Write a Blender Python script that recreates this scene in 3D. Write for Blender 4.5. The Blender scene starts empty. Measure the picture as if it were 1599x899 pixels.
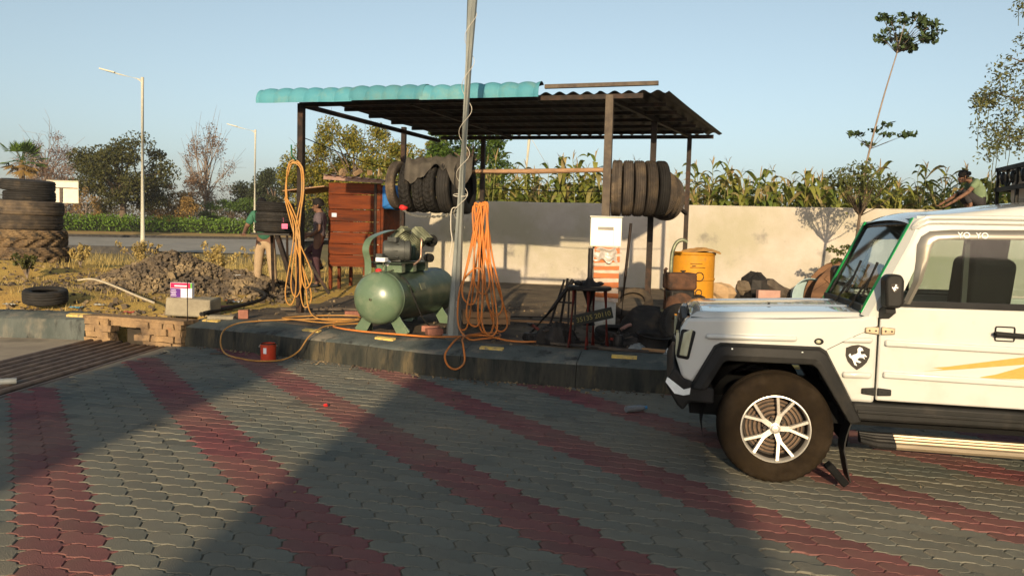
import bpy, math, random
import numpy as np
from math import sin, cos, pi, radians, sqrt, atan2
from mathutils import Vector, Matrix, noise

# ------------------------------------------------------------------ camera, sky, sun, exposure
SC = bpy.context.scene
COL = SC.collection
TH, PH = radians(4.0), radians(1.55)                  # camera pitch down, slight roll
fw = Vector((0, cos(TH), -sin(TH)))
up0 = Vector((0, sin(TH), cos(TH)))
rt = Vector((1, 0, 0)) * cos(PH) + up0 * sin(PH)
up = Vector((1, 0, 0)) * -sin(PH) + up0 * cos(PH)
cam_d = bpy.data.cameras.new('camera')
cam_d.sensor_width = 36.0
cam_d.lens = 27.0
cam_d.clip_start = 0.05
cam_d.clip_end = 4000
cam = bpy.data.objects.new('camera', cam_d)
mw = Matrix.Identity(4)
for i in range(3):
    mw[i][0], mw[i][1], mw[i][2] = rt[i], up[i], -fw[i]
mw[0][3], mw[1][3], mw[2][3] = 0, 0, 1.6
cam.matrix_world = mw
COL.objects.link(cam)
SC.camera = cam

SUN_AZ, SUN_EL = radians(6.0), radians(14.5)
world = bpy.data.worlds.new('World')
SC.world = world
world.use_nodes = True
wn = world.node_tree
sky = wn.nodes.new('ShaderNodeTexSky')
sky.sky_type = 'NISHITA'
sky.sun_disc = False
sky.sun_elevation = SUN_EL
sky.sun_rotation = pi + SUN_AZ
sky.altitude = 200
sky.air_density = 1.0
sky.dust_density = 2.3
sky.ozone_density = 2.5
bg = wn.nodes['Background']
bg.inputs[1].default_value = 0.108
hsv = wn.nodes.new('ShaderNodeHueSaturation')
hsv.inputs['Saturation'].default_value = 0.62
hsv.inputs['Hue'].default_value = 0.478
wn.links.new(sky.outputs[0], hsv.inputs['Color'])
wn.links.new(hsv.outputs[0], bg.inputs[0])

sun_d = bpy.data.lights.new('sun', 'SUN')
sun_d.energy = 5.0
sun_d.angle = radians(0.6)
sun_d.color = (1.0, 0.785, 0.50)
sun = bpy.data.objects.new('sun', sun_d)
sun_dir = Vector((sin(SUN_AZ) * cos(SUN_EL), cos(SUN_AZ) * cos(SUN_EL), -sin(SUN_EL)))
sun.rotation_euler = sun_dir.to_track_quat('-Z', 'Y').to_euler()
sun.location = (-3, -30, 20)
COL.objects.link(sun)

SC.view_settings.view_transform = 'Standard'
SC.view_settings.look = 'None'
SC.view_settings.exposure = 0.6
SC.view_settings.gamma = 1.0
SC.view_settings.use_curve_mapping = False

# ------------------------------------------------------------------ helpers
RNG = random.Random(7)

def mat(name, c1, c2=None, scale=6.0, rough=0.75, metal=0.0, bump=0.0, bscale=60.0, lo=0.35, hi=0.65,
        c3=None, s3=1.5, lo3=0.5, hi3=0.68, rnd=0.0, spec=0.12, coat=0.0, island=False, detail=6.0, stretch=None,
        translucent=0.0, c4=None, s4=3.0, lo4=0.55, hi4=0.7):
    """Procedural principled material: two noise-mixed tones, optional stain layers, bump and per-object variation."""
    m = bpy.data.materials.new(name)
    m.use_nodes = True
    nt = m.node_tree
    N, L = nt.nodes, nt.links
    b = N['Principled BSDF']
    tc = N.new('ShaderNodeTexCoord')
    src = tc.outputs['Object']
    if stretch:
        mp = N.new('ShaderNodeMapping')
        mp.inputs['Scale'].default_value = stretch
        L.new(src, mp.inputs[0])
        src = mp.outputs[0]

    def rgba(c):
        return (c[0], c[1], c[2], 1.0)

    def noise_fac(sc, lo_, hi_, det=detail, off=0.0):
        n = N.new('ShaderNodeTexNoise')
        n.inputs['Scale'].default_value = sc
        n.inputs['Detail'].default_value = det
        n.inputs['Roughness'].default_value = 0.62
        if off:
            va = N.new('ShaderNodeVectorMath')
            va.operation = 'ADD'
            va.inputs[1].default_value = (off, off * 1.7, off * 0.3)
            L.new(src, va.inputs[0])
            L.new(va.outputs[0], n.inputs['Vector'])
        else:
            L.new(src, n.inputs['Vector'])
        mr = N.new('ShaderNodeMapRange')
        mr.inputs[1].default_value = lo_
        mr.inputs[2].default_value = hi_
        L.new(n.outputs[0], mr.inputs[0])
        return mr.outputs[0]

    def mix(fac, a, bb):
        x = N.new('ShaderNodeMix')
        x.data_type = 'RGBA'
        L.new(fac, x.inputs[0])
        if isinstance(a, tuple):
            x.inputs[6].default_value = a
        else:
            L.new(a, x.inputs[6])
        x.inputs[7].default_value = bb
        return x.outputs[2]
    if c2 is None:
        c2 = tuple(k * 0.72 for k in c1)
    if island:
        ge = N.new('ShaderNodeNewGeometry')
        oi = N.new('ShaderNodeObjectInfo')
        ad = N.new('ShaderNodeMath')
        ad.operation = 'ADD'
        L.new(ge.outputs['Random Per Island'], ad.inputs[0])
        L.new(oi.outputs['Random'], ad.inputs[1])
        fr = N.new('ShaderNodeMath')
        fr.operation = 'FRACT'
        L.new(ad.outputs[0], fr.inputs[0])
        if island == 'leaf':
            col = mix(fr.outputs[0], rgba(c1), rgba(c2))
        else:
            nf = noise_fac(scale, lo, hi)
            a2 = N.new('ShaderNodeMath')
            a2.operation = 'MULTIPLY_ADD'
            L.new(nf, a2.inputs[0])
            a2.inputs[1].default_value = 0.45
            ml = N.new('ShaderNodeMath')
            ml.operation = 'MULTIPLY'
            L.new(fr.outputs[0], ml.inputs[0])
            ml.inputs[1].default_value = 0.75
            L.new(ml.outputs[0], a2.inputs[2])
            col = mix(a2.outputs[0], rgba(c1), rgba(c2))
    else:
        col = mix(noise_fac(scale, lo, hi), rgba(c1), rgba(c2))
    if c3 is not None:
        col = mix(noise_fac(s3, lo3, hi3, off=3.7), col, rgba(c3))
    if c4 is not None:
        col = mix(noise_fac(s4, lo4, hi4, off=9.1), col, rgba(c4))
    if rnd:
        oi2 = N.new('ShaderNodeObjectInfo')
        hs = N.new('ShaderNodeHueSaturation')
        mr2 = N.new('ShaderNodeMapRange')
        mr2.inputs[3].default_value = 1 - rnd
        mr2.inputs[4].default_value = 1 + rnd
        L.new(oi2.outputs['Random'], mr2.inputs[0])
        L.new(mr2.outputs[0], hs.inputs['Value'])
        L.new(col, hs.inputs['Color'])
        col = hs.outputs[0]
    L.new(col, b.inputs['Base Color'])
    b.inputs['Roughness'].default_value = rough
    b.inputs['Metallic'].default_value = metal
    b.inputs['Specular IOR Level'].default_value = spec
    b.inputs['Coat Weight'].default_value = coat
    if bump:
        n = N.new('ShaderNodeTexNoise')
        n.inputs['Scale'].default_value = bscale
        n.inputs['Detail'].default_value = 5
        L.new(src, n.inputs['Vector'])
        bp = N.new('ShaderNodeBump')
        bp.inputs['Strength'].default_value = bump
        bp.inputs['Distance'].default_value = 0.02
        L.new(n.outputs[0], bp.inputs['Height'])
        L.new(bp.outputs[0], b.inputs['Normal'])
    if translucent:
        tr = N.new('ShaderNodeBsdfTranslucent')
        L.new(col, tr.inputs[0])
        ms = N.new('ShaderNodeMixShader')
        ms.inputs[0].default_value = translucent
        L.new(b.outputs[0], ms.inputs[1])
        L.new(tr.outputs[0], ms.inputs[2])
        L.new(ms.outputs[0], N['Material Output'].inputs[0])
    return m

def glass(name, tint=(0.7, 0.8, 0.78), trans=0.75, rough=0.03):
    m = bpy.data.materials.new(name)
    m.use_nodes = True
    N, L = m.node_tree.nodes, m.node_tree.links
    N.remove(N['Principled BSDF'])
    t = N.new('ShaderNodeBsdfTransparent')
    t.inputs[0].default_value = (*tint, 1)
    g = N.new('ShaderNodeBsdfGlossy')
    g.inputs['Roughness'].default_value = rough
    fr = N.new('ShaderNodeFresnel')
    fr.inputs[0].default_value = 1.5
    ad = N.new('ShaderNodeMath')
    ad.operation = 'ADD'
    ad.inputs[1].default_value = 1 - trans
    L.new(fr.outputs[0], ad.inputs[0])
    ms = N.new('ShaderNodeMixShader')
    L.new(ad.outputs[0], ms.inputs[0])
    L.new(t.outputs[0], ms.inputs[1])
    L.new(g.outputs[0], ms.inputs[2])
    L.new(ms.outputs[0], N['Material Output'].inputs[0])
    return m

def frame_from(d):
    d = Vector(d).normalized()
    a = Vector((0, 0, 1)) if abs(d.z) < 0.95 else Vector((1, 0, 0))
    s = d.cross(a).normalized()
    t = s.cross(d).normalized()
    return s, t, d

class MB:
    """Collects shapes for ONE mesh object."""
    def __init__(self):
        self.v, self.f, self.mi, self.m = [], [], [], 0

    def add(self, vs, fs):
        o = len(self.v)
        self.v.extend([tuple(p) for p in vs])
        for q in fs:
            self.f.append(tuple(i + o for i in q))
            self.mi.append(self.m)
        return self

    def box(self, c, s, rz=0.0, M=None):
        h = [k / 2 for k in s]
        vs = [Vector((x * h[0], y * h[1], z * h[2])) for x in (-1, 1) for y in (-1, 1) for z in (-1, 1)]
        R = M if M is not None else Matrix.Rotation(rz, 4, 'Z')
        vs = [R @ p + Vector(c) for p in vs]
        return self.add(vs, [(0, 1, 3, 2), (4, 6, 7, 5), (0, 4, 5, 1), (2, 3, 7, 6), (0, 2, 6, 4), (1, 5, 7, 3)])

    def beam(self, a, b, w, h, upv=(0, 0, 1)):
        a, b = Vector(a), Vector(b)
        d = (b - a).normalized()
        s = d.cross(Vector(upv))
        if s.length < 1e-4:
            s = Vector((1, 0, 0))
        s.normalize()
        t = s.cross(d)
        vs = []
        for p in (a, b):
            for (i, j) in ((-1, -1), (1, -1), (1, 1), (-1, 1)):
                vs.append(p + s * i * w / 2 + t * j * h / 2)
        return self.add(vs, [(3, 2, 1, 0), (4, 5, 6, 7), (0, 1, 5, 4), (1, 2, 6, 5), (2, 3, 7, 6), (3, 0, 4, 7)])

    def tube(self, pts, r, n=8, cap=True, closed=False):
        pts = [Vector(p) for p in pts]
        m = len(pts)
        rs = r if isinstance(r, (list, tuple)) else [r] * m
        vs, prev = [], None
        for i, p in enumerate(pts):
            a = pts[(i - 1) % m] if (closed or i > 0) else p
            c = pts[(i + 1) % m] if (closed or i < m - 1) else p
            d = c - a
            if d.length < 1e-9:
                d = Vector((0, 0, 1))
            d.normalize()
            if prev is None:
                s, t, _ = frame_from(d)
            else:
                s = prev - d * prev.dot(d)
                if s.length < 1e-5:
                    s, t, _ = frame_from(d)
                s.normalize()
                t = d.cross(s)
            prev = s
            for k in range(n):
                an = 2 * pi * k / n
                vs.append(p + (s * cos(an) + t * sin(an)) * rs[i])
        fs = []
        for i in range(m if closed else m - 1):
            j = (i + 1) % m
            for k in range(n):
                k2 = (k + 1) % n
                fs.append((i * n + k, i * n + k2, j * n + k2, j * n + k))
        if cap and not closed:
            fs.append(tuple(range(n - 1, -1, -1)))
            fs.append(tuple((m - 1) * n + k for k in range(n)))
        return self.add(vs, fs)

    def lathe(self, prof, n=24, M=None, closed=False, a0=0.0, a1=2 * pi):
        """prof: (radius, height) pairs turned about local Z, then M."""
        M = M or Matrix.Identity(4)
        full = abs(a1 - a0 - 2 * pi) < 1e-6
        cnt = n if full else n + 1
        vs = []
        for k in range(cnt):
            an = a0 + (a1 - a0) * k / n
            for (r, h) in prof:
                vs.append(M @ Vector((r * cos(an), r * sin(an), h)))
        m = len(prof)
        fs = []
        for k in range(n):
            k2 = (k + 1) % cnt
            for i in range(m if closed else m - 1):
                j = (i + 1) % m
                fs.append((k * m + i, k2 * m + i, k2 * m + j, k * m + j))
        return self.add(vs, fs)

    def cyl(self, a, b, r, r2=None, n=16):
        return self.tube([a, b], [r, r if r2 is None else r2], n)

    def prism(self, out, h0, h1, M=None, inset=0.0):
        """outline in local XY, extruded from h0 to h1; inset chamfers the h1 end."""
        M = M or Matrix.Identity(4)
        n = len(out)
        vs = [M @ Vector((x, y, h0)) for x, y in out]
        if inset:
            cx = sum(p[0] for p in out) / n
            cy = sum(p[1] for p in out) / n
            hm = h1 - inset * (1 if h1 > h0 else -1)
            vs += [M @ Vector((x, y, hm)) for x, y in out]
            ins = []
            for x, y in out:
                d = sqrt((x - cx) ** 2 + (y - cy) ** 2) or 1
                k = max(0, 1 - inset / d)
                ins.append((cx + (x - cx) * k, cy + (y - cy) * k))
            vs += [M @ Vector((x, y, h1)) for x, y in ins]
            lv = 3
        else:
            vs += [M @ Vector((x, y, h1)) for x, y in out]
            lv = 2
        fs = [tuple(range(n - 1, -1, -1)), tuple((lv - 1) * n + k for k in range(n))]
        for l in range(lv - 1):
            for k in range(n):
                k2 = (k + 1) % n
                fs.append((l * n + k, l * n + k2, (l + 1) * n + k2, (l + 1) * n + k))
        return self.add(vs, fs)

    def ball(self, c, r, n=12, m=8, jit=0.0, rng=None, M=None):
        c = Vector(c)
        r = Vector(r) if not isinstance(r, (int, float)) else Vector((r, r, r))
        vs = []
        for i in range(m + 1):
            ph = pi * i / m
            for k in range(n):
                an = 2 * pi * k / n
                j = 1 + (rng.uniform(-jit, jit) if (jit and 0 < i < m) else 0)
                p = Vector((r.x * sin(ph) * cos(an) * j, r.y * sin(ph) * sin(an) * j, r.z * cos(ph)))
                if M is not None:
                    p = M @ p
                vs.append(c + p)
        fs = []
        for i in range(m):
            for k in range(n):
                k2 = (k + 1) % n
                fs.append((i * n + k, (i + 1) * n + k, (i + 1) * n + k2, i * n + k2))
        return self.add(vs, fs)

    def rock(self, c, s, rng):
        """angular stone, 12-20 faces"""
        s = s if isinstance(s, (tuple, list)) else (s, s, s)
        M = Matrix.Rotation(rng.uniform(0, 6.3), 4, Vector((rng.uniform(-1, 1), rng.uniform(-1, 1), rng.uniform(-1, 1))).normalized())
        base = [(-1, -1, -1), (1, -1, -1), (1, 1, -1), (-1, 1, -1), (-1, -1, 1), (1, -1, 1), (1, 1, 1), (-1, 1, 1)]
        vs = [Vector(c) + M @ Vector((x * s[0] * rng.uniform(.45, 1) / 2, y * s[1] * rng.uniform(.45, 1) / 2, z * s[2] * rng.uniform(.45, 1) / 2)) for x, y, z in base]
        return self.add(vs, [(3, 2, 1, 0), (4, 5, 6, 7), (0, 1, 5, 4), (1, 2, 6, 5), (2, 3, 7, 6), (3, 0, 4, 7)])

    def grid(self, fn, nu, nv, closed_u=False):
        vs = [fn(i / nu, j / nv) for i in range(nu + 1) for j in range(nv + 1)]
        fs = [(i * (nv + 1) + j, (i + 1) * (nv + 1) + j, (i + 1) * (nv + 1) + j + 1, i * (nv + 1) + j + 1) for i in range(nu) for j in range(nv)]
        return self.add(vs, fs)

    def build(self, name, mats, parent=None, smooth=False, loc=None, rot=None):
        me = bpy.data.meshes.new(name)
        me.from_pydata(self.v, [], self.f)
        for mm in (mats if isinstance(mats, (list, tuple)) else [mats]):
            me.materials.append(mm)
        me.polygons.foreach_set('material_index', self.mi)
        if smooth is True:
            me.polygons.foreach_set('use_smooth', [True] * len(self.f))
            me.set_sharp_from_angle(angle=radians(62))
        elif smooth:
            me.polygons.foreach_set('use_smooth', [True] * len(self.f))
            me.set_sharp_from_angle(angle=radians(smooth))
        me.update()
        o = bpy.data.objects.new(name, me)
        COL.objects.link(o)
        if parent is not None:
            o.parent = parent
        if loc is not None:
            o.location = loc
        if rot is not None:
            o.rotation_euler = rot
        return o

def tag(o, label=None, cat=None, group=None, kind=None):
    if label:
        o['label'] = label
    if cat:
        o['category'] = cat
    if group:
        o['group'] = group
    if kind:
        o['kind'] = kind
    return o

def thing(name, label, cat, loc=(0, 0, 0), rz=0.0, group=None, rot=None):
    o = bpy.data.objects.new(name, None)
    o.empty_display_size = 0.1
    COL.objects.link(o)
    o.location = loc
    o.rotation_euler = rot if rot is not None else (0, 0, rz)
    return tag(o, label, cat, group)

def solo(mb, name, mats, label, cat, group=None, smooth=False, loc=None, rot=None):
    return tag(mb.build(name, mats, None, smooth, loc, rot), label, cat, group)

def link_copy(o, name=None, parent=None, loc=None, rot=None):
    c = o.copy()
    if name:
        c.name = name
    COL.objects.link(c)
    if parent is not None:
        c.parent = parent
    if loc is not None:
        c.location = loc
    if rot is not None:
        c.rotation_euler = rot
    return c

def copy_tree(o, parent=None):
    c = o.copy()
    COL.objects.link(c)
    c.parent = parent
    for ch in o.children:
        copy_tree(ch, c)
    return c

def spline(pts, n=8, closed=False):
    """Catmull-Rom through the points"""
    P = [Vector(p) for p in pts]
    m = len(P)
    out = []
    for i in range(m if closed else m - 1):
        p1, p2 = P[i], P[(i + 1) % m]
        p0 = P[(i - 1) % m] if (closed or i > 0) else p1 * 2 - p2
        p3 = P[(i + 2) % m] if (closed or i < m - 2) else p2 * 2 - p1
        for k in range(n):
            t = k / n
            out.append(0.5 * ((2 * p1) + (p2 - p0) * t + (2 * p0 - 5 * p1 + 4 * p2 - p3) * t * t + (3 * p1 - p0 - 3 * p2 + p3) * t ** 3))
    if not closed:
        out.append(P[-1])
    return out

def lerp(a, b, t):
    return a + (b - a) * t

def smooth01(t):
    t = max(0.0, min(1.0, t))
    return t * t * (3 - 2 * t)
# ------------------------------------------------------------------ setting: ground, paving, kerbs, road
KERB = [(-4.42, 10.24), (-3.64, 9.92), (-2.86, 9.53), (-1.78, 8.95), (-1.13, 8.59), (-0.68, 8.40), (0.03, 8.20), (0.71, 8.02), (1.62, 7.83), (3.2, 7.50), (6.0, 6.95), (12.0, 5.8)]

def kerb_y(x):
    for (x0, y0), (x1, y1) in zip(KERB, KERB[1:]):
        if x <= x1:
            return y0 + (y1 - y0) * (x - x0) / (x1 - x0)
    return KERB[-1][1]

def gnoise(x, y, s, seed=0.0):
    return noise.noise(Vector((x * s + seed, y * s - seed, seed * 0.37)))

def ground_z(x, y):
    if x < -4.42:
        edge = 10.98
    else:
        edge = kerb_y(x) + 0.43
    if y < edge:
        return -0.09
    if x > -4.42:
        z = 0.328 + 0.13 * smooth01((y - edge - 2.5) / 5.0) + 0.008 * gnoise(x, y, 2.3)
    else:
        d = y - edge
        z = 0.27 + 0.10 * smooth01(d / 1.0) + 0.10 * smooth01((d - 1.0) / 4.0)
        rough_ = min(1.0, d / 0.8)
        z += rough_ * (0.07 * gnoise(x, y, 0.9) + 0.035 * gnoise(x, y, 2.7, 4.0))
        z += 0.34 * math.exp(-((x + 10.4) ** 2 / 5.5 + (y - 15.6) ** 2 / 7.0))
        z += 0.16 * math.exp(-((x + 7.9) ** 2 / 1.6 + (y - 12.2) ** 2 / 0.8))
    far = smooth01((y - 19.0) / 8.0)
    z = lerp(z, 0.19 + 0.02 * gnoise(x, y, 0.2), far)
    if y > 26:
        z = 0.19
    return z

def graded(lo, hi, step, ends, grow=1.25):
    out = list(np.arange(lo, hi + 1e-6, step))
    d, x = step, hi
    while x < ends[1]:
        d *= grow
        x += d
        out.append(x)
    d, x = step, lo
    while x > ends[0]:
        d *= grow
        x -= d
        out.insert(0, x)
    return out

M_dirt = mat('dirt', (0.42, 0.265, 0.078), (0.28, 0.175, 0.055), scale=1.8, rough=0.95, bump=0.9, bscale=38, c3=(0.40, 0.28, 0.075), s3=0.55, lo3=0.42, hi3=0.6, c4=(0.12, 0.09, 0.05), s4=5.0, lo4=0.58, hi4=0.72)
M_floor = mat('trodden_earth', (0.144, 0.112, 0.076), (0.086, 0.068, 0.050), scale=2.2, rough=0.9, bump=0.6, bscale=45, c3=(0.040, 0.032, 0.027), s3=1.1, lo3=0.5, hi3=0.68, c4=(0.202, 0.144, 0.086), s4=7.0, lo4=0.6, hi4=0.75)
M_field = mat('field_soil', (0.184, 0.136, 0.056), (0.136, 0.112, 0.048), scale=0.4, rough=0.95, bump=0.4, bscale=6, c3=(0.096, 0.096, 0.032), s3=0.12)

gx = graded(-14.0, 9.0, 0.16, (-900, 900))
gy = graded(6.6, 20.0, 0.16, (-120, 1500))
mb = MB()
nx, ny = len(gx), len(gy)
mb.v = [(x, y, ground_z(x, y)) for x in gx for y in gy]
for i in range(nx - 1):
    for j in range(ny - 1):
        a = i * ny + j
        mb.f.append((a, a + ny, a + ny + 1, a + 1))
        xc, yc = (gx[i] + gx[i + 1]) / 2, (gy[j] + gy[j + 1]) / 2
        wob = 0.5 * gnoise(xc, yc, 0.8, 2.0)
        if yc > 21 or abs(xc) > 30:
            k = 2
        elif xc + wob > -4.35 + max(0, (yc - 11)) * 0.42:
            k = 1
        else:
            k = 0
        mb.mi.append(k)
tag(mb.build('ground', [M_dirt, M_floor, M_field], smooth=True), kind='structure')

# ---- yard base (sand bed under the blocks) reaching far behind the camera
M_sand = mat('joint_sand', (0.24, 0.195, 0.13), (0.136, 0.111, 0.076), scale=9, rough=0.95, bump=0.4, bscale=90)
M_conc = mat('dusty_concrete', (0.300, 0.255, 0.188), (0.225, 0.188, 0.143), scale=2.0, rough=0.9, bump=0.25, bscale=70, c3=(0.150, 0.128, 0.098), s3=1.2, lo3=0.52, hi3=0.7)
mb = MB()
mb.add([(-4.78, -40, -0.010), (40, -40, -0.010), (40, 10.6, -0.010), (-4.28, 10.6, -0.010), (-4.50, 6.5, -0.010)], [(0, 1, 2, 3, 4)])
bed = tag(mb.build('yard_bed', M_sand), kind='structure')

# ---- zigzag interlocking paving blocks
PL, PW = 0.28, 0.128                      # block length and width
ang = radians(-14.0)
er = Vector((cos(ang), sin(ang)))
en = Vector((-sin(ang), cos(ang)))
def long_edge(x):                          # zigzag shared by every row, period PL / 2
    t = (x / (PL / 2)) % 1.0
    a = 0.0125
    if t < 0.15:
        return a * (t / 0.15)
    if t < 0.5:
        return a * (1 - 0.15 * (t - .15) / .35)
    if t < 0.65:
        return a * (0.85 - 1.7 * (t - 0.5) / 0.15)
    return -a * (0.85 * (1 - (t - .65) / .35))
xs_ = [0.0, 0.15 * PL / 2, 0.5 * PL / 2, 0.65 * PL / 2, PL / 2, 0.575 * PL, 0.75 * PL, 0.825 * PL]
outl = []
for x in xs_:
    outl.append((x, long_edge(x)))
def short_edge(t):                         # t 0..1 up the short side
    return 0.017 * sin(2 * pi * t)
outl += [(PL + short_edge(t), t * PW + long_edge(0) * (1 - t) + long_edge(0) * t) for t in (0.0, 0.25, 0.5, 0.75)]
outl += [(PL, PW + long_edge(PL))]
for x in reversed(xs_[1:]):
    outl.append((x, PW + long_edge(x)))
outl += [(short_edge(t), t * PW) for t in (1.0, 0.75, 0.5, 0.25)]
outl = [(x - PL / 2, y - PW / 2) for x, y in outl]
g_ = 0.9965
outl = [(x * (1 - 0.006 / PL), y * (1 - 0.006 / PW)) for x, y in outl]

def block_mb(mb, ox=0, oy=0, oz=0.0, tilt=(0, 0)):
    n = len(outl)
    vs = []
    for lev in range(3):
        z0 = (-0.05, -0.005, 0.0)[lev]
        sx = 1.0 if lev < 2 else 1 - 0.010 / PL
        sy = 1.0 if lev < 2 else 1 - 0.010 / PW
        for x, y in outl:
            x, y = x * sx, y * sy
            X = ox + er.x * x + en.x * y
            Y = oy + er.y * x + en.y * y
            vs.append((X, Y, oz + z0 + tilt[0] * x + tilt[1] * y))
    fs = [tuple(2 * n + k for k in range(n))]
    for l in range(2):
        for k in range(n):
            k2 = (k + 1) % n
            fs.append((l * n + k, l * n + k2, (l + 1) * n + k2, (l + 1) * n + k))
    mb.add(vs, fs)

M_grey = mat('grey_paving_block', (0.128, 0.140, 0.122), (0.070, 0.082, 0.075), scale=7, rough=0.85, bump=0.4, bscale=130, island=True, c3=(0.205, 0.172, 0.122), s3=0.55, lo3=0.36, hi3=0.72, c4=(0.040, 0.042, 0.040), s4=1.5, lo4=0.58, hi4=0.74, spec=0.2)
M_red = mat('red_paving_block', (0.192, 0.066, 0.066), (0.116, 0.041, 0.046), scale=7, rough=0.85, bump=0.4, bscale=130, island=True, c3=(0.200, 0.130, 0.092), s3=0.55, lo3=0.42, hi3=0.78, c4=(0.055, 0.036, 0.034), s4=1.5, lo4=0.58, hi4=0.76, spec=0.2)
pave = tag(bpy.data.objects.new('paving', None), kind='structure')
COL.objects.link(pave)
LAT_A = er * PL
LAT_B = er * (PL / 2) - en * PW
ORG = Vector((-2.21, 3.55))
cells = []
for j in range(-90, 75):
    for i in range(-75, 75):
        p = ORG + LAT_A * i + LAT_B * j
        if not (1.2 < p.y < 10.6 and -4.9 < p.x < 9.0):
            continue
        if p.x < -4.62 + max(0, p.y - 6.0) * 0.085 - (6.0 - min(p.y, 6)) * 0.03:
            continue
        if p.y > kerb_y(p.x) + 0.12 and p.x > -4.4:
            continue
        cells.append((p, (i % 6) in (0, 1)))
def seen(p):
    d = Vector((p.x, p.y, -1.6))
    dep = d.dot(fw)
    if dep < 0.3:
        return 1e9
    a, b_ = d.dot(rt) / dep, d.dot(up) / dep
    return dep if (abs(a) < 0.67 and -0.385 < b_ < 0.4) else 1e9
cells.sort(key=lambda c: seen(c[0]))
proto = {}
rest = MB()
for k, (p, red) in enumerate(cells):
    wob = 0.002 * gnoise(p.x, p.y, 9) + 0.003 * gnoise(p.x, p.y, 0.7)
    tl = (RNG.uniform(-.010, .010), RNG.uniform(-.016, .016))
    if RNG.random() < .05:                       # a few sunken or rocked blocks
        wob -= RNG.uniform(.002, .006)
        tl = (RNG.uniform(-.03, .03), RNG.uniform(-.05, .05))
    if k < 300:
        if red not in proto:
            b_ = MB()
            block_mb(b_)
            o = b_.build('paving_block', M_red if red else M_grey, pave)
            proto[red] = o
        else:
            o = link_copy(proto[red], 'paving_block', pave)
        o.location = (p.x, p.y, wob)
        o.rotation_euler = (tl[1], -tl[0], RNG.uniform(-.014, .014))
    else:
        rest.m = 1 if red else 0
        block_mb(rest, p.x, p.y, wob, tl)
tag(rest.build('paving_block', [M_grey, M_red], pave), kind='stuff')

# ---- concrete apron left of the grating and the strip on its right
mb = MB()
mb.add([(-30, -40, -0.03), (-6.02, -40, -0.03), (-5.86, 10.8, -0.03), (-30, 11.4, -0.03)], [(0, 1, 2, 3)])
tag(mb.build('concrete_apron', M_conc), kind='structure')
M_strip = mat('grey_concrete_strip', (0.154, 0.140, 0.115), (0.105, 0.098, 0.084), scale=3, rough=0.9, bump=0.3, bscale=60, c3=(0.210, 0.175, 0.126), s3=1.4)
mb = MB()
mb.box((-4.60, 1.0, -0.062), (0.22, 11.0, 0.1), 0)
for q in range(len(mb.v)):
    x, y, z = mb.v[q]
    mb.v[q] = (x + (0.0 if y < 5 else 0.12), y if y < 5 else y + 3.9, z)
tag(mb.build('drain_edge', M_strip), kind='structure')

# ---- drain trench with steel pipe grating
M_pit = mat('drain_pit', (0.05, 0.04, 0.03), (0.03, 0.025, 0.02), rough=0.95)
mb = MB()
mb.add([(-6.1, -10, -0.085), (-4.6, -10, -0.085), (-4.4, 10.6, -0.085), (-5.9, 10.8, -0.085)], [(0, 1, 2, 3)])
tag(mb.build('drain_floor', M_pit), kind='structure')
M_pipe = mat('rusty_grating_pipe', (0.16, 0.115, 0.085), (0.085, 0.06, 0.048), scale=5, rough=0.55, metal=0.4, bump=0.2, bscale=80)
grate = thing('drain_grating', 'row of rusty steel pipes laid as a grating over the roadside drain', 'grating')
for k in range(9):
    t = k / 8
    a = Vector((lerp(-5.94, -4.86, t), -3.0, -0.035))
    b = Vector((lerp(-5.80, -4.60, t), lerp(10.62, 10.12, t) + RNG.uniform(-.08, .03), -0.035))
    MB().tube([a, lerp(a, b, .5) + Vector((RNG.uniform(-.01, .01), 0, RNG.uniform(-.014, .014))), b], 0.038, 10).build('pipe', M_pipe, grate, smooth=50)

# ---- drain outlet wall of the culvert (crumbling masonry with a dark arched mouth)
M_mud = mat('muddy_masonry', (0.288, 0.188, 0.096), (0.176, 0.116, 0.068), scale=4, rough=0.95, bump=0.8, bscale=30, c3=(0.104, 0.072, 0.048), s3=2.5, lo3=0.5, hi3=0.65, c4=(0.304, 0.112, 0.056), s4=1.6, lo4=0.62, hi4=0.7)
cul = thing('culvert_wall', 'crumbling mud-brown culvert end wall with dark opening beside the grating', 'culvert', (0, 0, 0))
def cw(t):
    return Vector((lerp(-5.9, -4.36, t), lerp(10.66, 10.22, t), 0))
dirw = (cw(1) - cw(0)).normalized()
nrm = Vector((dirw.y, -dirw.x, 0))
R_ = Matrix(((dirw.x, nrm.x, 0), (dirw.y, nrm.y, 0), (0, 0, 1))).to_4x4()
rg = random.Random(3)
hole = (0.34, 0.52)
for row in range(4):
    z0 = -0.06 + row * 0.088
    t = 0.0
    while t < 1.0:
        w = rg.uniform(0.10, 0.17)
        t2 = min(1.0, t + w)
        if not (row < 3 and t2 > hole[0] + .01 and t < hole[1] - .01):
            c = cw((t + t2) / 2)
            L = (t2 - t) * (cw(1) - cw(0)).length
            off = rg.uniform(-.02, .025)
            b = MB().box((0, 0, 0), (L - .012, 0.16, 0.083))
            b.v = [(x + rg.uniform(-.012, .012), y + rg.uniform(-.012, .012), z + rg.uniform(-.008, .008)) for x, y, z in b.v]
            b.v = [tuple(R_ @ Vector(p) + c + nrm * off + Vector((0, 0, z0 + .042))) for p in b.v]
            b.build('stone', M_mud, cul)
        t = t2
b = MB().box((0, 0, 0), ((cw(1) - cw(0)).length + .06, 0.3, 0.05))
b.v = [tuple(R_ @ Vector((x, y, z)) + cw(.5) - nrm * 0.08 + Vector((0, 0, 0.30))) for x, y, z in b.v]
b.build('capping', M_mud, cul)
b = MB().box((0, 0, 0), (0.34, 0.02, 0.30))
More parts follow.
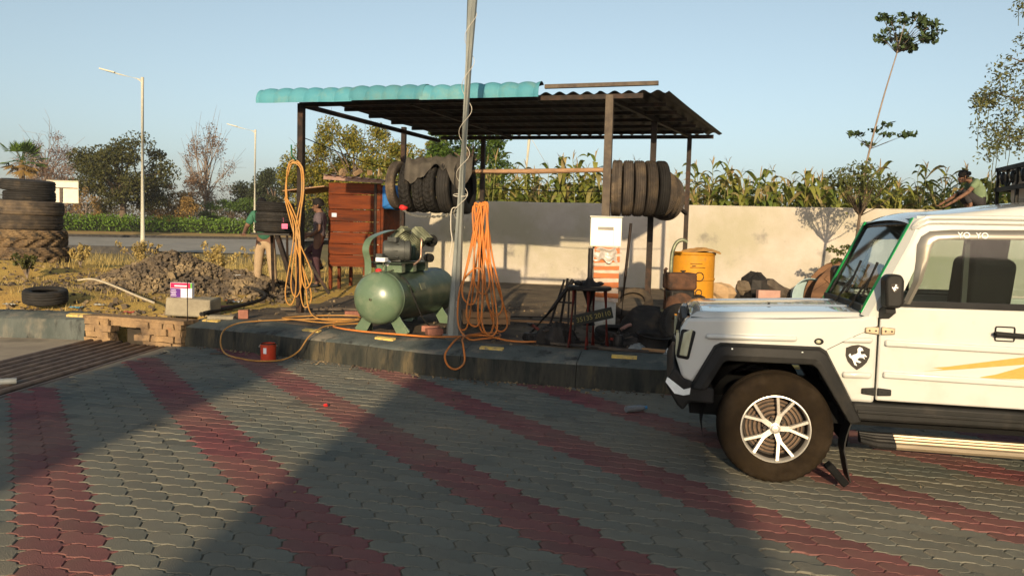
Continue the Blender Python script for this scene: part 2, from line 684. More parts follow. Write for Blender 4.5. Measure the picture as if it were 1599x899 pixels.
b.v = [tuple(R_ @ Vector((x, y, z)) + cw(.43) - nrm * 0.16 + Vector((0, 0, 0.08))) for x, y, z in b.v]
b.build('opening', M_pit, cul)

# ---- kerbs
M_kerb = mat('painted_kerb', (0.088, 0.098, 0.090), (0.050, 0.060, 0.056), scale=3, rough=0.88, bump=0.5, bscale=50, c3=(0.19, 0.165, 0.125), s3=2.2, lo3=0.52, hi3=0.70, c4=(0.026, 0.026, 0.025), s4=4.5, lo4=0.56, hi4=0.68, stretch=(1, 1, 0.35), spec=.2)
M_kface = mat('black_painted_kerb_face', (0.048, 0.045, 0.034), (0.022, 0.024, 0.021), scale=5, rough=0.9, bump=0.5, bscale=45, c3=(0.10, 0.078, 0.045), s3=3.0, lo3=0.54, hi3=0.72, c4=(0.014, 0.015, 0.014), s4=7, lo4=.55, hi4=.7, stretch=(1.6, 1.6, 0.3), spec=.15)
M_yel = mat('worn_yellow_paint', (0.62, 0.42, 0.10), (0.42, 0.31, 0.13), scale=14, rough=0.75, bump=0.3, bscale=70, c3=(0.2, 0.17, 0.12), s3=18, lo3=0.56, hi3=0.66)
kerb = tag(bpy.data.objects.new('kerb', None), kind='structure')
COL.objects.link(kerb)
def poly_at(poly, s):
    for (a, b) in zip(poly, poly[1:]):
        a, b = Vector((a[0], a[1], 0)), Vector((b[0], b[1], 0))
        l = (b - a).length
        if s <= l:
            return a.lerp(b, s / l), (b - a).normalized()
        s -= l
    return b, (b - a).normalized()
def kerb_run(poly, s0, s1, prof, mat_, step=0.16):
    k = max(2, int((s1 - s0) / step))
    mb = MB()
    n = len(prof)
    vs = []
    for i in range(k + 1):
        s = lerp(s0, s1, i / k)
        p, d = poly_at(poly, s)
        _, d2 = poly_at(poly, s + .15)
        d = (d + d2).normalized()
        nb = Vector((-d.y, d.x, 0))
        for q, (o_, z) in enumerate(prof):
            w = 0.016 * gnoise(p.x * 1.0 + q, p.y, 3.0) * (1 if 0 < q < n - 1 else 0)
            vs.append(p + nb * (o_ + w) + Vector((0, 0, z + w * .7)))
    fs = []
    for i in range(k):
        for q in range(n - 1):
            fs.append((i * n + q, (i + 1) * n + q, (i + 1) * n + q + 1, i * n + q + 1))
    fs.append(tuple(range(n)))
    fs.append(tuple(k * n + q for q in range(n - 1, -1, -1)))
    mb.add(vs, fs)
    for i in range(k):
        for q in range(4):
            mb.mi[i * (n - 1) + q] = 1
    return mb
PROF = [(-0.004, -0.08), (0.0, 0.0), (0.012, 0.10), (0.022, 0.18), (0.032, 0.242), (0.055, 0.262), (0.15, 0.282), (0.30, 0.318), (0.46, 0.342), (0.49, 0.33), (0.50, 0.2)]
s = 0.0
joints = [0.62, 2.4, 3.05, 4.3, 5.6, 6.9, 8.3, 10.0, 13.0, 17.0]
for sj in joints:
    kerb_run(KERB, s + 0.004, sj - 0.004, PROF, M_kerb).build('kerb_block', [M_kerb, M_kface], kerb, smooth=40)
    s = sj
def yellow(poly, s, L=0.27, o0=0.24, o1=0.30, zf=None, parent=None):
    p0, d = poly_at(poly, s)
    nb = Vector((-d.y, d.x, 0))
    mb = MB()
    zz = lambda o_: 0.262 + (o_ - .055) * (0.080 / 0.405)
    vs = []
    for (l, o_, dz) in ((0, o0, 0), (L, o0, 0), (L, o1, 0), (0, o1, 0)):
        vs.append(p0 + d * l + nb * o_ + Vector((0, 0, zz(o_) + 0.024)))
    vs2 = [v - Vector((0, 0, 0.04)) for v in vs]
    mb.add(vs + vs2, [(0, 1, 2, 3), (0, 4, 5, 1), (1, 5, 6, 2), (2, 6, 7, 3), (3, 7, 4, 0)])
    mb.build('paint_mark', M_yel, parent or kerb)
for s in (0.12, 1.82, 2.98, 4.45, 5.95, 7.6):
    yellow(KERB, s)
KERB2 = [(-16.0, 10.3), (-9.0, 10.62), (-7.14, 10.66), (-6.5, 10.66), (-5.93, 10.60)]
s = 0.0
for sj in (4.0, 7.0, 8.72, 10.13):
    kerb_run(KERB2, s + .004, sj - .004, [(o_ * .8, z * .95) for o_, z in PROF], M_kerb).build('kerb_block', [M_kerb, M_kerb], kerb, smooth=40)
    s = sj
yellow(KERB2, 9.72, 0.36, 0.13, 0.22)

# ---- highway on the left, behind the waste ground
M_road = mat('highway_asphalt', (0.27, 0.255, 0.225), (0.21, 0.20, 0.18), scale=1.0, rough=0.9, bump=0.2, bscale=40)
mb = MB()
mb.add([(-90, 29, 0.215), (-11.5, 40, 0.215), (-17, 62.5, 0.60), (-20, 170, 0.62), (-90, 170, 0.62), (-60, 30, 0.60)], [(0, 1, 2, 5), (5, 2, 3, 4)])
tag(mb.build('road', M_road), kind='structure')
M_blackk = mat('black_kerb', (0.06, 0.055, 0.05), (0.03, 0.03, 0.03), rough=0.85)
M_verge = mat('dry_verge', (0.30, 0.20, 0.09), (0.2, 0.15, 0.06), scale=0.8, rough=0.95, bump=.5, bscale=9)
# median island nearest the tyres, long kerb and the bank that carries the hedge
tag(MB().box((-19.8, 36.0, 0.36), (6.0, 0.5, 0.34), 0.08).build('median_kerb', M_blackk), kind='structure')
tag(MB().beam((-46, 38, 0.66), (-17.5, 67.5, 0.66), 0.35, 0.26).build('far_kerb', M_blackk), kind='structure')
mb = MB()
mb.add([(-46.2, 38.2, 0.76), (-17.7, 67.7, 0.76), (-19.2, 69.0, 1.0), (-47.7, 39.8, 1.0), (-24, 170, 1.0), (-90, 150, 1.0)], [(0, 1, 2, 3), (3, 2, 4, 5)])
tag(mb.build('verge', M_verge), kind='structure')
# ------------------------------------------------------------------ boundary wall
M_wall = mat('lime_washed_wall', (0.41, 0.365, 0.315), (0.35, 0.31, 0.26), scale=1.3, rough=0.92, bump=0.25, bscale=35, c3=(0.30, 0.275, 0.20), s3=0.6, lo3=0.46, hi3=0.68, c4=(0.15, 0.14, 0.12), s4=1.9, lo4=0.60, hi4=0.78)
wall = thing('boundary_wall', 'long lime-washed plaster wall with dark stains in front of the maize field', 'wall', (-3.3, 18.66, 0.3))
WD = Vector((1, -0.2, 0)).normalized()
wa = atan2(WD.y, WD.x)
wall.rotation_euler = (0, 0, wa)
mb = MB()
Lw = 24.0
nseg = 96
vs = []
for i in range(nseg + 1):
    x = Lw * i / nseg
    zt = 2.055 + 0.012 * gnoise(x, 0, 1.1) + 0.008 * gnoise(x, 3, 4.0)
    for (yy, zz) in ((0, -0.2), (0, zt - 0.02), (0.02, zt), (0.2, zt + 0.004), (0.22, zt - 0.02), (0.22, -0.2)):
        vs.append((x, yy, zz))
fs = []
for i in range(nseg):
    for q in range(5):
        fs.append((i * 6 + q, (i + 1) * 6 + q, (i + 1) * 6 + q + 1, i * 6 + q + 1))
fs.append((5, 4, 3, 2, 1, 0))
fs.append(tuple(nseg * 6 + q for q in range(6)))
mb.add(vs, fs)
mb.build('plaster_face', M_wall, wall)
mb = MB().box((Lw / 2, -0.03, 0.1), (Lw, 0.05, 0.14))
mb.build('footing', M_conc, wall)

# ------------------------------------------------------------------ unseen towers added behind the camera to cast the yard shade
M_block = mat('shade_tower_render', (0.55, 0.5, 0.42), (0.45, 0.4, 0.33), scale=1, rough=0.9)
M_dkglass = mat('dark_window', (0.03, 0.035, 0.04), rough=0.15)
def sun_pt(a, t):
    return Vector((a * cos(SUN_AZ) + t * sin(SUN_AZ), -a * sin(SUN_AZ) + t * cos(SUN_AZ), 0))
tanE = math.tan(SUN_EL)
def tower(a0, a1, b_top, t, label):
    h = b_top - t * tanE
    c = sun_pt((a0 + a1) / 2, t - 1.2)
    th_ = thing('shade_tower', label, 'shade blocker', c, -SUN_AZ)
    w = a1 - a0
    MB().box((0, 0, h / 2), (w, 2.4, h)).build('wall', M_block, th_)
    MB().box((0, 0, h - 0.5), (w + .02, 2.5, 0.3)).build('cornice', M_conc, th_)
    for fl in range(int(h // 3)):
        MB().box((0, 1.21, 1.7 + fl * 3), (1.0, 0.04, 1.2)).build('window', M_dkglass, th_)
tower(-1.94, 0.96, 3.45, -14.0, 'wide unseen block added behind the camera to shade the yard, nearer the jeep')
tower(-5.42, -3.45, 2.84, -14.0, 'narrow unseen block added behind the camera to shade the yard, on the drain side')

# ------------------------------------------------------------------ open shelter
M_steel = mat('rusty_black_steel', (0.030, 0.023, 0.019), (0.017, 0.014, 0.013), scale=9, rough=0.6, metal=0.3, bump=0.2, bscale=90, c3=(0.055, 0.032, 0.022), s3=6)
M_steelg = mat('weathered_brown_steel', (0.095, 0.075, 0.055), (0.055, 0.043, 0.035), scale=9, rough=0.6, metal=0.2, bump=0.2, bscale=90, c3=(0.05, 0.04, 0.035), s3=5)
M_turq = mat('turquoise_roof_sheet', (0.055, 0.195, 0.245), (0.075, 0.225, 0.265), scale=2, rough=0.65, bump=0.05, bscale=40, c3=(0.12, 0.215, 0.205), s3=4, lo3=.5, hi3=.75, rnd=0.12)
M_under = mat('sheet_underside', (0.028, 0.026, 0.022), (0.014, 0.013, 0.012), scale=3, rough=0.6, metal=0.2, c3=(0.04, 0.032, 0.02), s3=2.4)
SO = Vector((-3.12, 11.28, 0))
SU = Vector((0.969, -0.247, 0))
SV = Vector((0.247, 0.969, 0))
def sh(u, v, z):
    return SO + SU * u + SV * v + Vector((0, 0, z))
shed = thing('shelter', 'open steel shelter with turquoise corrugated roof over the tyre repair spot', 'shelter', (0, 0, 0))
def post(u, v, top, w=0.075, m=M_steel, lean=(0, 0)):
    a = sh(u, v, 0.25)
    b = sh(u + lean[0], v + lean[1], top)
    MB().beam(a, b, w, w, SV).build('post', m, shed)
post(0, 0, 3.40, 0.085, M_steel)
post(4.47, 0.0, 3.44, 0.10, M_steelg)
post(0.237, 3.28, 3.52, 0.08)
post(1.755, 3.36, 3.33, 0.075)
post(4.93, 1.69, 3.38, 0.085)
post(5.41, 3.26, 3.34, 0.075)
# beams and purlins
zr = lambda v: 3.455 - 0.02 * v
def sbeam(name, a, b, w, h, m=M_steel):
    MB().beam(a, b, w, h).build(name, m, shed)
sbeam('beam', sh(-0.02, 0.0, 3.385), sh(4.9, 0.0, 3.425), 0.06, 0.06)
sbeam('beam', sh(0.95, 3.36, zr(3.36) - .06), sh(5.8, 3.36, zr(3.36) - .06), 0.06, 0.06)
sbeam('beam', sh(0.0, 0.0, 3.38), sh(0.9, 3.36, zr(3.36) - .11), 0.06, 0.06)
sbeam('beam', sh(4.47, 0.0, 3.40), sh(5.41, 3.26, 3.33), 0.06, 0.06)
sbeam('beam', sh(1.7, 0.0, 3.38), sh(2.3, 3.4, 3.33), 0.05, 0.05)
for v in (0.55, 1.15, 1.75, 2.35, 2.95):
    sbeam('purlin', sh(0.30 + .2 * v, v, zr(v) - .045), sh(5.05 + .2 * v, v, zr(v) - .045), 0.05, 0.05)
sbeam('beam', Vector((0.36, 10.22, 3.535)), Vector((1.78, 9.86, 3.55)), 0.06, 0.05, M_steelg)
sbeam('brace', sh(4.93, 1.69, 2.42), sh(5.41, 3.26, 2.02), 0.05, 0.05)
# corrugated roof sheets (ribs run front to back)
def rib(u):
    t = (u / 0.185) % 1.0
    return 0.042 * (0.5 - 0.5 * cos(2 * pi * t)) ** 0.8
def sheet(u0, u1, v0, v1, lift, sag):
    mb = MB()
    nu = int((u1 - u0) / 0.0231)
    nv = 10
    top, bot = [], []
    for i in range(nu + 1):
        u = lerp(u0, u1, i / nu)
        for j in range(nv + 1):
            v = lerp(v0, v1, j / nv)
            z = zr(v) + rib(u) + lift - sag * sin(pi * j / nv) + 0.006 * gnoise(u * 3, v * 3, 1.0)
            p = sh(u + .2 * v, v, z)
            top.append(p)
            bot.append(p - Vector((0, 0, 0.004)))
    n1 = nv + 1
    fs = [(i * n1 + j, (i + 1) * n1 + j, (i + 1) * n1 + j + 1, i * n1 + j + 1) for i in range(nu) for j in range(nv)]
    mb.add(top, fs)
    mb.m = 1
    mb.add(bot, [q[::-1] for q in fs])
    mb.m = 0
    return mb
edges = [0.22, 1.24, 2.28, 3.30, 4.32, 5.2]
for k in range(5):
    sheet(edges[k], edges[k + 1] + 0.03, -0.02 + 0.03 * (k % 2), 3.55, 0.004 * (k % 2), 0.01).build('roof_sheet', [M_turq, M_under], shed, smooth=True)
# curved turquoise eave pieces
def eave(u0, u1, lift, ang0):
    mb = MB()
    nu = max(8, int((u1 - u0) / 0.0185))
    na = 12
    top, bot = [], []
    for i in range(nu + 1):
        u = lerp(u0, u1, i / nu)
        t = (u / 0.235) % 1.0
        bmp = 0.030 * abs(sin(pi * t)) ** 0.7
        for j in range(na + 1):
            a = lerp(radians(118), radians(-12), j / na)
            r = 0.165 + bmp
            v = -0.18 - r * cos(a) * 1.15
            z = 3.392 + r * sin(a) + lift + .006 * gnoise(u * 2.2, a, 1.0)
            p = sh(u, v, z)
            q = sh(u, -0.18 - (r - .004) * cos(a) * 1.15, 3.392 + (r - .004) * sin(a) + lift)
            top.append(p)
            bot.append(q)
    n1 = na + 1
    fs = [(i * n1 + j, (i + 1) * n1 + j, (i + 1) * n1 + j + 1, i * n1 + j + 1) for i in range(nu) for j in range(na)]
    mb.add(top, [q[::-1] for q in fs])
    mb.m = 1
    mb.add(bot, fs)
    return mb
for k, (a, b, l) in enumerate(((-0.50, 0.98, 0.0), (0.93, 2.02, 0.012), (1.97, 2.66, 0.004), (2.62, 3.60, 0.016))):
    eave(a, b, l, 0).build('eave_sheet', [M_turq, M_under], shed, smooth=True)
# ------------------------------------------------------------------ tyres (axis along local Z)
def tyre_mb(R, ri, W, pat='rib', n=96, squash=0.0):
    h = W / 2
    side = [(ri, -h * .72), (ri + .015, -h * .86), (lerp(ri, R, .45), -h * 1.0), (lerp(ri, R, .78), -h * .97)]
    if pat == 'lug':
        zs = np.linspace(-h * .92, h * .92, 25)
    elif pat == 'chev':
        zs = np.linspace(-h * .88, h * .88, 17)
    else:
        zs = np.linspace(-h * .88, h * .88, 21)
    prof = [(r, z, 0) for r, z in side] + [(R - 0.075 * R * abs(z / h) ** 5, z, 1) for z in zs] + [(r, -z, 0) for r, z in reversed(side)]
    inn = [(ri + .012, h * .5, 0), (lerp(ri, R, .7), h * .45, 0), (lerp(ri, R, .8), 0, 0), (lerp(ri, R, .7), -h * .45, 0), (ri + .012, -h * .5, 0)]
    prof = prof + inn
    m = len(prof)
    mb = MB()
    vs = []
    for k in range(n):
        a = 2 * pi * k / n
        for (r, z, f) in prof:
            if f:
                t = z / h
                if pat == 'lug':
                    q = sin(16 * a + 5.2 * abs(t) + (pi / 2 if t > 0 else -pi / 2) * 0.9)
                    r -= 0.050 * (1 - smooth01((q + .25) / .35))
                elif pat == 'chev':
                    q = sin(30 * a + 4.5 * abs(t))
                    r -= 0.012 * (1 - smooth01((q + .35) / .3)) + (0.010 if abs(abs(t) - .45) < .06 else 0)
                elif pat == 'block':
                    q = sin(46 * a + (1.5 if t > 0 else 0))
                    if abs(t) > .55:
                        r -= 0.010 * (1 - smooth01((q + .5) / .3))
                    r -= 0.010 if abs(abs(t) - .28) < .05 or abs(t) < .04 else 0
                else:
                    r -= 0.010 if min(abs(abs(t) - .22), abs(abs(t) - .62)) < .05 else 0
                    r -= 0.006 * (1 - smooth01((sin(60 * a) + .8) / .25)) if abs(t) > .72 else 0
            x, y_ = r * cos(a), r * sin(a)
            if squash:
                x *= 1 + squash * .25
                y_ *= 1 - squash
            vs.append((x, y_, z))
    fs = []
    for k in range(n):
        k2 = (k + 1) % n
        for i in range(m):
            j = (i + 1) % m
            fs.append((k * m + i, k2 * m + i, k2 * m + j, k * m + j))
    mb.add(vs, fs)
    return mb
M_rubd = mat('old_dusty_tyre', (0.060, 0.048, 0.038), (0.034, 0.029, 0.025), scale=7, rough=0.9, bump=0.2, bscale=90, c3=(0.13, 0.095, 0.06), s3=4, lo3=0.45, hi3=0.75, rnd=0.3)
M_rubk = mat('black_tyre', (0.026, 0.024, 0.022), (0.016, 0.015, 0.014), scale=7, rough=0.75, bump=0.2, bscale=90, c3=(0.06, 0.045, 0.03), s3=5, lo3=0.55, hi3=0.8, rnd=0.3)
M_rubt = mat('dirt_caked_tyre', (0.17, 0.115, 0.060), (0.075, 0.052, 0.034), scale=4, rough=0.95, bump=0.5, bscale=60, c3=(0.035, 0.03, 0.025), s3=6, lo3=.5, hi3=.65)
_tm = {}
def tyre(label, group, loc, R, ri, W, pat, m, axis=(0, 0, 1), spin=0.0, squash=0.0):
    key = (R, ri, W, pat, m.name, squash)
    q = Vector((0, 0, 1)).rotation_difference(Vector(axis).normalized())
    rot = (q.to_matrix() @ Matrix.Rotation(spin, 3, 'Z')).to_euler()
    if key not in _tm:
        o = tyre_mb(R, ri, W, pat, 96 if pat != 'block' else 138, squash).build('tyre', m, None, smooth=38)
        _tm[key] = o
    else:
        o = link_copy(_tm[key], 'tyre')
    o.location = loc
    o.rotation_euler = rot
    return tag(o, label, 'tyre', group)
# ------------------------------------------------------------------ off-road jeep
M_paint = mat('white_car_paint', (0.45, 0.45, 0.42), (0.42, 0.42, 0.39), scale=2, rough=0.22, spec=0.5, coat=0.9, c3=(0.37, 0.345, 0.29), s3=3.0, lo3=0.55, hi3=0.85, c4=(0.30, 0.25, 0.18), s4=14, lo4=0.66, hi4=0.80)
M_plast = mat('black_plastic', (0.018, 0.017, 0.016), (0.011, 0.011, 0.010), scale=6, rough=0.5, bump=0.06, bscale=200, c3=(0.035, 0.03, 0.024), s3=5, lo3=0.55, hi3=0.8)
M_gloss = mat('dark_trim', (0.02, 0.02, 0.02), rough=0.25)
M_rub = mat('tyre_rubber', (0.017, 0.011, 0.005), (0.010, 0.0065, 0.0035), scale=8, spec=0.12, rough=0.9, bump=0.15, bscale=120, c3=(0.030, 0.021, 0.013), s3=5, lo3=0.45, hi3=0.75)
M_alloy = mat('machined_alloy', (0.66, 0.62, 0.55), (0.55, 0.52, 0.46), scale=10, rough=0.35, metal=0.7, c3=(0.4, 0.33, 0.24), s3=12, lo3=.55, hi3=.8)
M_alloyd = mat('dark_alloy', (0.035, 0.03, 0.026), rough=0.5, metal=0.3)
M_disc = mat('dusty_brake_drum', (0.13, 0.09, 0.06), (0.08, 0.055, 0.04), scale=20, rough=0.6, metal=0.4)
M_chrome = mat('brushed_silver', (0.34, 0.27, 0.18), (0.25, 0.20, 0.135), scale=4, rough=0.4, metal=0.55, stretch=(1, 1, 12))
M_green = mat('green_windscreen_strip', (0.02, 0.50, 0.11), (0.02, 0.42, 0.10), rough=0.4)
M_orange = mat('orange_decal', (0.70, 0.27, 0.07), (0.62, 0.22, 0.05), scale=30, rough=0.4, stretch=(1, 1, 9))
M_cab = mat('cabin_fabric', (0.009, 0.009, 0.0085), (0.006, 0.006, 0.006), rough=0.95, spec=.1)
M_dash = mat('cabin_plastic', (0.05, 0.048, 0.043), (0.035, 0.034, 0.03), rough=0.6)
M_glass = glass('window_glass', (0.80, 0.86, 0.84), 1.0)
M_lens = mat('headlamp_lens', (0.42, 0.42, 0.30), (0.28, 0.27, 0.17), scale=14, rough=0.12, coat=1.0, stretch=(1, 1, .4))
M_visor = mat('smoked_chrome_visor', (0.26, 0.24, 0.20), (0.20, 0.185, 0.155), scale=2, rough=0.28, metal=0.6)
M_tape = mat('silver_reflective_tape', (0.75, 0.78, 0.76), rough=0.35)
M_white = mat('white_lettering', (0.80, 0.80, 0.78), rough=0.5)
M_cream = mat('cream_luggage', (0.66, 0.52, 0.38), (0.58, 0.44, 0.32), scale=4, rough=0.8)

D_ = radians(11.3)
jeep = thing('jeep', 'white two-door off-road jeep with black wheel arches and orange door flash', 'jeep',
             (1.762 + sin(D_) * 0.73, 4.989 + cos(D_) * 0.73, 0.0), pi - D_)
jeep.scale = (1, 0.81, 1)
SZ = Matrix(((1, 0, 0, 0), (0, 0, 1, 0), (0, 1, 0, 0), (0, 0, 0, 1)))    # outline (s, z) extruded along y
def bev(o, w=0.01, seg=2, ang=35):
    m = o.modifiers.new('bevel', 'BEVEL')
    m.width = w
    m.segments = seg
    m.limit_method = 'ANGLE'
    m.angle_limit = radians(ang)
    for p in o.data.polygons:
        p.use_smooth = True
    o.data.set_sharp_from_angle(angle=radians(30))
    return o
def panel(name, out, y0, y1, m, parent=jeep, bw=0.008, mirror=True):
    objs = []
    for sgn in ((1, -1) if mirror else (1,)):
        mb = MB().prism(out, y0 * sgn, y1 * sgn, SZ)
        if sgn == 1:
            mb.f = [q[::-1] for q in mb.f]
        o = mb.build(name, m, parent)
        if bw:
            bev(o, bw)
        objs.append(o)
    return objs

# body sides
body = MB()
fender = [(0.60, 1.068), (0.635, 1.0), (0.66, 0.80), (0.615, 0.66), (0.545, 0.628), (0.40, 0.87), (-0.28, 0.88), (-0.46, 0.572), (-0.605, 0.572), (-0.602, 1.165), (-0.50, 1.128), (-0.1, 1.100), (0.3, 1.084)]
panel('fender', fender, 0.62, 0.85, M_paint, bw=0.022)
panel('hood_ridge', [(0.47, 0.936), (0.47, 0.972), (-0.11, 0.986), (-0.11, 0.950)], 0.845, 0.888, M_paint, bw=0.016)
panel('cowl_ridge', [(-0.385, 0.960), (-0.44, 0.998), (-0.572, 1.002), (-0.572, 0.964)], 0.845, 0.886, M_paint, bw=0.016)
panel('cowl_ridge', [(-0.40, 0.730), (-0.40, 0.772), (-0.575, 0.776), (-0.575, 0.734)], 0.845, 0.886, M_paint, bw=0.016)
# doors: lower skin and window surround
doors = panel('door', [(-0.612, 0.592), (-0.612, 1.205), (-1.66, 1.215), (-1.66, 0.592)], 0.80, 0.853, M_paint, bw=0.012)
for d_, sg in zip(doors, (1, -1)):
    for z0, nm in ((0.745, 'door_ridge'), (0.950, 'door_ridge')):
        mb = MB().prism([(-0.645, z0), (-0.645, z0 + .042), (-1.62, z0 + .034), (-1.62, z0 - .008)], 0.846 * sg, 0.888 * sg, SZ)
        if sg == 1:
            mb.f = [q[::-1] for q in mb.f]
        bev(mb.build(nm, M_paint, d_), 0.010)
    # door frame round the window
    fr = [[(-0.612, 1.212), (-0.80, 1.735), (-1.66, 1.752), (-1.66, 1.222)], [(-0.715, 1.232), (-0.875, 1.648), (-1.60, 1.664), (-1.60, 1.246)]]
    mb = MB()
    vs = []
    for y_ in (0.800 * sg, 0.845 * sg):
        for ring in fr:
            vs += [(s_, y_, z_) for s_, z_ in ring]
    fs = []
    for k in range(4):
        k2 = (k + 1) % 4
        fs += [(k, k2, 4 + k2, 4 + k), (8 + k, 12 + k, 12 + k2, 8 + k2), (k, 8 + k, 8 + k2, k2), (4 + k, 4 + k2, 12 + k2, 12 + k)]
    mb.add(vs, fs)
    mb.build('window_frame', M_paint, d_)
    MB().prism([(-0.700, 1.236), (-0.874, 1.66), (-1.61, 1.67), (-1.61, 1.236)], 0.815 * sg, 0.820 * sg, SZ).build('pane', M_glass, d_)
    MB().prism([(-0.64, 1.206), (-0.64, 1.246), (-1.66, 1.254), (-1.66, 1.214)], 0.845 * sg, 0.862 * sg, SZ).build('weather_strip', M_gloss, d_)
    # smoked rain visor bent round the window head
    path_o = [(-0.735, 1.225), (-0.79, 1.37), (-0.80, 1.50), (-0.800, 1.60), (-0.822, 1.655), (-0.870, 1.690), (-1.0, 1.702), (-1.62, 1.714)]
    path_i = [(-0.775, 1.225), (-0.835, 1.37), (-0.865, 1.50), (-0.878, 1.58), (-0.893, 1.618), (-0.925, 1.636), (-1.02, 1.642), (-1.62, 1.652)]
    mb = MB()
    vs = []
    for (a_, b_) in zip(path_o, path_i):
        mid = ((a_[0] + b_[0]) / 2, (a_[1] + b_[1]) / 2)
        vs += [(a_[0], 0.850 * sg, a_[1]), (mid[0], 0.886 * sg, mid[1]), (b_[0], 0.880 * sg, b_[1]), (b_[0], 0.872 * sg, b_[1] + .002)]
    fs = []
    for k in range(len(path_o) - 1):
        for q in range(3):
            fs.append((k * 4 + q, (k + 1) * 4 + q, (k + 1) * 4 + q + 1, k * 4 + q + 1))
    mb.add(vs, fs)
    mb.build('rain_visor', M_visor, d_, smooth=True)
    # handle: ring recess and bar
    ring = [(-1.336 + 0.054 * max(-1, min(1, 1.5 * cos(a))), 1.063 + 0.044 * max(-1, min(1, 1.25 * sin(a)))) for a in [2 * pi * k / 28 for k in range(28)]]
    h = MB().tube([(p[0], 0.860 * sg, p[1]) for p in ring], 0.0045, 6, closed=True)
    h.build('handle_recess', M_plast, d_)
    hb = MB().tube([(-1.268, 0.888 * sg, 1.062), (-1.275, 0.892 * sg, 1.062), (-1.47, 0.892 * sg, 1.056), (-1.478, 0.888 * sg, 1.056)], [0.012, 0.018, 0.015, 0.010], 10)
    hb.cyl((-1.285, 0.85 * sg, 1.062), (-1.285, 0.89 * sg, 1.062), 0.014, n=10)
    hb.build('handle', M_plast, d_, smooth=40)
    # orange flash decals
    for nm, out in (('decal', [(-0.93, 0.826), (-1.02, 0.838), (-1.46, 0.926), (-1.65, 0.955), (-1.65, 0.925), (-1.46, 0.878), (-1.10, 0.826), (-0.88, 0.800), (-1.0, 0.820)]),
                    ('decal', [(-1.195, 0.779), (-1.30, 0.805), (-1.46, 0.866), (-1.65, 0.915), (-1.65, 0.79), (-1.46, 0.785)])):
        mb = MB().prism(out, 0.8535 * sg, 0.8555 * sg, SZ)
        mb.build(nm, M_orange, d_)
# hinges
for z_, mm in ((1.046, M_chrome), (0.650, M_plast)):
    for sg in (1, -1):
        for (s0, s1) in ((-0.522, -0.606), (-0.618, -0.700)):
            out = [(s0, z_ - .018), (s0, z_ + .018), (s1, z_ + .026), (s1, z_ - .026)] if s0 == -0.522 else [(s0, z_ - .026), (s0, z_ + .026), (s1, z_ + .020), (s1, z_ - .020)]
            mb = MB().prism(out, 0.846 * sg, 0.872 * sg, SZ)
            if sg == 1:
                mb.f = [q[::-1] for q in mb.f]
            hg = bev(mb.build('hinge', mm, jeep), 0.006)
            for q in (0.3, 0.75):
                MB().cyl((lerp(s0, s1, q), 0.870 * sg, z_), (lerp(s0, s1, q), 0.877 * sg, z_), 0.006, n=8).build('screw', M_gloss, hg)
# rear body side beyond the door
panel('rear_panel', [(-1.668, 0.592), (-1.668, 1.215), (-3.25, 1.22), (-3.25, 0.60), (-2.88, 0.60), (-2.70, 0.88), (-2.12, 0.88), (-1.92, 0.592)], 0.62, 0.852, M_paint, bw=0.012)
panel('rear_pillar', [(-1.668, 1.222), (-1.668, 1.752), (-1.80, 1.755), (-1.80, 1.225)], 0.79, 0.845, M_paint)
panel('rear_pillar', [(-3.05, 1.222), (-3.02, 1.76), (-3.22, 1.76), (-3.25, 1.225)], 0.79, 0.845, M_paint)
panel('rear_pane', [(-1.80, 1.225), (-1.80, 1.75), (-3.02, 1.755), (-3.05, 1.225)], 0.812, 0.818, M_glass, bw=0)
# hood with rolled edges
def hood_fn(a, b):
    s_ = lerp(0.575, -0.515, a)
    t = lerp(-1, 1, b)
    z_ = lerp(1.108, 1.148, smooth01(a)) + 0.022 * (1 - t * t)
    if a < 0.06:
        z_ -= 0.035 * (1 - a / 0.06) ** 2
    y_ = 0.775 * t
    e = max(0, (abs(t) - 0.955) / 0.045)
    z_ -= 0.040 * e * e
    if 0.42 < abs(t) < 0.50 and a > .1:
        z_ += 0.007
    return (s_, y_, z_)
mb = MB().grid(hood_fn, 24, 60)
hd = mb.build('hood', M_paint, jeep, smooth=50)
MB().box((0.03, 0, 1.064), (1.08, 1.56, 0.020)).build('hood_gap', M_gloss, jeep)
MB().cyl((0.02, 0.30, 1.15), (0.02, 0.30, 1.166), 0.014, n=10).build('washer_jet', M_gloss, hd)
# front: grille panel, bumper, lamps
MB().prism([(-0.62, 0.62), (0.62, 0.62), (0.60, 1.05), (-0.60, 1.05)], 0.585, 0.625, Matrix(((0, 0, 1, 0), (1, 0, 0, 0), (0, 1, 0, 0), (0, 0, 0, 1)))).build('grille_panel', M_plast, jeep)
for k in range(7):
    MB().box((0.632, -0.36 + k * 0.12, 0.86), (0.02, 0.05, 0.30)).build('grille_bar', M_gloss, jeep)
for sg in (1, -1):
    out = [(0.535, 0.985), (0.632, 0.995), (0.660, 0.80), (0.575, 0.788)]
    hl = thing_hl = MB().prism(out, 0.60 * sg, 0.872 * sg, SZ)
    if sg == 1:
        hl.f = [q[::-1] for q in hl.f]
    hlo = bev(hl.build('headlamp', M_plast, jeep), 0.014)
    out2 = [(0.556, 1.0), (0.616, 0.972), (0.640, 0.818), (0.588, 0.812)]
    l2 = MB().prism(out2, 0.86 * sg, 0.879 * sg, SZ)
    if sg == 1:
        l2.f = [q[::-1] for q in l2.f]
    bev(l2.build('lens', M_lens, hlo), 0.008)
    MB().box((0.655, 0.735 * sg, 0.89), (0.02, 0.20, 0.15)).build('lens', M_lens, hlo)
bm = MB().prism([(0.40, 0.50), (0.40, 0.60), (0.60, 0.66), (0.668, 0.735), (0.715, 0.64), (0.712, 0.59), (0.64, 0.475), (0.60, 0.44), (0.56, 0.50)], -0.86, 0.86, SZ)
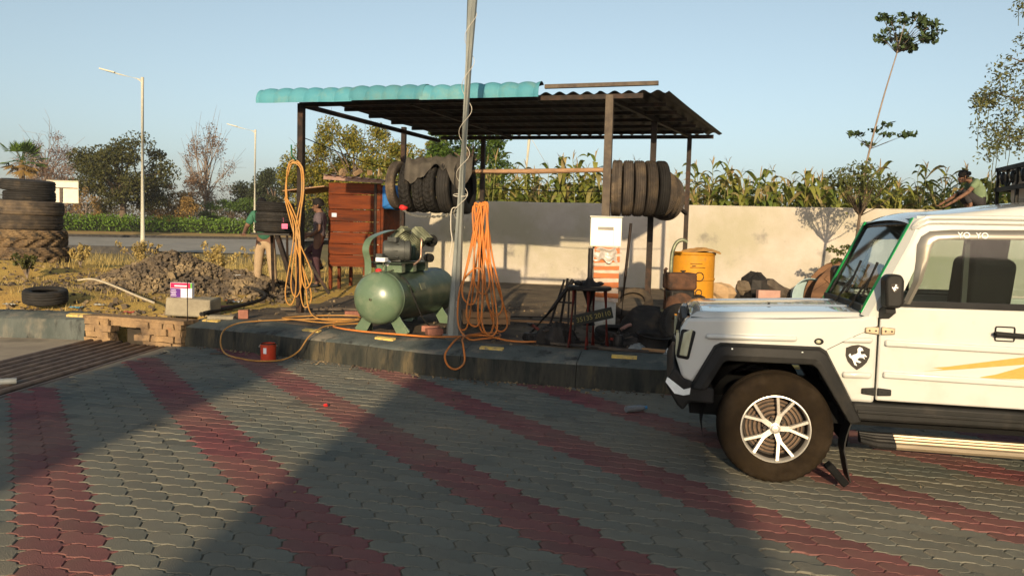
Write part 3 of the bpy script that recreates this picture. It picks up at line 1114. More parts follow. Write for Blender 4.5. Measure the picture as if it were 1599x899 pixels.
bo = bev(bm.build('bumper', M_plast, jeep), 0.015)
for sg in (1, -1):
    tp = MB().prism([(0.722, 0.63), (0.712, 0.665), (0.60, 0.585), (0.555, 0.60), (0.56, 0.555), (0.60, 0.545), (0.66, 0.555)], 0.861 * sg, 0.866 * sg, SZ)
    tp.build('reflective_tape', M_tape, bo)
# wheel arches
def arch(dx, sg):
    o_ = [(0.565, 0.600), (0.415, 0.895), (0.375, 0.918), (-0.255, 0.924), (-0.300, 0.898), (-0.535, 0.455)]
    i_ = [(0.455, 0.600), (0.350, 0.790), (0.325, 0.803), (-0.205, 0.808), (-0.238, 0.785), (-0.452, 0.440)]
    mb = MB()
    vs = []
    n = len(o_)
    for k in range(n):
        (a, b), (c, d) = o_[k], i_[k]
        m1 = (a * .35 + c * .65, b * .35 + d * .65)
        vs += [(a + dx, 0.846 * sg, b), (a * .85 + c * .15 + dx, 0.905 * sg, b * .85 + d * .15), (m1[0] + dx, 0.932 * sg, m1[1]), (c + dx, 0.925 * sg, d), (c + dx, 0.70 * sg, d), (a + dx, 0.70 * sg, b)]
    fs = []
    for k in range(n - 1):
        for q in range(6):
            q2 = (q + 1) % 6
            fs.append((k * 6 + q, k * 6 + q2, (k + 1) * 6 + q2, (k + 1) * 6 + q))
    fs += [tuple(range(5, -1, -1)), tuple((n - 1) * 6 + q for q in range(6))]
    mb.add(vs, fs)
    o = bev(mb.build('wheel_arch', M_plast, jeep), 0.008)
    for s_ in (0.30, -0.14):
        MB().cyl((s_ + dx, 0.88 * sg, 0.885), (s_ + dx, 0.915 * sg, 0.885), 0.006, n=8).build('rivet', M_tape, o)
    lin = MB().lathe([(0.47, 0.18 * sg), (0.47, 0.82 * sg)], 16, Matrix.Translation((dx, 0, 0.36)) @ Matrix.Rotation(-pi / 2, 4, 'X') @ Matrix.Rotation(pi, 4, 'Z'), a0=-0.2, a1=pi + 0.2)
    lin.v = [(x, abs(y) * sg, z) for x, y, z in lin.v]
    lin.build('wheel_liner', M_cab, jeep)
for sg in (1, -1):
    arch(0, sg)
    arch(-2.4, sg)
# sill, underside, running board
panel('sill', [(-0.47, 0.455), (-0.47, 0.577), (-1.93, 0.577), (-1.93, 0.468)], 0.70, 0.872, M_plast, bw=0.02)
panel('sill_trim', [(-0.50, 0.505), (-0.50, 0.530), (-1.93, 0.534), (-1.93, 0.509)], 0.868, 0.880, M_plast, bw=0.008)
MB().box((-1.25, 0, 0.46), (3.6, 1.30, 0.14)).build('chassis', M_cab, jeep)
for sg in (1, -1):
    mb = MB()
    pr = [(0.78, 0.372), (0.84, 0.374), (0.843, 0.364), (0.868, 0.362), (0.870, 0.352), (0.90, 0.348), (0.902, 0.338), (0.925, 0.330), (0.938, 0.312), (0.925, 0.295), (0.80, 0.29)]
    n = len(pr)
    vs = []
    for s_ in (-0.73, -1.98):
        vs += [(s_, y_ * sg, z_) for y_, z_ in pr]
    fs = [(q, n + q, n + (q + 1) % n, (q + 1) % n) for q in range(n)] + [tuple(range(n)), tuple(range(2 * n - 1, n - 1, -1))]
    mb.add(vs, fs)
    st = mb.build('running_board', M_chrome, jeep)
    vs = []
    for s_, k in ((-0.735, 1.03), (-0.62, 1.0), (-0.53, 0.72)):
        vs += [(s_, (0.78 + (y_ - .78) * k) * sg, 0.335 + (z_ - .335) * (1.05 if k > .9 else .8) + (0 if k > .9 else .01)) for y_, z_ in pr]
    fs = [(l * n + q, (l + 1) * n + q, (l + 1) * n + (q + 1) % n, l * n + (q + 1) % n) for l in range(2) for q in range(n)] + [tuple(range(n)), tuple(range(3 * n - 1, 2 * n - 1, -1))]
    MB().add(vs, fs).build('end_cap', M_plast, st)
    # mud flap
    mb = MB()
    vs = []
    for k in range(9):
        t = k / 8
        s_ = -0.475 + 0.045 * sin(pi * t) * (1 if t < .6 else .8) - 0.01 * t
        for y_ in (0.66, 0.885):
            vs += [(s_ - 0.004, y_ * sg, lerp(0.46, 0.045, t)), (s_ + 0.004, y_ * sg, lerp(0.46, 0.045, t))]
    fs = []
    for k in range(8):
        a = k * 4
        fs += [(a, a + 4, a + 6, a + 2), (a + 1, a + 3, a + 7, a + 5), (a + 2, a + 6, a + 7, a + 3), (a, a + 1, a + 5, a + 4)]
    mb.add(vs, fs)
    mb.build('mud_flap', M_plast, jeep)
# windscreen, pillars, roof
ws = []
wsb, wst = (-0.505, 1.140), (-0.790, 1.772)
def wsp(t, y_, off=0.0):
    return (lerp(wsb[0], wst[0], t) + off * 0.91, y_ * (1 - 0.03 * t), lerp(wsb[1], wst[1], t) + off * 0.41)
wf = MB()
for (y0, y1, t0, t1) in ((-0.76, 0.76, 0.0, 0.085), (-0.76, 0.76, 0.945, 1.0), (-0.76, -0.70, 0.07, 0.95), (0.70, 0.76, 0.07, 0.95)):
    vs = [wsp(t0, y0), wsp(t0, y1), wsp(t1, y1), wsp(t1, y0), wsp(t0, y0, -.03), wsp(t0, y1, -.03), wsp(t1, y1, -.03), wsp(t1, y0, -.03)]
    wf.add(vs, [(0, 1, 2, 3), (7, 6, 5, 4), (0, 4, 5, 1), (1, 5, 6, 2), (2, 6, 7, 3), (3, 7, 4, 0)])
wfo = wf.build('windscreen', M_gloss, jeep)
vs = [wsp(.06, -.72, -.012), wsp(.06, .72, -.012), wsp(.96, .72, -.012), wsp(.96, -.72, -.012)]
MB().add(vs, [(0, 1, 2, 3)]).build('pane', M_glass, wfo)
for sg in (1, -1):
    vs = [wsp(0.02, .725 * sg, .006), wsp(0.02, .792 * sg, .006), wsp(1.0, .802 * sg, .006), wsp(1.0, .735 * sg, .006), wsp(0.02, .755 * sg, -.02), wsp(0.02, .790 * sg, -.02), wsp(1.0, .800 * sg, -.02), wsp(1.0, .755 * sg, -.02)]
    MB().add(vs, [(0, 1, 2, 3), (0, 4, 5, 1), (1, 5, 6, 2), (2, 6, 7, 3), (3, 7, 4, 0)]).build('green_strip', M_green, wfo)
    # A-pillar
    vs = []
    for t in (0.0, 0.33, 0.66, 1.0):
        w_ = 0.085
        a = wsp(t, .795 * sg)
        s_, z_ = a[0], a[2]
        vs += [(s_ + .004, .79 * sg, z_), (s_ - .035, .846 * sg, z_ - .008), (s_ - w_ - .02, .842 * sg, z_ - .012), (s_ - w_ - .02, .77 * sg, z_ - .012)]
    fs = []
    for k in range(3):
        for q in range(4):
            q2 = (q + 1) % 4
            fs.append((k * 4 + q, k * 4 + q2, (k + 1) * 4 + q2, (k + 1) * 4 + q))
    MB().add(vs, fs).build('pillar', M_paint, jeep, smooth=45)
# wipers on the windscreen
for y_ in (0.44, -0.12):
    w_ = MB().tube([wsp(.02, y_, .02), wsp(.22, y_ + .12, .03), wsp(.34, y_ + .16, .022)], 0.008, 6)
    w_.tube([wsp(.16, y_ + .19, .018), wsp(.52, y_ + .11, .018)], 0.010, 6)
    w_.build('wiper', M_gloss, wfo)
# roof shell
def roof_edge(s_):
    return 1.785 + 0.085 * smooth01((-0.80 - s_) / 0.9) + 0.03 * smooth01((-1.4 - s_) / 1.0)
def roof_fn(a, b):
    s_ = lerp(-0.765, -3.22, a)
    t = lerp(-1, 1, b)
    drop = 0.055 * max(0, 1 - a / 0.05) ** 2
    e = abs(t)
    y_ = 0.80 * t
    z_ = roof_edge(s_) + 0.040 * (1 - e ** 2.5) - drop
    if e > 0.93:
        q = (e - 0.93) / 0.07
        z_ -= 0.085 * q * q
        y_ = math.copysign(0.80 * 0.93 + 0.05 * sin(q * pi / 2), t)
    return (s_, y_, z_)
rf = MB().grid(roof_fn, 40, 60).build('roof', M_paint, jeep, smooth=50)
for sg in (1, -1):
    for z_, o_ in ((1.772, 0.840), (1.742, 0.852)):
        path = [(-0.775, o_ - .05, 1.70), (-0.80, o_ - .012, z_ - .03), (-0.84, o_, z_ - .006), (-0.92, o_, z_ + .006), (-1.5, o_, z_ + .010), (-3.2, o_, z_ + .014)]
        MB().tube([(s_, y_ * sg, z2) for s_, y_, z2 in spline(path, 4)], 0.015, 8).build('roof_gutter', M_paint, rf, smooth=True)
    vs = [(-0.80, .79 * sg, 1.70), (-3.2, .79 * sg, 1.72), (-3.2, .845 * sg, 1.80), (-0.80, .80 * sg, 1.785), (-0.80, .838 * sg, 1.72), (-3.2, .845 * sg, 1.735)]
    MB().add(vs, [(0, 1, 5, 4), (4, 5, 2, 3)]).build('roof_side', M_paint, rf)
# cabin
MB().box((-1.9, 0, 0.62), (2.6, 1.56, 0.08)).build('floor', M_cab, jeep)
MB().box((-0.66, 0, 1.12), (0.30, 1.50, 0.16)).build('dashboard', M_dash, jeep)
MB().box((-3.2, 0, 1.20), (0.05, 1.6, 1.15)).build('tailgate', M_paint, jeep)
for y_, sx_ in ((0.40, 0.0), (-0.40, -0.24)):
    seat = MB().box((-1.10 + sx_, y_, 0.86), (0.52, 0.50, 0.20))
    so_ = bev(seat.build('seat', M_cab, jeep), 0.05, 3)
    Mr = Matrix.Rotation(radians(-5), 4, 'Y')
    b2 = bev(MB().box((-1.30 + sx_, y_, 1.20), (0.26, 0.52, 0.66), M=Mr).build('backrest', M_cab, so_), 0.05, 3)
    bev(MB().box((-1.33 + sx_, y_, 1.60), (0.20, 0.34, 0.22), M=Mr).build('headrest', M_cab, so_), 0.04, 3)
for y_ in (0.74, -0.74):
    MB().beam((-1.12, y_, 1.24), (-1.12, y_, 1.66), 0.03, 0.03).build('grab_rail', M_dash, jeep)
st_ = MB().tube([(-0.93 + 0.08 * cos(a), -0.40 + 0.19 * sin(a), 1.27 + 0.17 * cos(a)) for a in [2 * pi * k / 24 for k in range(24)]], 0.014, 6, closed=True)
st_.tube([(-0.93, -0.40, 1.27), (-0.78, -0.40, 1.15)], 0.025, 8)
st_.build('steering_wheel', M_dash, jeep)
# mirrors
for sg in (1, -1):
    out = [(-0.600, 1.205), (-0.590, 1.385), (-0.613, 1.412), (-0.675, 1.416), (-0.697, 1.39), (-0.703, 1.235), (-0.684, 1.205)]
    mb = MB().prism(out, 0.875 * sg, 1.04 * sg, SZ)
    if sg == 1:
        mb.f = [q[::-1] for q in mb.f]
    mo = bev(mb.build('mirror', M_plast, jeep), 0.022, 3)
    MB().beam((-0.63, 0.84 * sg, 1.15), (-0.645, 0.96 * sg, 1.20), 0.06, 0.06).build('mirror_arm', M_plast, mo)
    MB().add([(-0.7045, 0.895 * sg, 1.23), (-0.7045, 1.02 * sg, 1.23), (-0.700, 1.02 * sg, 1.38), (-0.700, 0.895 * sg, 1.38)], [(0, 1, 2, 3)]).build('mirror_glass', M_chrome, mo)
# shield emblem with a prancing horse, on fender and mirror
def shield(cx, cz, w, h, y_, parent):
    out = []
    for x, z in ((-.5, .36), (-.25, .46), (0, .5), (.25, .46), (.5, .36), (.5, .05), (.40, -.18), (.22, -.36), (0, -.5), (-.22, -.36), (-.40, -.18), (-.5, .05)):
        out.append((cx + x * w, cz + z * h))
    o = MB().prism(out, y_, y_ + .004, SZ).build('emblem', M_alloyd, parent)
    horse = [(-.36, .05), (-.30, .12), (-.24, .02), (-.16, .08), (-.08, .10), (0.0, .16), (-.02, .30), (.06, .38), (.16, .34), (.22, .24), (.14, .24), (.10, .20), (.14, .10), (.28, .12), (.38, .02), (.30, .02), (.24, .05), (.30, -.08), (.20, -.02), (.08, -.02), (-.02, -.10), (.16, -.18), (.10, -.22), (-.08, -.18), (0.0, -.34), (-.10, -.30), (-.18, -.14), (-.24, -.06), (-.30, -.04)]
    MB().prism([(cx - x * w * 1.05, cz + z * h * 1.05 + .02 * h) for x, z in horse], y_ + .004, y_ + .0065, SZ).build('emblem_horse', M_white, o)
shield(-0.487, 0.866, 0.145, 0.165, 0.8505, jeep)
shield(-0.645, 1.33, 0.050, 0.060, 1.0405, jeep)
# pressed crease and seams on the cowl
for sg in (1, -1):
    MB().tube([(-0.60, 0.849 * sg, 1.075), (-0.45, 0.8515 * sg, 0.995), (-0.30, 0.8515 * sg, 0.905)], 0.0022, 5).build('cowl_seam', M_alloyd, jeep)
    MB().tube([(0.575, 0.835 * sg, 1.060), (0.0, 0.838 * sg, 1.092), (-0.50, 0.838 * sg, 1.120)], 0.004, 5).build('hood_seam', M_alloyd, jeep)
# side marker lamp
mk = MB().ball((-0.247, 0.852, 0.956), (0.030, 0.014, 0.022), 14, 8)
mk.build('marker_lamp', M_plast, jeep, smooth=True)
MB().ball((-0.243, 0.862, 0.956), (0.017, 0.008, 0.013), 10, 6).build('marker_lens', M_lens, jeep, smooth=True)
# lettering on the visor
fc = bpy.data.curves.new('lettering', 'FONT')
fc.body = 'YO  YO'
fc.size = 0.052
fc.extrude = 0.0006
fo = bpy.data.objects.new('lettering', fc)
COL.objects.link(fo)
dg = bpy.context.evaluated_depsgraph_get()
me = bpy.data.meshes.new_from_object(fo.evaluated_get(dg))
bpy.data.objects.remove(fo)
me.materials.append(M_white)
tx = bpy.data.objects.new('lettering', me)
COL.objects.link(tx)
tx.parent = jeep
tx.location = (-1.02, 0.890, 1.652)
tx.rotation_euler = (radians(84), 0, pi)
# wheels
def wheel(loc, sg):
    w = bpy.data.objects.new('wheel', None)
    COL.objects.link(w)
    w.parent = jeep
    w.location = loc
    w.rotation_euler = (-pi / 2 * sg, 0.35, 0)       # axle along local Z, outer face towards +Z
    R, W2 = 0.372, 0.125
    pr = [(0.222, -W2 + .01), (0.235, -W2 - .006), (0.30, -W2 - .012), (0.345, -W2 + .002), (0.365, -W2 + .03), (0.366, -0.075), (0.358, -0.073), (0.358, -0.060), (0.372, -0.058), (0.373, -0.02), (0.362, -0.018), (0.362, -0.006), (0.373, -0.004), (0.373, 0.03),
          (0.362, 0.032), (0.362, 0.044), (0.372, 0.046), (0.369, 0.080), (0.366, W2 - .03), (0.348, W2 - .003), (0.325, W2 + .006), (0.300, W2 + .013), (0.285, W2 + .011), (0.268, W2 + .014), (0.245, W2 + .009), (0.230, W2 + .004), (0.220, W2 - .012)]
    ty = MB().lathe(pr, 92)
    ty.v = [(x * (1 - .022 * (abs(z) > .07 and sqrt(x * x + y * y) > .34 and (int(92 * ((atan2(y, x) / (2 * pi)) % 1) + .5) % 2))), y * (1 - .022 * (abs(z) > .07 and sqrt(x * x + y * y) > .34 and (int(92 * ((atan2(y, x) / (2 * pi)) % 1) + .5) % 2))), z) for x, y, z in ty.v]
    tyo = ty.build('tyre', M_rub, w, smooth=40)
    rim = MB().lathe([(0.226, W2 - .02), (0.224, W2 + .006), (0.217, W2 + .008), (0.211, W2 - .004), (0.206, W2 - .05), (0.198, -0.08)], 64)
    ro = rim.build('rim', M_alloy, w, smooth=40)
    MB().lathe([(0.0001, 0.0), (0.198, 0.0), (0.2045, W2 - .045)], 40).build('rim_back', M_alloyd, ro)
    dr = MB()
    for r0, r1, z_ in ((0.055, 0.075, .035), (0.090, 0.105, .03), (0.118, 0.134, .026), (0.148, 0.162, .022), (0.172, 0.184, .018)):
        dr.lathe([(r0, 0.002), (r0, z_), (r1, z_), (r1, 0.002)], 40)
    dr.build('brake_drum', M_disc, ro, smooth=40)
    for k in range(5):
        sp = MB()
        for dlt in (-0.25, 0.25):
            a0 = 2 * pi * k / 5 + pi / 2
            a1 = a0 + dlt
            p0 = Vector((0.078 * cos(a0), 0.078 * sin(a0), W2 - .024))
            p1 = Vector((0.214 * cos(a1), 0.214 * sin(a1), W2 - .004))
            d = (p1 - p0)
            t = Vector((-d.y, d.x, 0)).normalized()
            vs = []
            for p, hw in ((p0, 0.010), (lerp(p0, p1, .5), 0.0085), (p1, 0.009)):
                vs += [p - t * hw, p + t * hw, p + t * (hw + .003) - Vector((0, 0, .03)), p - t * (hw + .003) - Vector((0, 0, .03))]
            fs = []
            for l in range(2):
                for q in range(4):
                    fs.append((l * 4 + q, l * 4 + (q + 1) % 4, (l + 1) * 4 + (q + 1) % 4, (l + 1) * 4 + q))
            sp.m = 0
            sp.add(vs, fs)
        a0 = 2 * pi * k / 5 + pi / 2
        sp.beam((0.02 * cos(a0), 0.02 * sin(a0), W2 - .042), (0.094 * cos(a0), 0.094 * sin(a0), W2 - .037), 0.034, 0.03, (0, 0, 1))
        sp.build('spoke', M_alloy, ro)
    hb = MB().lathe([(0.0001, W2 - .008), (0.020, W2 - .010), (0.026, W2 - .018), (0.034, W2 - .020), (0.038, W2 - .03), (0.045, 0.0)], 24)
    hb.build('hub_cap', M_alloy, ro, smooth=40)
    for k in range(5):
        a = 2 * pi * k / 5 + pi / 2 + pi / 5
        MB().cyl((0.062 * cos(a), 0.062 * sin(a), 0.03), (0.062 * cos(a), 0.062 * sin(a), 0.075), 0.013, n=6).build('wheel_nut', M_alloyd, ro)
for s_ in (0.0, -2.4):
    for sg in (1, -1):
        wheel((s_, 0.9 * sg - 0.125 * sg, 0.366), sg)
# roof carrier with luggage
car = MB()
def rk(y_, z_):
    return (-1.68 + 0.03 * y_, y_, z_)
for z_ in (2.035, 2.185):
    car.beam(rk(-0.66, z_), rk(0.72, z_), 0.03, 0.03)
for k in range(7):
    y_ = -0.66 + k * 0.23
    car.beam(rk(y_, 1.90), rk(y_, 2.185), 0.022, 0.022) if k % 2 == 0 else car.beam(rk(y_, 2.03), rk(y_, 2.185), 0.02, 0.02)
for k in range(6):
    y0 = -0.66 + k * 0.23
    a, b = (2.04, 2.18) if k % 2 else (2.18, 2.04)
    car.beam(rk(y0, a), rk(y0 + .23, b), 0.012, 0.012)
for y_ in (-0.66, 0.72):
    for z_ in (2.035, 2.185):
        car.beam((-1.68, y_, z_), (-3.1, y_, z_), 0.03, 0.03)
    for s_ in (-2.2, -2.7, -3.1):
        car.beam((s_, y_, 1.9), (s_, y_, 2.185), 0.022, 0.022)
co = car.build('roof_carrier', M_plast, jeep)
for y_ in (-0.54, -0.31, -0.08, 0.15, 0.4):
    MB().ball(rk(y_, 2.115), (0.02, 0.032, 0.05), 10, 8).build('carrier_lamp', M_gloss, co, smooth=True)
bev(MB().box((-2.3, 0.04, 2.06), (1.1, 1.2, 0.28)).build('luggage_box', M_cream, jeep), 0.04)
# ------------------------------------------------------------------ leaning galvanised light pole with spiral wire
M_galv = mat('galvanised_steel', (0.29, 0.295, 0.26), (0.21, 0.22, 0.20), scale=5, rough=0.5, metal=0.45, bump=0.05, bscale=60, c3=(0.15, 0.165, 0.16), s3=3, stretch=(1, 1, .3))
M_wire = mat('pale_wire', (0.50, 0.46, 0.38), (0.40, 0.37, 0.31), rough=0.6)
pole = thing('light_pole', 'tall galvanised octagonal pole with wire wound round it at the kerb', 'pole', (-0.70, 9.28, 0.30))
PT = Vector((0.285, -0.12, 8.0))
MB().tube([(0, 0, 0), PT * .5, PT], [0.090, 0.060, 0.030], 8).build('shaft', M_galv, pole)
MB().box((0, 0, 0.045), (0.22, 0.22, 0.03), 0.3).build('base_plate', M_galv, pole)
w = MB()
pts = []
for k in range(0, 300):
    t = 0.17 + 0.62 * k / 299
    r = lerp(0.090, 0.030, t) * .96 + 0.001
    a = 2 * pi * (t * 8.0) / 0.46 * (1 + .05 * sin(t * 9))
    pts.append(PT * t + Vector((r * cos(a), r * sin(a), 0)))
w.tube(pts, 0.0035, 5)
w.build('spiral_wire', M_wire, pole)
w = MB().tube(spline([(0.03, -0.11, 1.60), (-0.045, -0.08, 1.57), (-0.05, -0.08, 1.35), (-0.03, -0.095, 1.2), (-0.06, -0.08, 1.0)], 6), 0.006, 5)
w.tube([Vector((0.05, 0, 1.75)) + Vector((0.085 * cos(a), 0.085 * sin(a), 0.02 * sin(a))) for a in [2 * pi * k / 20 for k in range(20)]], 0.006, 5, closed=True)
w.build('tie_wire', M_wire, pole)
# stencilled pole number
def text_mesh(body, size, m, name, parent, loc, rot, ext=0.0008):
    c = bpy.data.curves.new(name, 'FONT')
    c.body = body
    c.size = size
    c.extrude = ext
    c.align_x = 'CENTER'
    o = bpy.data.objects.new(name, c)
    COL.objects.link(o)
    me_ = bpy.data.meshes.new_from_object(o.evaluated_get(bpy.context.evaluated_depsgraph_get()))
    bpy.data.objects.remove(o)
    me_.materials.append(m)
    t = bpy.data.objects.new(name, me_)
    COL.objects.link(t)
    t.parent = parent
    t.location = loc
    t.rotation_euler = rot
    return t
text_mesh('10', 0.075, M_white, 'lettering', pole, (0.012, -0.079, 0.45), (radians(90), radians(90), radians(-4)))

# ------------------------------------------------------------------ air compressor
M_cg = mat('compressor_green_paint', (0.098, 0.145, 0.088), (0.080, 0.122, 0.075), scale=3, rough=0.30, spec=0.5, c3=(0.16, 0.19, 0.125), s3=5, lo3=.5, hi3=.75)
M_cd = mat('compressor_dark_green', (0.046, 0.066, 0.043), (0.032, 0.046, 0.033), scale=3, rough=0.32, c3=(0.085, 0.095, 0.06), s3=4)
M_motor = mat('grey_motor', (0.075, 0.078, 0.072), (0.045, 0.048, 0.045), scale=6, rough=0.5, metal=0.2)
M_alum = mat('cast_aluminium', (0.20, 0.21, 0.14), (0.11, 0.12, 0.08), scale=9, rough=0.45, metal=0.4, c3=(0.045, 0.052, 0.035), s3=8)
M_knob = mat('red_plastic', (0.50, 0.03, 0.03), (0.4, 0.025, 0.025), rough=0.4)
M_copper = mat('copper_pipe', (0.52, 0.34, 0.24), (0.42, 0.27, 0.19), rough=0.4, metal=0.7)
aX = Vector((0.30, 0.954, 0)).normalized()
cang = atan2(aX.y, aX.x)
comp = thing('air_compressor', 'green horizontal tank air compressor on the platform beside the light pole', 'compressor', (-1.66, 9.36, 0.34), cang)
# local: x along tank away from camera, y to the left, z up
ZC, RT, LT = 0.43, 0.325, 1.86
prof = [(0.0001, -0.135), (0.09, -0.128), (0.17, -0.105), (0.24, -0.068), (0.29, -0.022), (0.315, 0.022), (RT, 0.06), (RT, 0.115), (RT + .003, 0.117), (RT + .003, 0.127), (RT, 0.129)]
MX = Matrix.Translation((0, 0, ZC)) @ Matrix.Rotation(pi / 2, 4, 'Y')
tk = MB().lathe(prof, 56, MX)
tk.m = 1
tk.lathe([(RT, 0.129), (RT, LT - .129), (RT + .003, LT - .127), (RT + .003, LT - .117), (RT, LT - .115), (RT, LT - .06), (0.315, LT - .022), (0.29, LT + .022), (0.24, LT + .068), (0.17, LT + .105), (0.09, LT + .128), (0.0001, LT + .135)], 56, MX)
tko = tk.build('tank', [M_cg, M_cd], comp, smooth=45)
MB().cyl((-0.155, 0, ZC), (-0.12, 0, ZC), 0.017, n=12).build('drain_plug', M_alum, tko, smooth=40)
MB().cyl((-0.165, 0, ZC), (-0.15, 0, ZC), 0.008, n=8).build('plug_hole', M_gloss, tko)
for x_ in (0.16, 1.52):
    for sg in (-1, 1):
        lg = MB()
        M1 = Matrix.Rotation(radians(38) * sg, 4, 'X')
        lg.box((x_, 0.235 * sg, 0.09), (0.012, 0.14, 0.26), M=Matrix.Rotation(radians(30) * sg, 4, 'X'))
        lg.beam((x_, 0.19 * sg, 0.20), (x_ + 0.015, 0.345 * sg, 0.0), 0.085, 0.012, (1, 0, 0))
        lg.beam((x_ + .005, 0.17 * sg, 0.16), (x_ + 0.19, 0.26 * sg, 0.0), 0.085, 0.012, (1, 0, 0))
        lg.build('foot', M_cg, comp)
MB().lathe([(0.0001, .012), (.034, .012), (.038, 0), (.038, -.02), (0.0001, -.02)], 20, Matrix.Translation((0.34, 0.02, ZC + RT + .10)) @ Matrix.Rotation(-pi / 2, 4, 'Y')).build('pressure_gauge', M_white, comp, smooth=40)
MB().cyl((0.34, 0.02, ZC + RT - .02), (0.34, 0.02, ZC + RT + .07), .008, n=8).build('gauge_stem', M_alum, comp)
MB().box((0.72, -RT * .93, ZC + .125), (0.16, .006, 0.09), M=Matrix.Rotation(radians(-22), 4, 'X')).build('rating_plate', M_alum, tko)
MB().beam((0.30, -0.285, ZC + .16), (0.42, -0.31, ZC + .08), 0.05, 0.03).build('handle', M_cd, tko)
# carrier plate and saddles
MB().box((0.72, 0, ZC + RT + .105), (0.98, 0.44, 0.012)).build('carrier_plate', M_cd, comp)
for x_ in (0.38, 0.72, 1.10):
    MB().box((x_, 0, ZC + RT + .045), (0.10, 0.36, 0.12)).build('saddle', M_cg, comp)
Zp = ZC + RT + .112
# motor
mt = MB().lathe([(0.0001, -.19), (0.10, -.19), (0.125, -.17), (0.132, -.13), (0.132, .08), (0.126, .085), (0.126, .10), (0.132, .105), (0.128, .15), (0.09, .17), (0.0001, .17)], 32, Matrix.Translation((0.50, -0.04, Zp + .145)) @ Matrix.Rotation(radians(90), 4, 'X') @ Matrix.Rotation(radians(25), 4, 'Y'))
mo_ = mt.build('motor', M_motor, comp, smooth=40)
fn = MB()
for k in range(10):
    a = 2 * pi * k / 10
    fn = MB().box((0, 0, 0), (0.02, 0.16, 0.006), M=Matrix.Rotation(a, 4, 'Y'))
    fn.v = [(x + 0.50 + 0.136 * sin(a + pi / 2), y - 0.02, z + Zp + .145 + 0.136 * cos(a + pi / 2)) for x, y, z in fn.v]
    fn.build('cooling_fin', M_motor, mo_)
MB().box((0.42, -0.02, Zp + .285), (0.11, 0.12, 0.06)).build('terminal_box', M_motor, mo_)
# pump: crankcase and two finned cylinders in a V with heads
pk = MB().box((0.94, -0.02, Zp + .12), (0.24, 0.22, 0.22))
po = bev(pk.build('crankcase', M_cd, comp), 0.03)
for sg in (-1, 1):
    Mv = Matrix.Translation((0.94, -0.02, Zp + .17)) @ Matrix.Rotation(radians(-40) * sg, 4, 'X')
    cy = MB()
    prf = []
    for k in range(7):
        z0 = 0.03 + k * 0.025
        prf += [(0.085, z0), (0.118, z0 + .003), (0.118, z0 + .010), (0.085, z0 + .013)]
    cy.lathe(prf, 24, Mv)
    cyo = cy.build('cylinder', M_alum, comp, smooth=40)
    hd_ = MB().box((0, 0, 0.232), (0.24, 0.24, 0.06))
    hd_.v = [tuple(Mv @ Vector(p)) for p in hd_.v]
    bev(hd_.build('cylinder_head', M_alum, cyo), 0.012)
    for k in range(5):
        f_ = MB().box((-0.09 + k * 0.045, 0, 0.274), (0.012, 0.22, 0.034))
        f_.v = [tuple(Mv @ Vector(p)) for p in f_.v]
        f_.build('fin', M_alum, cyo)
for (x_, y_, z_, r) in ((1.18, -0.20, 0.275, 0.082), (1.12, -0.20, 0.045, 0.060)):
    M1 = Matrix.Translation((x_, y_, Zp + z_)) @ Matrix.Rotation(radians(90), 4, 'X') @ Matrix.Rotation(radians(-35), 4, 'Y')
    fl = MB().lathe([(0.0001, -.05), (r * .9, -.05), (r, -.035), (r, .035), (r * .93, .05), (r * .4, .052), (r * .38, .09), (0.0001, .09)], 28, M1)
    fl.build('air_filter', M_plast, comp, smooth=40)
# belt guard: flywheel behind a bent flat bar
fw_ = MB().lathe([(0.03, -.02), (0.15, -.02), (0.165, -.03), (0.185, -.03), (0.185, .03), (0.165, .03), (0.15, .02), (0.03, .02)], 40, Matrix.Translation((0.94, 0.20, Zp + .17)) @ Matrix.Rotation(pi / 2, 4, 'X'), closed=True)
fw_.build('flywheel', M_cd, comp, smooth=40)
path = spline([(0.10, 0.165, ZC + .27), (0.09, 0.165, ZC + .45), (0.03, 0.165, ZC + .585), (0.08, 0.165, ZC + .685), (0.20, 0.165, ZC + .745), (0.45, 0.165, ZC + .80), (0.75, 0.165, ZC + .835), (1.02, 0.165, ZC + .82), (1.16, 0.165, ZC + .72), (1.18, 0.165, ZC + .5)], 6)
bg_ = MB()
vs = []
for i, p in enumerate(path):
    a = path[max(0, i - 1)]
    b = path[min(len(path) - 1, i + 1)]
    d = (b - a).normalized()
    nn = Vector((-d.z, 0, d.x))
    for (yy, tt) in ((-.045, 0), (.045, 0), (.045, .006), (-.045, .006)):
        vs.append(p + Vector((0, yy, 0)) + nn * tt)
fs = []
for i in range(len(path) - 1):
    for q in range(4):
        fs.append((i * 4 + q, i * 4 + (q + 1) % 4, (i + 1) * 4 + (q + 1) % 4, (i + 1) * 4 + q))
bg_.add(vs, fs)
bg_.build('belt_guard', M_cg, comp, smooth=40)
MB().tube(spline([(0.80, -0.22, Zp + .30), (0.74, -0.26, Zp + .29), (0.72, -0.265, Zp + .2), (0.72, -0.26, Zp + .06), (0.66, -0.25, Zp + .01), (0.60, -0.22, Zp - .03)], 6), 0.013, 8).build('discharge_pipe', M_copper, comp, smooth=True)
sw = MB().box((0.20, 0.03, ZC + RT + .145), (0.10, 0.13, 0.055))
bev(sw.build('pressure_switch', M_white, comp), 0.008)
MB().box((0.20, 0.05, ZC + RT + .195), (0.08, 0.09, 0.045)).build('switch_cover', M_motor, comp)
MB().cyl((0.20, 0.01, ZC + RT - .02), (0.20, 0.01, ZC + RT + .12), 0.009, n=8).build('riser', M_alum, comp)
kb = MB().ball((0.10, 0.02, ZC + RT + .012), (0.042, 0.042, 0.030), 14, 8)
kb.build('valve_knob', M_knob, comp, smooth=True)
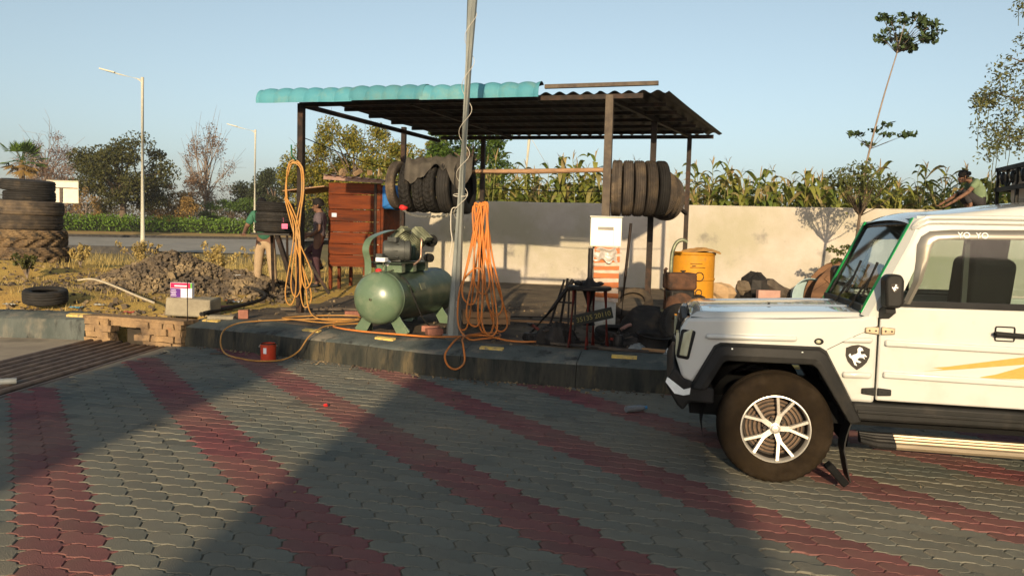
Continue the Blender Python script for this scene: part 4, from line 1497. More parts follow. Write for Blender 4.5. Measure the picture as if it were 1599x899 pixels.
MB().tube(spline([(0.26, -0.20, ZC + .285), (0.30, -0.29, ZC + .18), (0.34, -0.36, ZC - .02), (0.5, -0.44, 0.12), (0.72, -0.52, 0.02), (0.95, -0.60, 0.012)], 8), 0.009, 6).build('power_cable', M_plast, comp, smooth=True)
for (x_, y_) in ((0.02, 0.2), (0.30, 0.22)):
    MB().tube([(x_, y_, ZC + RT - .06), (x_, y_ - .3, ZC + RT + .02)], 0.007, 6).build('rail', M_alum, comp)

# ------------------------------------------------------------------ hoses
M_hoseo = mat('orange_hose', (0.50, 0.165, 0.035), (0.40, 0.135, 0.035), scale=6, rough=0.5, c3=(0.25, 0.13, 0.06), s3=4, lo3=.52, hi3=.7)
M_hosey = mat('dusty_yellow_hose', (0.40, 0.195, 0.045), (0.31, 0.155, 0.045), scale=6, rough=0.55, c3=(0.34, 0.22, 0.10), s3=2.5, lo3=.5, hi3=.7)
rg = random.Random(11)
pts = []
top = Vector((-0.40, 9.20, 1.95))
specs = [(-.60, 9.30, .42), (-.50, 9.10, .75), (-.30, 9.15, .40), (-.20, 9.20, .62), (-.44, 9.05, .50), (-.14, 9.25, .42), (-.36, 9.1, .88), (-.25, 9.0, .40)]
for k, (bx, by, bz) in enumerate(specs):
    j = rg.uniform(-.03, .03)
    tx_ = top + Vector((rg.uniform(-.06, .05), rg.uniform(-.03, .03), rg.uniform(-.06, .02)))
    pts += [tx_ + Vector((-.035, 0, -.05)), tx_ + Vector((0, 0, .015)), tx_ + Vector((.04, 0, -.04)),
            Vector((lerp(tx_.x, bx, .45) + .05, lerp(tx_.y, by, .5), lerp(tx_.z, bz, .45))),
            Vector((bx + .09, by + .02, bz + .16)), Vector((bx + .02, by, bz)), Vector((bx - .09, by - .02, bz + .15)),
            Vector((lerp(tx_.x, bx, .5) - .06, lerp(tx_.y, by, .5), lerp(tx_.z, bz, .5)))]
pts += [Vector((-0.60, 9.15, 1.0)), Vector((-0.63, 9.05, .55)), Vector((-0.50, 8.95, .365)), Vector((-0.32, 8.98, .365)), Vector((-0.14, 9.2, .365)), Vector((-0.16, 9.5, .365)), Vector((-0.35, 9.5, .365)),
        Vector((-0.56, 9.1, .37)), Vector((-0.60, 8.75, .40)), Vector((-0.66, 8.42, .36)), Vector((-0.715, 8.34, .26)), Vector((-0.68, 8.33, .15)), Vector((-0.59, 8.33, .11)), Vector((-0.50, 8.34, .19)),
        Vector((-0.52, 8.40, .36)), Vector((-0.55, 8.70, .39)), Vector((-0.50, 9.0, .40)), Vector((-0.30, 9.1, .385)), Vector((0.0, 8.83, .368)), Vector((0.28, 8.83, .368)), Vector((0.44, 9.05, .37))]
solo(MB().tube(spline(pts, 7), 0.0115, 7), 'air_hose', M_hoseo, 'bright orange air hose hung in loops on the light pole, tail over the kerb', 'hose', smooth=True)
# yellow hose on the left post, across the floor and round the paint can
pts = []
topL = Vector((-3.17, 11.12, 2.55))
for k, (bx, by, bz) in enumerate(((-3.10, 11.0, .62), (-2.96, 11.0, .47), (-3.18, 11.0, .50), (-2.94, 10.95, .75))):
    tx_ = topL + Vector((rg.uniform(-.02, .02), rg.uniform(-.02, .02), rg.uniform(-.03, .02)))
    cr = -1 if k % 2 else 1
    pts += [tx_ + Vector((-.09, 0, -.10)), tx_ + Vector((-.03, 0, 0)), tx_ + Vector((.06, 0, -.015)), tx_ + Vector((.11, 0, -.12)), tx_ + Vector((.115, 0, -.45)),
            Vector((lerp(tx_.x, bx, .55) + .06 * cr, 11.03, lerp(tx_.z, bz, .55))), Vector((bx + .075, by, bz + .22)), Vector((bx, by, bz)), Vector((bx - .075, by, bz + .2)),
            Vector((lerp(tx_.x, bx, .5) + .02 * cr, 11.03, lerp(tx_.z, bz, .5))), tx_ + Vector((-.12, 0, -.5))]
pts += [Vector((-3.0, 11.0, 1.0)), Vector((-2.9, 10.9, .5)), Vector((-2.7, 10.6, .37)), Vector((-2.35, 10.3, .375)), Vector((-2.1, 10.6, .38)), Vector((-2.3, 11.0, .37)), Vector((-2.8, 10.9, .365)),
        Vector((-3.15, 10.55, .365)), Vector((-2.9, 10.25, .38)), Vector((-2.4, 10.0, .38)), Vector((-2.05, 10.35, .385)), Vector((-2.4, 10.55, .37)), Vector((-3.0, 10.35, .365)), Vector((-3.35, 10.12, .362)), Vector((-3.56, 9.97, .345)),
        Vector((-3.68, 9.78, .27)), Vector((-3.66, 9.62, .13)), Vector((-3.52, 9.42, .03)), Vector((-3.25, 9.20, .014)), Vector((-2.98, 9.06, .014)), Vector((-2.72, 9.11, .03)), Vector((-2.56, 9.20, .12)), Vector((-2.45, 9.30, .30)), Vector((-2.35, 9.62, .375)), Vector((-2.2, 9.9, .375)), Vector((-2.0, 10.1, .37))]
solo(MB().tube(spline(pts, 7), 0.0098, 7), 'air_hose', M_hosey, 'faded yellow air hose hung on the left shelter post and looped round the red can', 'hose', smooth=True)
solo(MB().tube(spline([(-2.35, 10.3, .36), (-2.25, 9.72, .365), (-1.86, 9.40, .36), (-1.37, 9.20, .36), (-0.95, 9.06, .36), (-0.62, 9.14, .36), (-0.3, 9.3, .36)], 8), 0.012, 7), 'air_hose', M_hoseo, 'orange hose lying straight along the platform edge under the compressor', 'hose', smooth=True)
MB().tube([(-3.16, 11.24, 2.58), (-3.16, 11.10, 2.58), (-3.19, 11.05, 2.63), (-3.19, 11.02, 2.78)], 0.012, 6).build('hook', mat('green_hook', (0.03, .12, .07), rough=.5), shed)

# ------------------------------------------------------------------ hanging tyres, wooden bar, chain, cloth
M_wood = mat('weathered_pole_wood', (0.30, 0.18, 0.10), (0.20, 0.12, 0.07), scale=12, rough=0.85, bump=0.3, bscale=60, stretch=(.15, 1, 1))
solo(MB().tube([(-1.80, 11.08, 2.46), (-0.6, 10.75, 2.45), (0.3, 10.53, 2.46), (1.22, 10.28, 2.485)], [0.034, 0.032, 0.036, 0.03], 10), 'wooden_bar', M_wood, 'brown wooden bar lashed level between the shelter posts, tyres hanging from it', 'bar', smooth=True)
GH = 'used tyres hanging under the shelter'
hang = [('leftmost hanging tyre, narrow and brown, tied with green cord beside the blue tarp', -1.66, .34, .20, .12, 'block', M_rubd),
        ('chevron-treaded hanging tyre just right of the narrow brown one, under the grey cloth', -1.46, .36, .22, .16, 'chev', M_rubk),
        ('second chevron-treaded hanging tyre under the notch of the grey cloth', -1.28, .36, .22, .16, 'chev', M_rubk),
        ('middle hanging tyre of the cloth-covered row, directly above the chain sag', -1.10, .365, .22, .16, 'chev', M_rubk),
        ('smooth hanging tyre with green cord under the right flap of cloth', -0.91, .37, .22, .18, 'rib', M_rubk),
        ('last tyre of the cloth-covered row, half hidden behind the light pole', -0.70, .37, .22, .18, 'rib', M_rubk)]
for i, (lb, x_, R, ri, W, pt, mm) in enumerate(hang):
    yb = 11.08 - (x_ + 1.80) * 0.272
    tyre(lb, GH, (x_, yb, 2.45 - ri + .0), R, ri, W, pt, mm, axis=SU + Vector((0, .04 * (i % 3 - 1), 0)), spin=i * .7)
for i, lb in enumerate(('tread-worn hanging tyre touching the brown steel post above the meter box', 'second hanging tyre right of the post above the meter box',
                        'third of the five large hanging tyres right of the post', 'fourth of the five large hanging tyres, with a pale worn tread', 'fifth large hanging tyre, black, in front of the receding smaller tyres')):
    p = Vector((1.375 + i * 0.142, 10.42 - i * 0.012, 2.255))
    tyre(lb, GH, p, .375, .22, .138, 'block' if i == 0 else 'rib', M_rubk if i == 4 else M_rubd, axis=SU + Vector((0, .10 + .05 * i, 0)), spin=i * .9)
for i, lb in enumerate(('first small tyre of the row hanging towards the rear right of the shelter', 'second small tyre of the row hanging towards the rear right of the shelter',
                        'rearmost small hanging tyre, nearest the right shelter post')):
    p = Vector((2.05 + i * 0.115, 11.02 + i * 0.30, 2.24 - .015 * i))
    tyre(lb, GH, p, .345, .20, .14, 'rib', M_rubd, axis=(0.80, 0.52, 0), spin=i)
solo(MB().tube([(1.22, 10.30, 2.485), (1.95, 10.42, 2.47), (2.07, 11.68, 2.45)], 0.022, 8), 'steel_bar', M_steel, 'dark steel bar carrying the tyres right of the meter box', 'bar')
# grey cloth over the tyres
M_cloth = mat('grey_tarpaulin_cloth', (0.085, 0.075, 0.060), (0.055, 0.048, 0.040), scale=5, rough=0.95, bump=0.25, bscale=50)
def cloth_fn(a, b):
    x_ = lerp(-1.52, -0.58, a)
    yb = 11.08 - (x_ + 1.80) * 0.272
    low = 0.46 + 0.16 * sin(a * 9.0 + .6) + 0.12 * max(0, sin(a * 3.3 * pi - .8)) - 0.16 * max(0, 1 - abs(a - .2) / .10) - .10 * max(0, 1 - abs(a - .62) / .06)
    th_ = lerp(-radians(100), radians(55), b)
    r = 0.388 + 0.030 * abs(sin(a * 16.5)) + 0.018 * sin(a * 31 + b * 4) + .018 * sin(b * 9 + a * 5) + .03 * gnoise(a * 7, b * 5, 1.0)
    zc = 2.235
    if b < 0.35:
        t = 1 - b / 0.35
        ang_ = lerp(radians(-18), radians(-18) - low * 1.9, t)
    else:
        ang_ = lerp(radians(-18), radians(60), (b - .35) / .65)
    return (x_ + sin(ang_) * .0, yb + r * sin(ang_), zc + r * cos(ang_))
solo(MB().grid(cloth_fn, 50, 24), 'cover_cloth', M_cloth, 'ragged grey cloth draped over the row of hanging tyres behind the light pole', 'cloth', smooth=True)
# chain
M_chain = mat('steel_chain', (0.34, 0.33, 0.28), (0.22, 0.21, 0.18), rough=0.45, metal=0.6)
chain = thing('chain', 'steel chain sagging under the covered tyres to the light pole', 'chain', (0, 0, 0))
cp = spline([(-1.60, 10.85, 1.93), (-1.42, 10.62, 1.83), (-1.17, 10.3, 1.80), (-0.90, 9.8, 1.81), (-0.73, 9.42, 1.85), (-0.64, 9.24, 1.88)], 7)
lk = MB()
ringp = []
for a in [2 * pi * k / 14 for k in range(14)]:
    ringp.append((0.030 * cos(a), 0.015 * sin(a), 0))
lk.tube(ringp, 0.005, 5, closed=True)
lproto = None
for i, (a, b) in enumerate(zip(cp, cp[1:])):
    d = (b - a)
    L_ = d.length
    nl = max(1, int(round(L_ / 0.046)))
    for q in range(nl):
        p = a + d * ((q + .5) / nl)
        qt = Vector((1, 0, 0)).rotation_difference(d.normalized())
        rot = (qt.to_matrix() @ Matrix.Rotation((pi / 2) * ((i + q) % 2) + .4, 3, 'X')).to_euler()
        if lproto is None:
            lproto = lk.build('link', M_chain, chain, smooth=True)
            lproto.location, lproto.rotation_euler = p, rot
        else:
            link_copy(lproto, 'link', chain, p, rot)
solo(MB().ball((-1.55, 10.80, 1.93), (0.06, 0.05, 0.045), 12, 8, jit=.15, rng=rg), 'red_rag', M_knob, 'small red rag knotted at the left end of the chain', 'rag', smooth=True)

# ------------------------------------------------------------------ meter box on taped pillar
M_box = mat('cream_metal_box', (0.74, 0.73, 0.60), (0.70, 0.69, 0.56), rough=0.45, spec=.4)
M_slot = mat('grey_meter_window', (0.25, 0.23, 0.20), rough=0.3)
mbx = thing('meter_box', 'cream metal meter box with a slot window above the taped pillar', 'box', (1.15, 9.62, 1.66), radians(-3))
bev(MB().box((0, 0, 0), (0.385, 0.17, 0.365)).build('case', M_box, mbx), 0.012)
MB().box((0, -.005, 0.186), (0.41, 0.21, 0.014)).build('lid', M_galv, mbx)
MB().box((0.005, -0.0865, -0.02), (0.33, 0.006, 0.29)).build('door', M_box, mbx)
MB().box((-0.005, -0.0905, 0.04), (0.195, 0.004, 0.04)).build('slot', M_slot, mbx)
MB().box((0.095, -0.0905, -0.07), (0.003, 0.003, 0.20)).build('door_edge', M_slot, mbx)
M_pw = mat('dirty_white_post', (0.38, 0.37, 0.33), (0.28, 0.27, 0.24), rough=0.7, c3=(.3, .26, .2), s3=6)
M_tapew = mat('white_plastic_tape', (0.46, 0.37, 0.29), (0.36, 0.28, 0.22), scale=15, rough=0.35)
M_taper = mat('orange_red_plastic_tape', (0.40, 0.12, 0.03), (0.32, 0.10, 0.035), scale=15, rough=0.35)
pil = thing('taped_pillar', 'white pillar wrapped in red and white barrier tape under the meter box', 'pillar', (1.17, 9.62, 0.33), radians(-3))
MB().box((0.0, 0, 0.575), (0.27, 0.15, 1.15)).build('post', M_pw, pil)
z_ = 0.47
k = 0
while z_ < 1.12:
    hgt = rg.uniform(.045, .075)
    b = MB().box((0, 0, z_ + hgt / 2), (0.30 + .01 * (k % 2) + rg.uniform(0, .012), 0.185 + .008 * (k % 2), hgt))
    tilt = rg.uniform(-.05, .05)
    b.v = [(x, y, z + tilt * x + rg.uniform(-.006, .006)) for x, y, z in b.v]
    b.build('tape_band', M_taper if k % 2 else M_tapew, pil)
    z_ += hgt * .97
    k += 1
M_film = mat('crumpled_plastic_film', (0.42, 0.38, 0.33), (0.33, 0.29, 0.25), scale=9, rough=0.3, bump=0.6, bscale=20, spec=.6)
def film(a, b):
    an = lerp(-2.7, 1.0, a)
    r = 0.185 + .03 * gnoise(a * 9, b * 5, 1) + .02 * sin(a * 19)
    return (r * sin(an) * 1.15, -r * cos(an) * .75, 1.13 - b * (0.14 + .10 * abs(gnoise(a * 6, 3, 1)) + .28 * max(0, 1 - abs(a - .28) / .12)) + .01 * sin(a * 23))
MB().grid(film, 40, 10).build('plastic_film', M_film, pil, smooth=True)
solo(MB().tube([(1.42, 9.95, 0.34), (1.46, 9.92, 1.1), (1.505, 9.9, 1.78)], 0.019, 8), 'iron_rod', M_steel, 'thin black iron rod standing upright right of the meter box', 'rod', smooth=True)

# ------------------------------------------------------------------ red tyre stand with number plate
M_rede = mat('rusty_red_enamel', (0.26, 0.035, 0.022), (0.16, 0.03, 0.02), scale=9, rough=0.5, bump=.15, bscale=80, c3=(.06, .03, .025), s3=6)
M_iron = mat('oily_black_iron', (0.030, 0.026, 0.023), (0.016, 0.015, 0.014), scale=8, rough=0.5, metal=0.3, bump=.2, bscale=60)
stand = thing('tyre_stand', 'red-legged tyre fitting stand with round black plate and upright spindle', 'tyre stand', (0.885, 8.74, 0.335))
MB().lathe([(0.0001, .655), (.235, .655), (.25, .665), (.25, .690), (.235, .70), (0.0001, .70)], 36).build('plate', M_iron, stand, smooth=40)
for an in (200, 262, 335, 70):
    a = radians(an)
    MB().tube([(0.19 * cos(a), 0.17 * sin(a), 0.66), (0.235 * cos(a), 0.20 * sin(a), 0.0)], 0.024, 10).build('leg', M_rede, stand, smooth=True)
MB().tube([(0.23 * cos(2 * pi * k / 28), 0.20 * sin(2 * pi * k / 28), 0.03) for k in range(28)], 0.014, 6, closed=True).build('base_ring', M_iron, stand, smooth=True)
MB().lathe([(0.0001, 1.13), (.026, 1.13), (.030, 1.12), (.030, .80), (.05, .76), (.12, .715), (.13, .695)], 20).build('spindle', M_iron, stand, smooth=40)
MB().cyl((0.0, 0.05, .25), (0.0, 0.05, .66), 0.085, n=20).build('cylinder', M_iron, stand, smooth=40)
for (x_, y_, z_, r) in ((-.14, -.05, .735, .05), (.12, .02, .73, .045), (-.05, .12, .73, .05)):
    MB().ball((x_, y_, z_), (r, r * .8, r * .55), 10, 6, jit=.15, rng=rg).build('clamp', M_iron, stand)
M_plate = mat('black_number_plate', (0.022, 0.022, 0.018), (0.014, 0.014, 0.012), rough=0.5)
M_ylet = mat('yellow_plate_lettering', (0.20, 0.165, 0.04), (.14, .115, .03), rough=.6)
npl = thing('number_plate', 'dark number plate with yellow characters wired across the red stand legs', 'number plate', (0.905, 8.425, 0.72), rot=(radians(-4), radians(-13), radians(8)))
bev(MB().box((0, 0, 0), (0.44, 0.012, 0.125)).build('plate', M_plate, npl), 0.005)
text_mesh('35135 20110', 0.075, M_ylet, 'lettering', npl, (0, -0.0075, -0.026), (radians(90), 0, 0))

# long bars, old frame and scrap at the stand's left
solo(MB().tube([(0.215, 9.35, 0.36), (0.50, 9.28, 0.72), (0.735, 9.22, 1.07)], [0.022, 0.024, 0.028], 10), 'lever_bar', M_iron, 'long black lever bar leaning against the tyre stand', 'bar', smooth=True)
fr_ = thing('rusty_trestle', 'rusty thin steel trestle standing behind the tyre stand legs', 'trestle', (0.58, 9.35, 0.34))
for (a, b) in (((-.14, 0, .16), (.12, 0, .18)), ((-.10, 0, .18), (.06, .05, .72)), ((.02, 0, .17), (.10, .05, .74)), ((.12, 0, 0), (.12, .05, .70)), ((-.02, .02, .45), (.2, .02, .44)), ((-.12, 0, 0), (-.10, 0, .2)), ((.04, 0, .60), (.24, .02, .60)), ((.2, 0, .1), (.2, .02, .6))):
    MB().beam(a, b, 0.022, 0.022).build('bar', M_iron, fr_)
for (lb, nm, c, s_, nn, seed) in (('heap of oily black rags and parts left of the tyre stand', 'scrap_heap', (0.52, 8.93, 0.34), (0.26, 0.15, 0.22), 60, 1),
                                 ('low heap of dark scrap rubber between tyre stand and jeep', 'scrap_heap', (1.42, 8.95, 0.34), (0.30, 0.18, 0.14), 40, 2)):
    r2 = random.Random(seed)
    def heap_fn(a, b, c=c, s_=s_, seed=seed):
        an = 2 * pi * a
        rr = sin(b * pi / 2)
        hgt = cos(b * pi / 2)
        j = 1 + .35 * gnoise(4 * cos(an) + seed, 4 * sin(an), 1) + .22 * gnoise(9 * cos(an) + b * 3, 9 * sin(an), 1, seed)
        return (c[0] + s_[0] * rr * cos(an) * j, c[1] + s_[1] * rr * sin(an) * j, c[2] + s_[2] * hgt * (1 + .4 * gnoise(an * 2 * rr, b * 6, 1, seed)))
    h_ = thing(nm, lb, 'scrap', (0, 0, 0))
    MB().grid(heap_fn, 36, 12).build('mound', M_iron, h_, smooth=30)
    for k in range(10):
        a = r2.uniform(0, 6.28)
        q = r2.uniform(.2, 1)
        p = Vector((c[0] + s_[0] * q * cos(a), c[1] + s_[1] * q * sin(a), c[2] + s_[2] * (1 - q) + .02))
        d = Vector((r2.uniform(-1, 1), r2.uniform(-.5, .5), r2.uniform(-.2, .5))).normalized() * r2.uniform(.05, .13)
        MB().beam(p - d, p + d, r2.uniform(.015, .04), r2.uniform(.01, .03)).build('scrap_piece', r2.choice([M_iron, M_iron, M_steelg, M_rede]), h_)
# inner tubes and tyres behind
GT = 'tyres and tubes lying behind the tyre stand'
tyre('tyre lying flat behind the taped pillar, lowest of the small pile', GT, (1.62, 10.5, 0.44), .33, .20, .16, 'rib', M_rubd, (0.05, -.1, 1))
tyre('tyre leaning open on the small pile behind the taped pillar', GT, (1.66, 10.62, 0.68), .30, .19, .13, 'rib', M_rubd, (-.25, -.55, .8), 1.0)
M_tube = mat('olive_tube_rubber', (0.16, 0.15, 0.085), (0.10, 0.095, 0.06), rough=.55)
solo(MB().tube(spline([(1.45, 9.35, 0.45), (1.50, 9.5, 0.62), (1.66, 9.6, 0.72), (1.85, 9.6, 0.70), (2.0, 9.5, 0.66)], 8), 0.028, 8), 'inner_tube', M_tube, 'pale olive rubber tube arching over the dark heap beside the engine', 'tube', smooth=True)
solo(MB().tube(spline([(1.30, 9.0, 0.52), (1.42, 9.1, 0.56), (1.52, 9.2, 0.50), (1.62, 9.1, 0.54)], 8), 0.022, 8), 'inner_tube', mat('pink_brown_tube', (.28, .16, .12), (.2, .11, .09), rough=.6), 'short pinkish tube end sticking out beside the taped pillar', 'tube', smooth=True)
def sack_fn(a, b):
    an = 2 * pi * a
    rr = sin(b * pi * .5) ** .7
    hgt = cos(b * pi * .5)
    j = 1 + .10 * gnoise(2 * cos(an), 2 * sin(an), 1, 5)
    return (1.80 + .50 * rr * cos(an) * j, 9.25 + .28 * rr * sin(an) * j, .34 + (.36 - .10 * cos(an)) * hgt * (1 + .2 * gnoise(an, b * 4, 1, 2)))
solo(MB().grid(sack_fn, 40, 14), 'tarpaulin_heap', M_rubk, 'large heap of dark rubber sheet slumped in front of the engine', 'rubber heap', smooth=True)

# ------------------------------------------------------------------ old engine
M_rust = mat('rusty_brown_iron', (0.105, 0.052, 0.030), (0.055, 0.030, 0.020), scale=7, rough=0.75, bump=.3, bscale=50, c3=(.025, .02, .018), s3=4, lo3=.5, hi3=.65)
eng = thing('diesel_engine', 'old rusty brown diesel engine with bent exhaust pipe by the yellow drum', 'engine', (2.10, 9.62, 0.33), radians(8))
bev(MB().box((0, 0, .74), (0.37, 0.26, 0.215)).build('fuel_tank', M_rust, eng), 0.035, 3)
MB().lathe([(0.0001, .875), (.035, .875), (.035, .865), (.02, .86), (.02, .84)], 14, Matrix.Translation((.04, 0, 0))).build('filler_cap', M_iron, eng)
bev(MB().box((0, 0, .46), (0.32, 0.28, 0.36)).build('block', M_iron, eng), 0.03)
MB().lathe([(0.0001, -.02), (.05, -.02), (.05, 0), (.17, 0), (.195, .02), (.195, .08), (.17, .09)], 32, Matrix.Translation((-.02, -.15, .42)) @ Matrix.Rotation(pi / 2, 4, 'X') @ Matrix.Scale(-1, 4, (0, 0, 1))).build('flywheel_cover', M_rust, eng, smooth=40)
MB().cyl((-.02, -.26, .42), (-.02, -.235, .42), .018, n=10).build('shaft_end', M_alum, eng)
MB().tube(spline([(-.10, .05, .62), (-.10, .05, .98), (-.085, .05, 1.12), (-.04, .05, 1.22), (.03, .04, 1.255), (.09, .03, 1.23)], 6), 0.024, 10).build('exhaust_pipe', M_alum, eng, smooth=True)
MB().tube([(-.20, -.05, .40), (-.21, -.05, .88), (-.19, -.05, .90)], 0.022, 8).build('pipe', M_rust, eng, smooth=True)
for z_ in (.60, .80):
    r_ = .055 if z_ > .7 else .04
    MB().tube([(.235 + r_ * cos(2 * pi * k / 18), -.05, z_ + r_ * sin(2 * pi * k / 18)) for k in range(18)], 0.007, 6, closed=True).build('pulley', M_iron, eng)
MB().ball((.24, -.02, .52), (.09, .07, .06), 10, 6, jit=.25, rng=rg).build('carburettor', M_iron, eng)
for y_ in (-.10, .10):
    MB().box((0, y_, .14), (0.46, 0.05, 0.28)).build('skid', M_iron, eng)

# ------------------------------------------------------------------ yellow drum
M_drum = mat('yellow_drum_paint', (0.46, 0.205, 0.016), (0.38, 0.165, 0.014), scale=3, rough=0.5, bump=.06, bscale=30, c3=(.3, .16, .04), s3=7, lo3=.6, hi3=.78)
drum = thing('drum', 'yellow oil drum with a flattened sack on its lid', 'drum', (2.46, 10.5, 0.345))
MB().lathe([(0.0001, 0), (.29, 0), (.30, .015), (.292, .03), (.292, .35), (.302, .36), (.302, .38), (.292, .39), (.292, .70), (.302, .71), (.302, .73), (.292, .74), (.292, 1.04), (.305, 1.05), (.305, 1.075), (.29, 1.08), (.285, 1.05), (0.0001, 1.05)], 44).build('shell', M_drum, drum, smooth=40)
M_lab = mat('drum_marking', (.12, .06, .02), rough=.8)
for (x_, z_, w_, h_) in ((-.02, .93, .16, .006), (.0, .88, .20, .006), (-.05, .90, .05, .012)):
    MB().box((x_, -.299, z_), (w_, .004, h_)).build('marking', M_lab, drum)
def slk(a, b):
    an = 2 * pi * a
    r = b
    return (2.50 + .26 * r * cos(an) * (1 + .15 * gnoise(2 * cos(an), 2 * sin(an), 1, 7)) + .06, 10.45 + .26 * r * sin(an), 1.425 + .06 * cos(r * pi / 2) * (1 + .3 * gnoise(cos(an) * 3, b * 4, 1)) + .02 * r * sin(3 * an))
solo(MB().grid(slk, 30, 10), 'sack', mat('ochre_sacking', (.48, .26, .08), (.38, .2, .07), rough=.9, bump=.3, bscale=60), 'crumpled ochre sack lying on the yellow drum lid', 'sack', smooth=True)

# ------------------------------------------------------------------ red paint can
can = thing('paint_can', 'small dented red paint can on the paving against the kerb', 'can', (-2.93, 9.22, 0.0), .5)
M_can = mat('red_can', (0.50, 0.055, 0.02), (0.42, 0.04, 0.015), scale=9, rough=0.4, c3=(.25, .05, .02), s3=8)
MB().lathe([(0.0001, 0), (.088, 0), (.092, .006), (.090, .02), (.089, .09), (.091, .15), (.093, .20), (.090, .21), (.080, .205), (.078, .12), (0.0001, .12)], 32).build('shell', M_can, can, smooth=40)
MB().lathe([(.094, .198), (.096, .205), (.092, .212), (.079, .209)], 32).build('rim', M_iron, can, smooth=True)
lb_ = MB().lathe([(.0915, .09), (.0925, .16)], 6, a0=-2.45, a1=-2.0)
lb_.build('label', M_white, can)
MB().tube([(.092 * cos(a), .092 * sin(a), .19 + .0 * a) for a in (0, .1)] + [(.11 * cos(t), .11 * sin(t), .17 - .03 * sin((t - .1) * 1.05)) for t in np.linspace(.15, 2.9, 14)] + [(-.092, .01, .19)], 0.003, 5).build('handle', M_wire, can)
# ------------------------------------------------------------------ plank kiosk hut
M_plank = mat('red_brown_plank', (0.135, 0.030, 0.007), (0.078, 0.018, 0.006), scale=7, rough=0.7, bump=0.3, bscale=50, c3=(0.045, 0.014, 0.008), s3=4, stretch=(.25, 1, 2.5), rnd=0.18)
M_tin = mat('pink_faded_tin', (0.30, 0.19, 0.15), (0.20, 0.125, 0.10), scale=3, rough=0.6, c3=(.18, .10, .08), s3=4)
M_blue = mat('blue_tarpaulin', (0.02, 0.12, 0.34), (0.015, 0.09, 0.27), scale=6, rough=0.5, bump=.4, bscale=14)
hut = thing('plank_kiosk', 'red-brown plank kiosk on short legs with a faded tin roof', 'kiosk', (-3.10, 15.0, 0.45), radians(-9))
zz_ = [0.46, 0.66, 0.875, 1.10, 1.31, 1.545, 1.83, 2.06]
for i in range(len(zz_) - 1):
    MB().box((0, 0, (zz_[i] + zz_[i + 1]) / 2), (1.06, 0.03, zz_[i + 1] - zz_[i] - .014)).build('plank', M_plank, hut)
for i in range(len(zz_) - 1):
    MB().box((-0.53, 0.62, (zz_[i] + zz_[i + 1]) / 2), (0.03, 1.2, zz_[i + 1] - zz_[i] - .014)).build('plank', M_plank, hut)
for k in range(7):
    MB().box((0.56, 0.10 + k * 0.16, 1.20), (0.03, 0.15, 1.44)).build('plank', M_plank, hut)
for x_ in (-.50, .52):
    for y_ in (0.05, 1.15):
        MB().box((x_, y_, 1.0), (0.06, 0.06, 2.05)).build('frame_post', M_plank, hut)
MB().box((0.0, 0.60, 0.45), (1.06, 1.2, 0.04)).build('floor', M_plank, hut)
rf_ = MB()
def tin(a, b):
    x_ = lerp(-.64, .70, a)
    y_ = lerp(-.16, 1.4, b)
    return (x_, y_, 2.20 - .10 * a + .05 * b + .018 * sin(x_ * 38) + .015 * gnoise(a * 4, b * 3, 1))
rf_.grid(tin, 60, 6)
ro_ = rf_.build('roof', M_tin, hut, smooth=True)
MB().box((0.0, -0.10, 2.115), (1.20, 0.025, 0.07), M=Matrix.Rotation(radians(3), 4, 'Y')).build('fascia', M_tin, ro_)
for (x_, y_, s_) in ((-.34, .2, (.17, .14, .10)), (.02, .1, (.30, .10, .05)), (.24, .15, (.12, .10, .10))):
    b = MB().rock((x_, y_, 2.27), s_, rg)
    b.build('stone', M_mud, ro_)
bev(MB().box((.70, .42, 1.80), (.30, .9, .46)).build('tarpaulin', M_blue, hut), .05)
MB().box((-.95, .30, 1.92), (.86, 1.1, .02), M=Matrix.Rotation(radians(-7), 4, 'Y')).build('awning', M_wood, hut)
MB().beam((-1.30, -.15, 0.0), (-1.34, -.15, 1.88), .035, .035).build('awning_pole', M_wood, hut)
for x_ in (-.5, -.38, .2, .5):
    MB().box((x_, 0.06 if x_ != -.38 else .2, 0.22), (.055, .055, .5)).build('leg', M_plank, hut)
MB().box((-.41, -.017, 1.43), (.10, .004, .075)).build('sticker', mat('white_sticker', (.55, .56, .62), (.35, .36, .45), scale=20, rough=.5), hut)
MB().box((.43, -.03, 1.25), (.05, .03, 1.6)).build('batten', M_steel, hut)

# ------------------------------------------------------------------ tyre stack, far left, on its mound
GS = 'tyres stacked on the mound at the left edge'
base = Vector((-10.55, 16.7, 0.0))
zb = 0.66
for i, (lb, R, ri, W, pt, mm, dx) in enumerate((
        ('muddy tractor tyre with chevron lugs at the bottom of the left stack', .80, .45, .40, 'lug', M_rubt, .02),
        ('second muddy tractor tyre with chevron lugs from the bottom of the left stack', .79, .45, .39, 'lug', M_rubt, -.02),
        ('third tyre up in the left stack, wide smooth and brown', .73, .42, .33, 'rib', M_rubd, -.05),
        ('fourth tyre up in the left stack, wide and dark, just under the two smaller ones', .71, .42, .32, 'rib', M_rubd, 0.0),
        ('narrower tyre second from the top of the left stack', .50, .28, .23, 'rib', M_rubk, .06),
        ('topmost tyre of the left stack, slightly tilted', .53, .28, .24, 'rib', M_rubk, .02))):
    zb += W / 2
    tyre(lb, GS, base + Vector((dx, 0, zb)), R, ri, W, pt, mm, axis=(.02 * (i % 2), -.01, 1) if i < 5 else (.06, -.05, 1), spin=i * 1.3)
    zb += W / 2 - (.02 if i < 4 else .0)
tyre('worn black tyre lying flat and half sunk in the dirt by the left kerb', None, (-6.92, 11.35, 0.50), .30, .17, .20, 'rib', M_rubk, (.05, -.12, 1), .3)

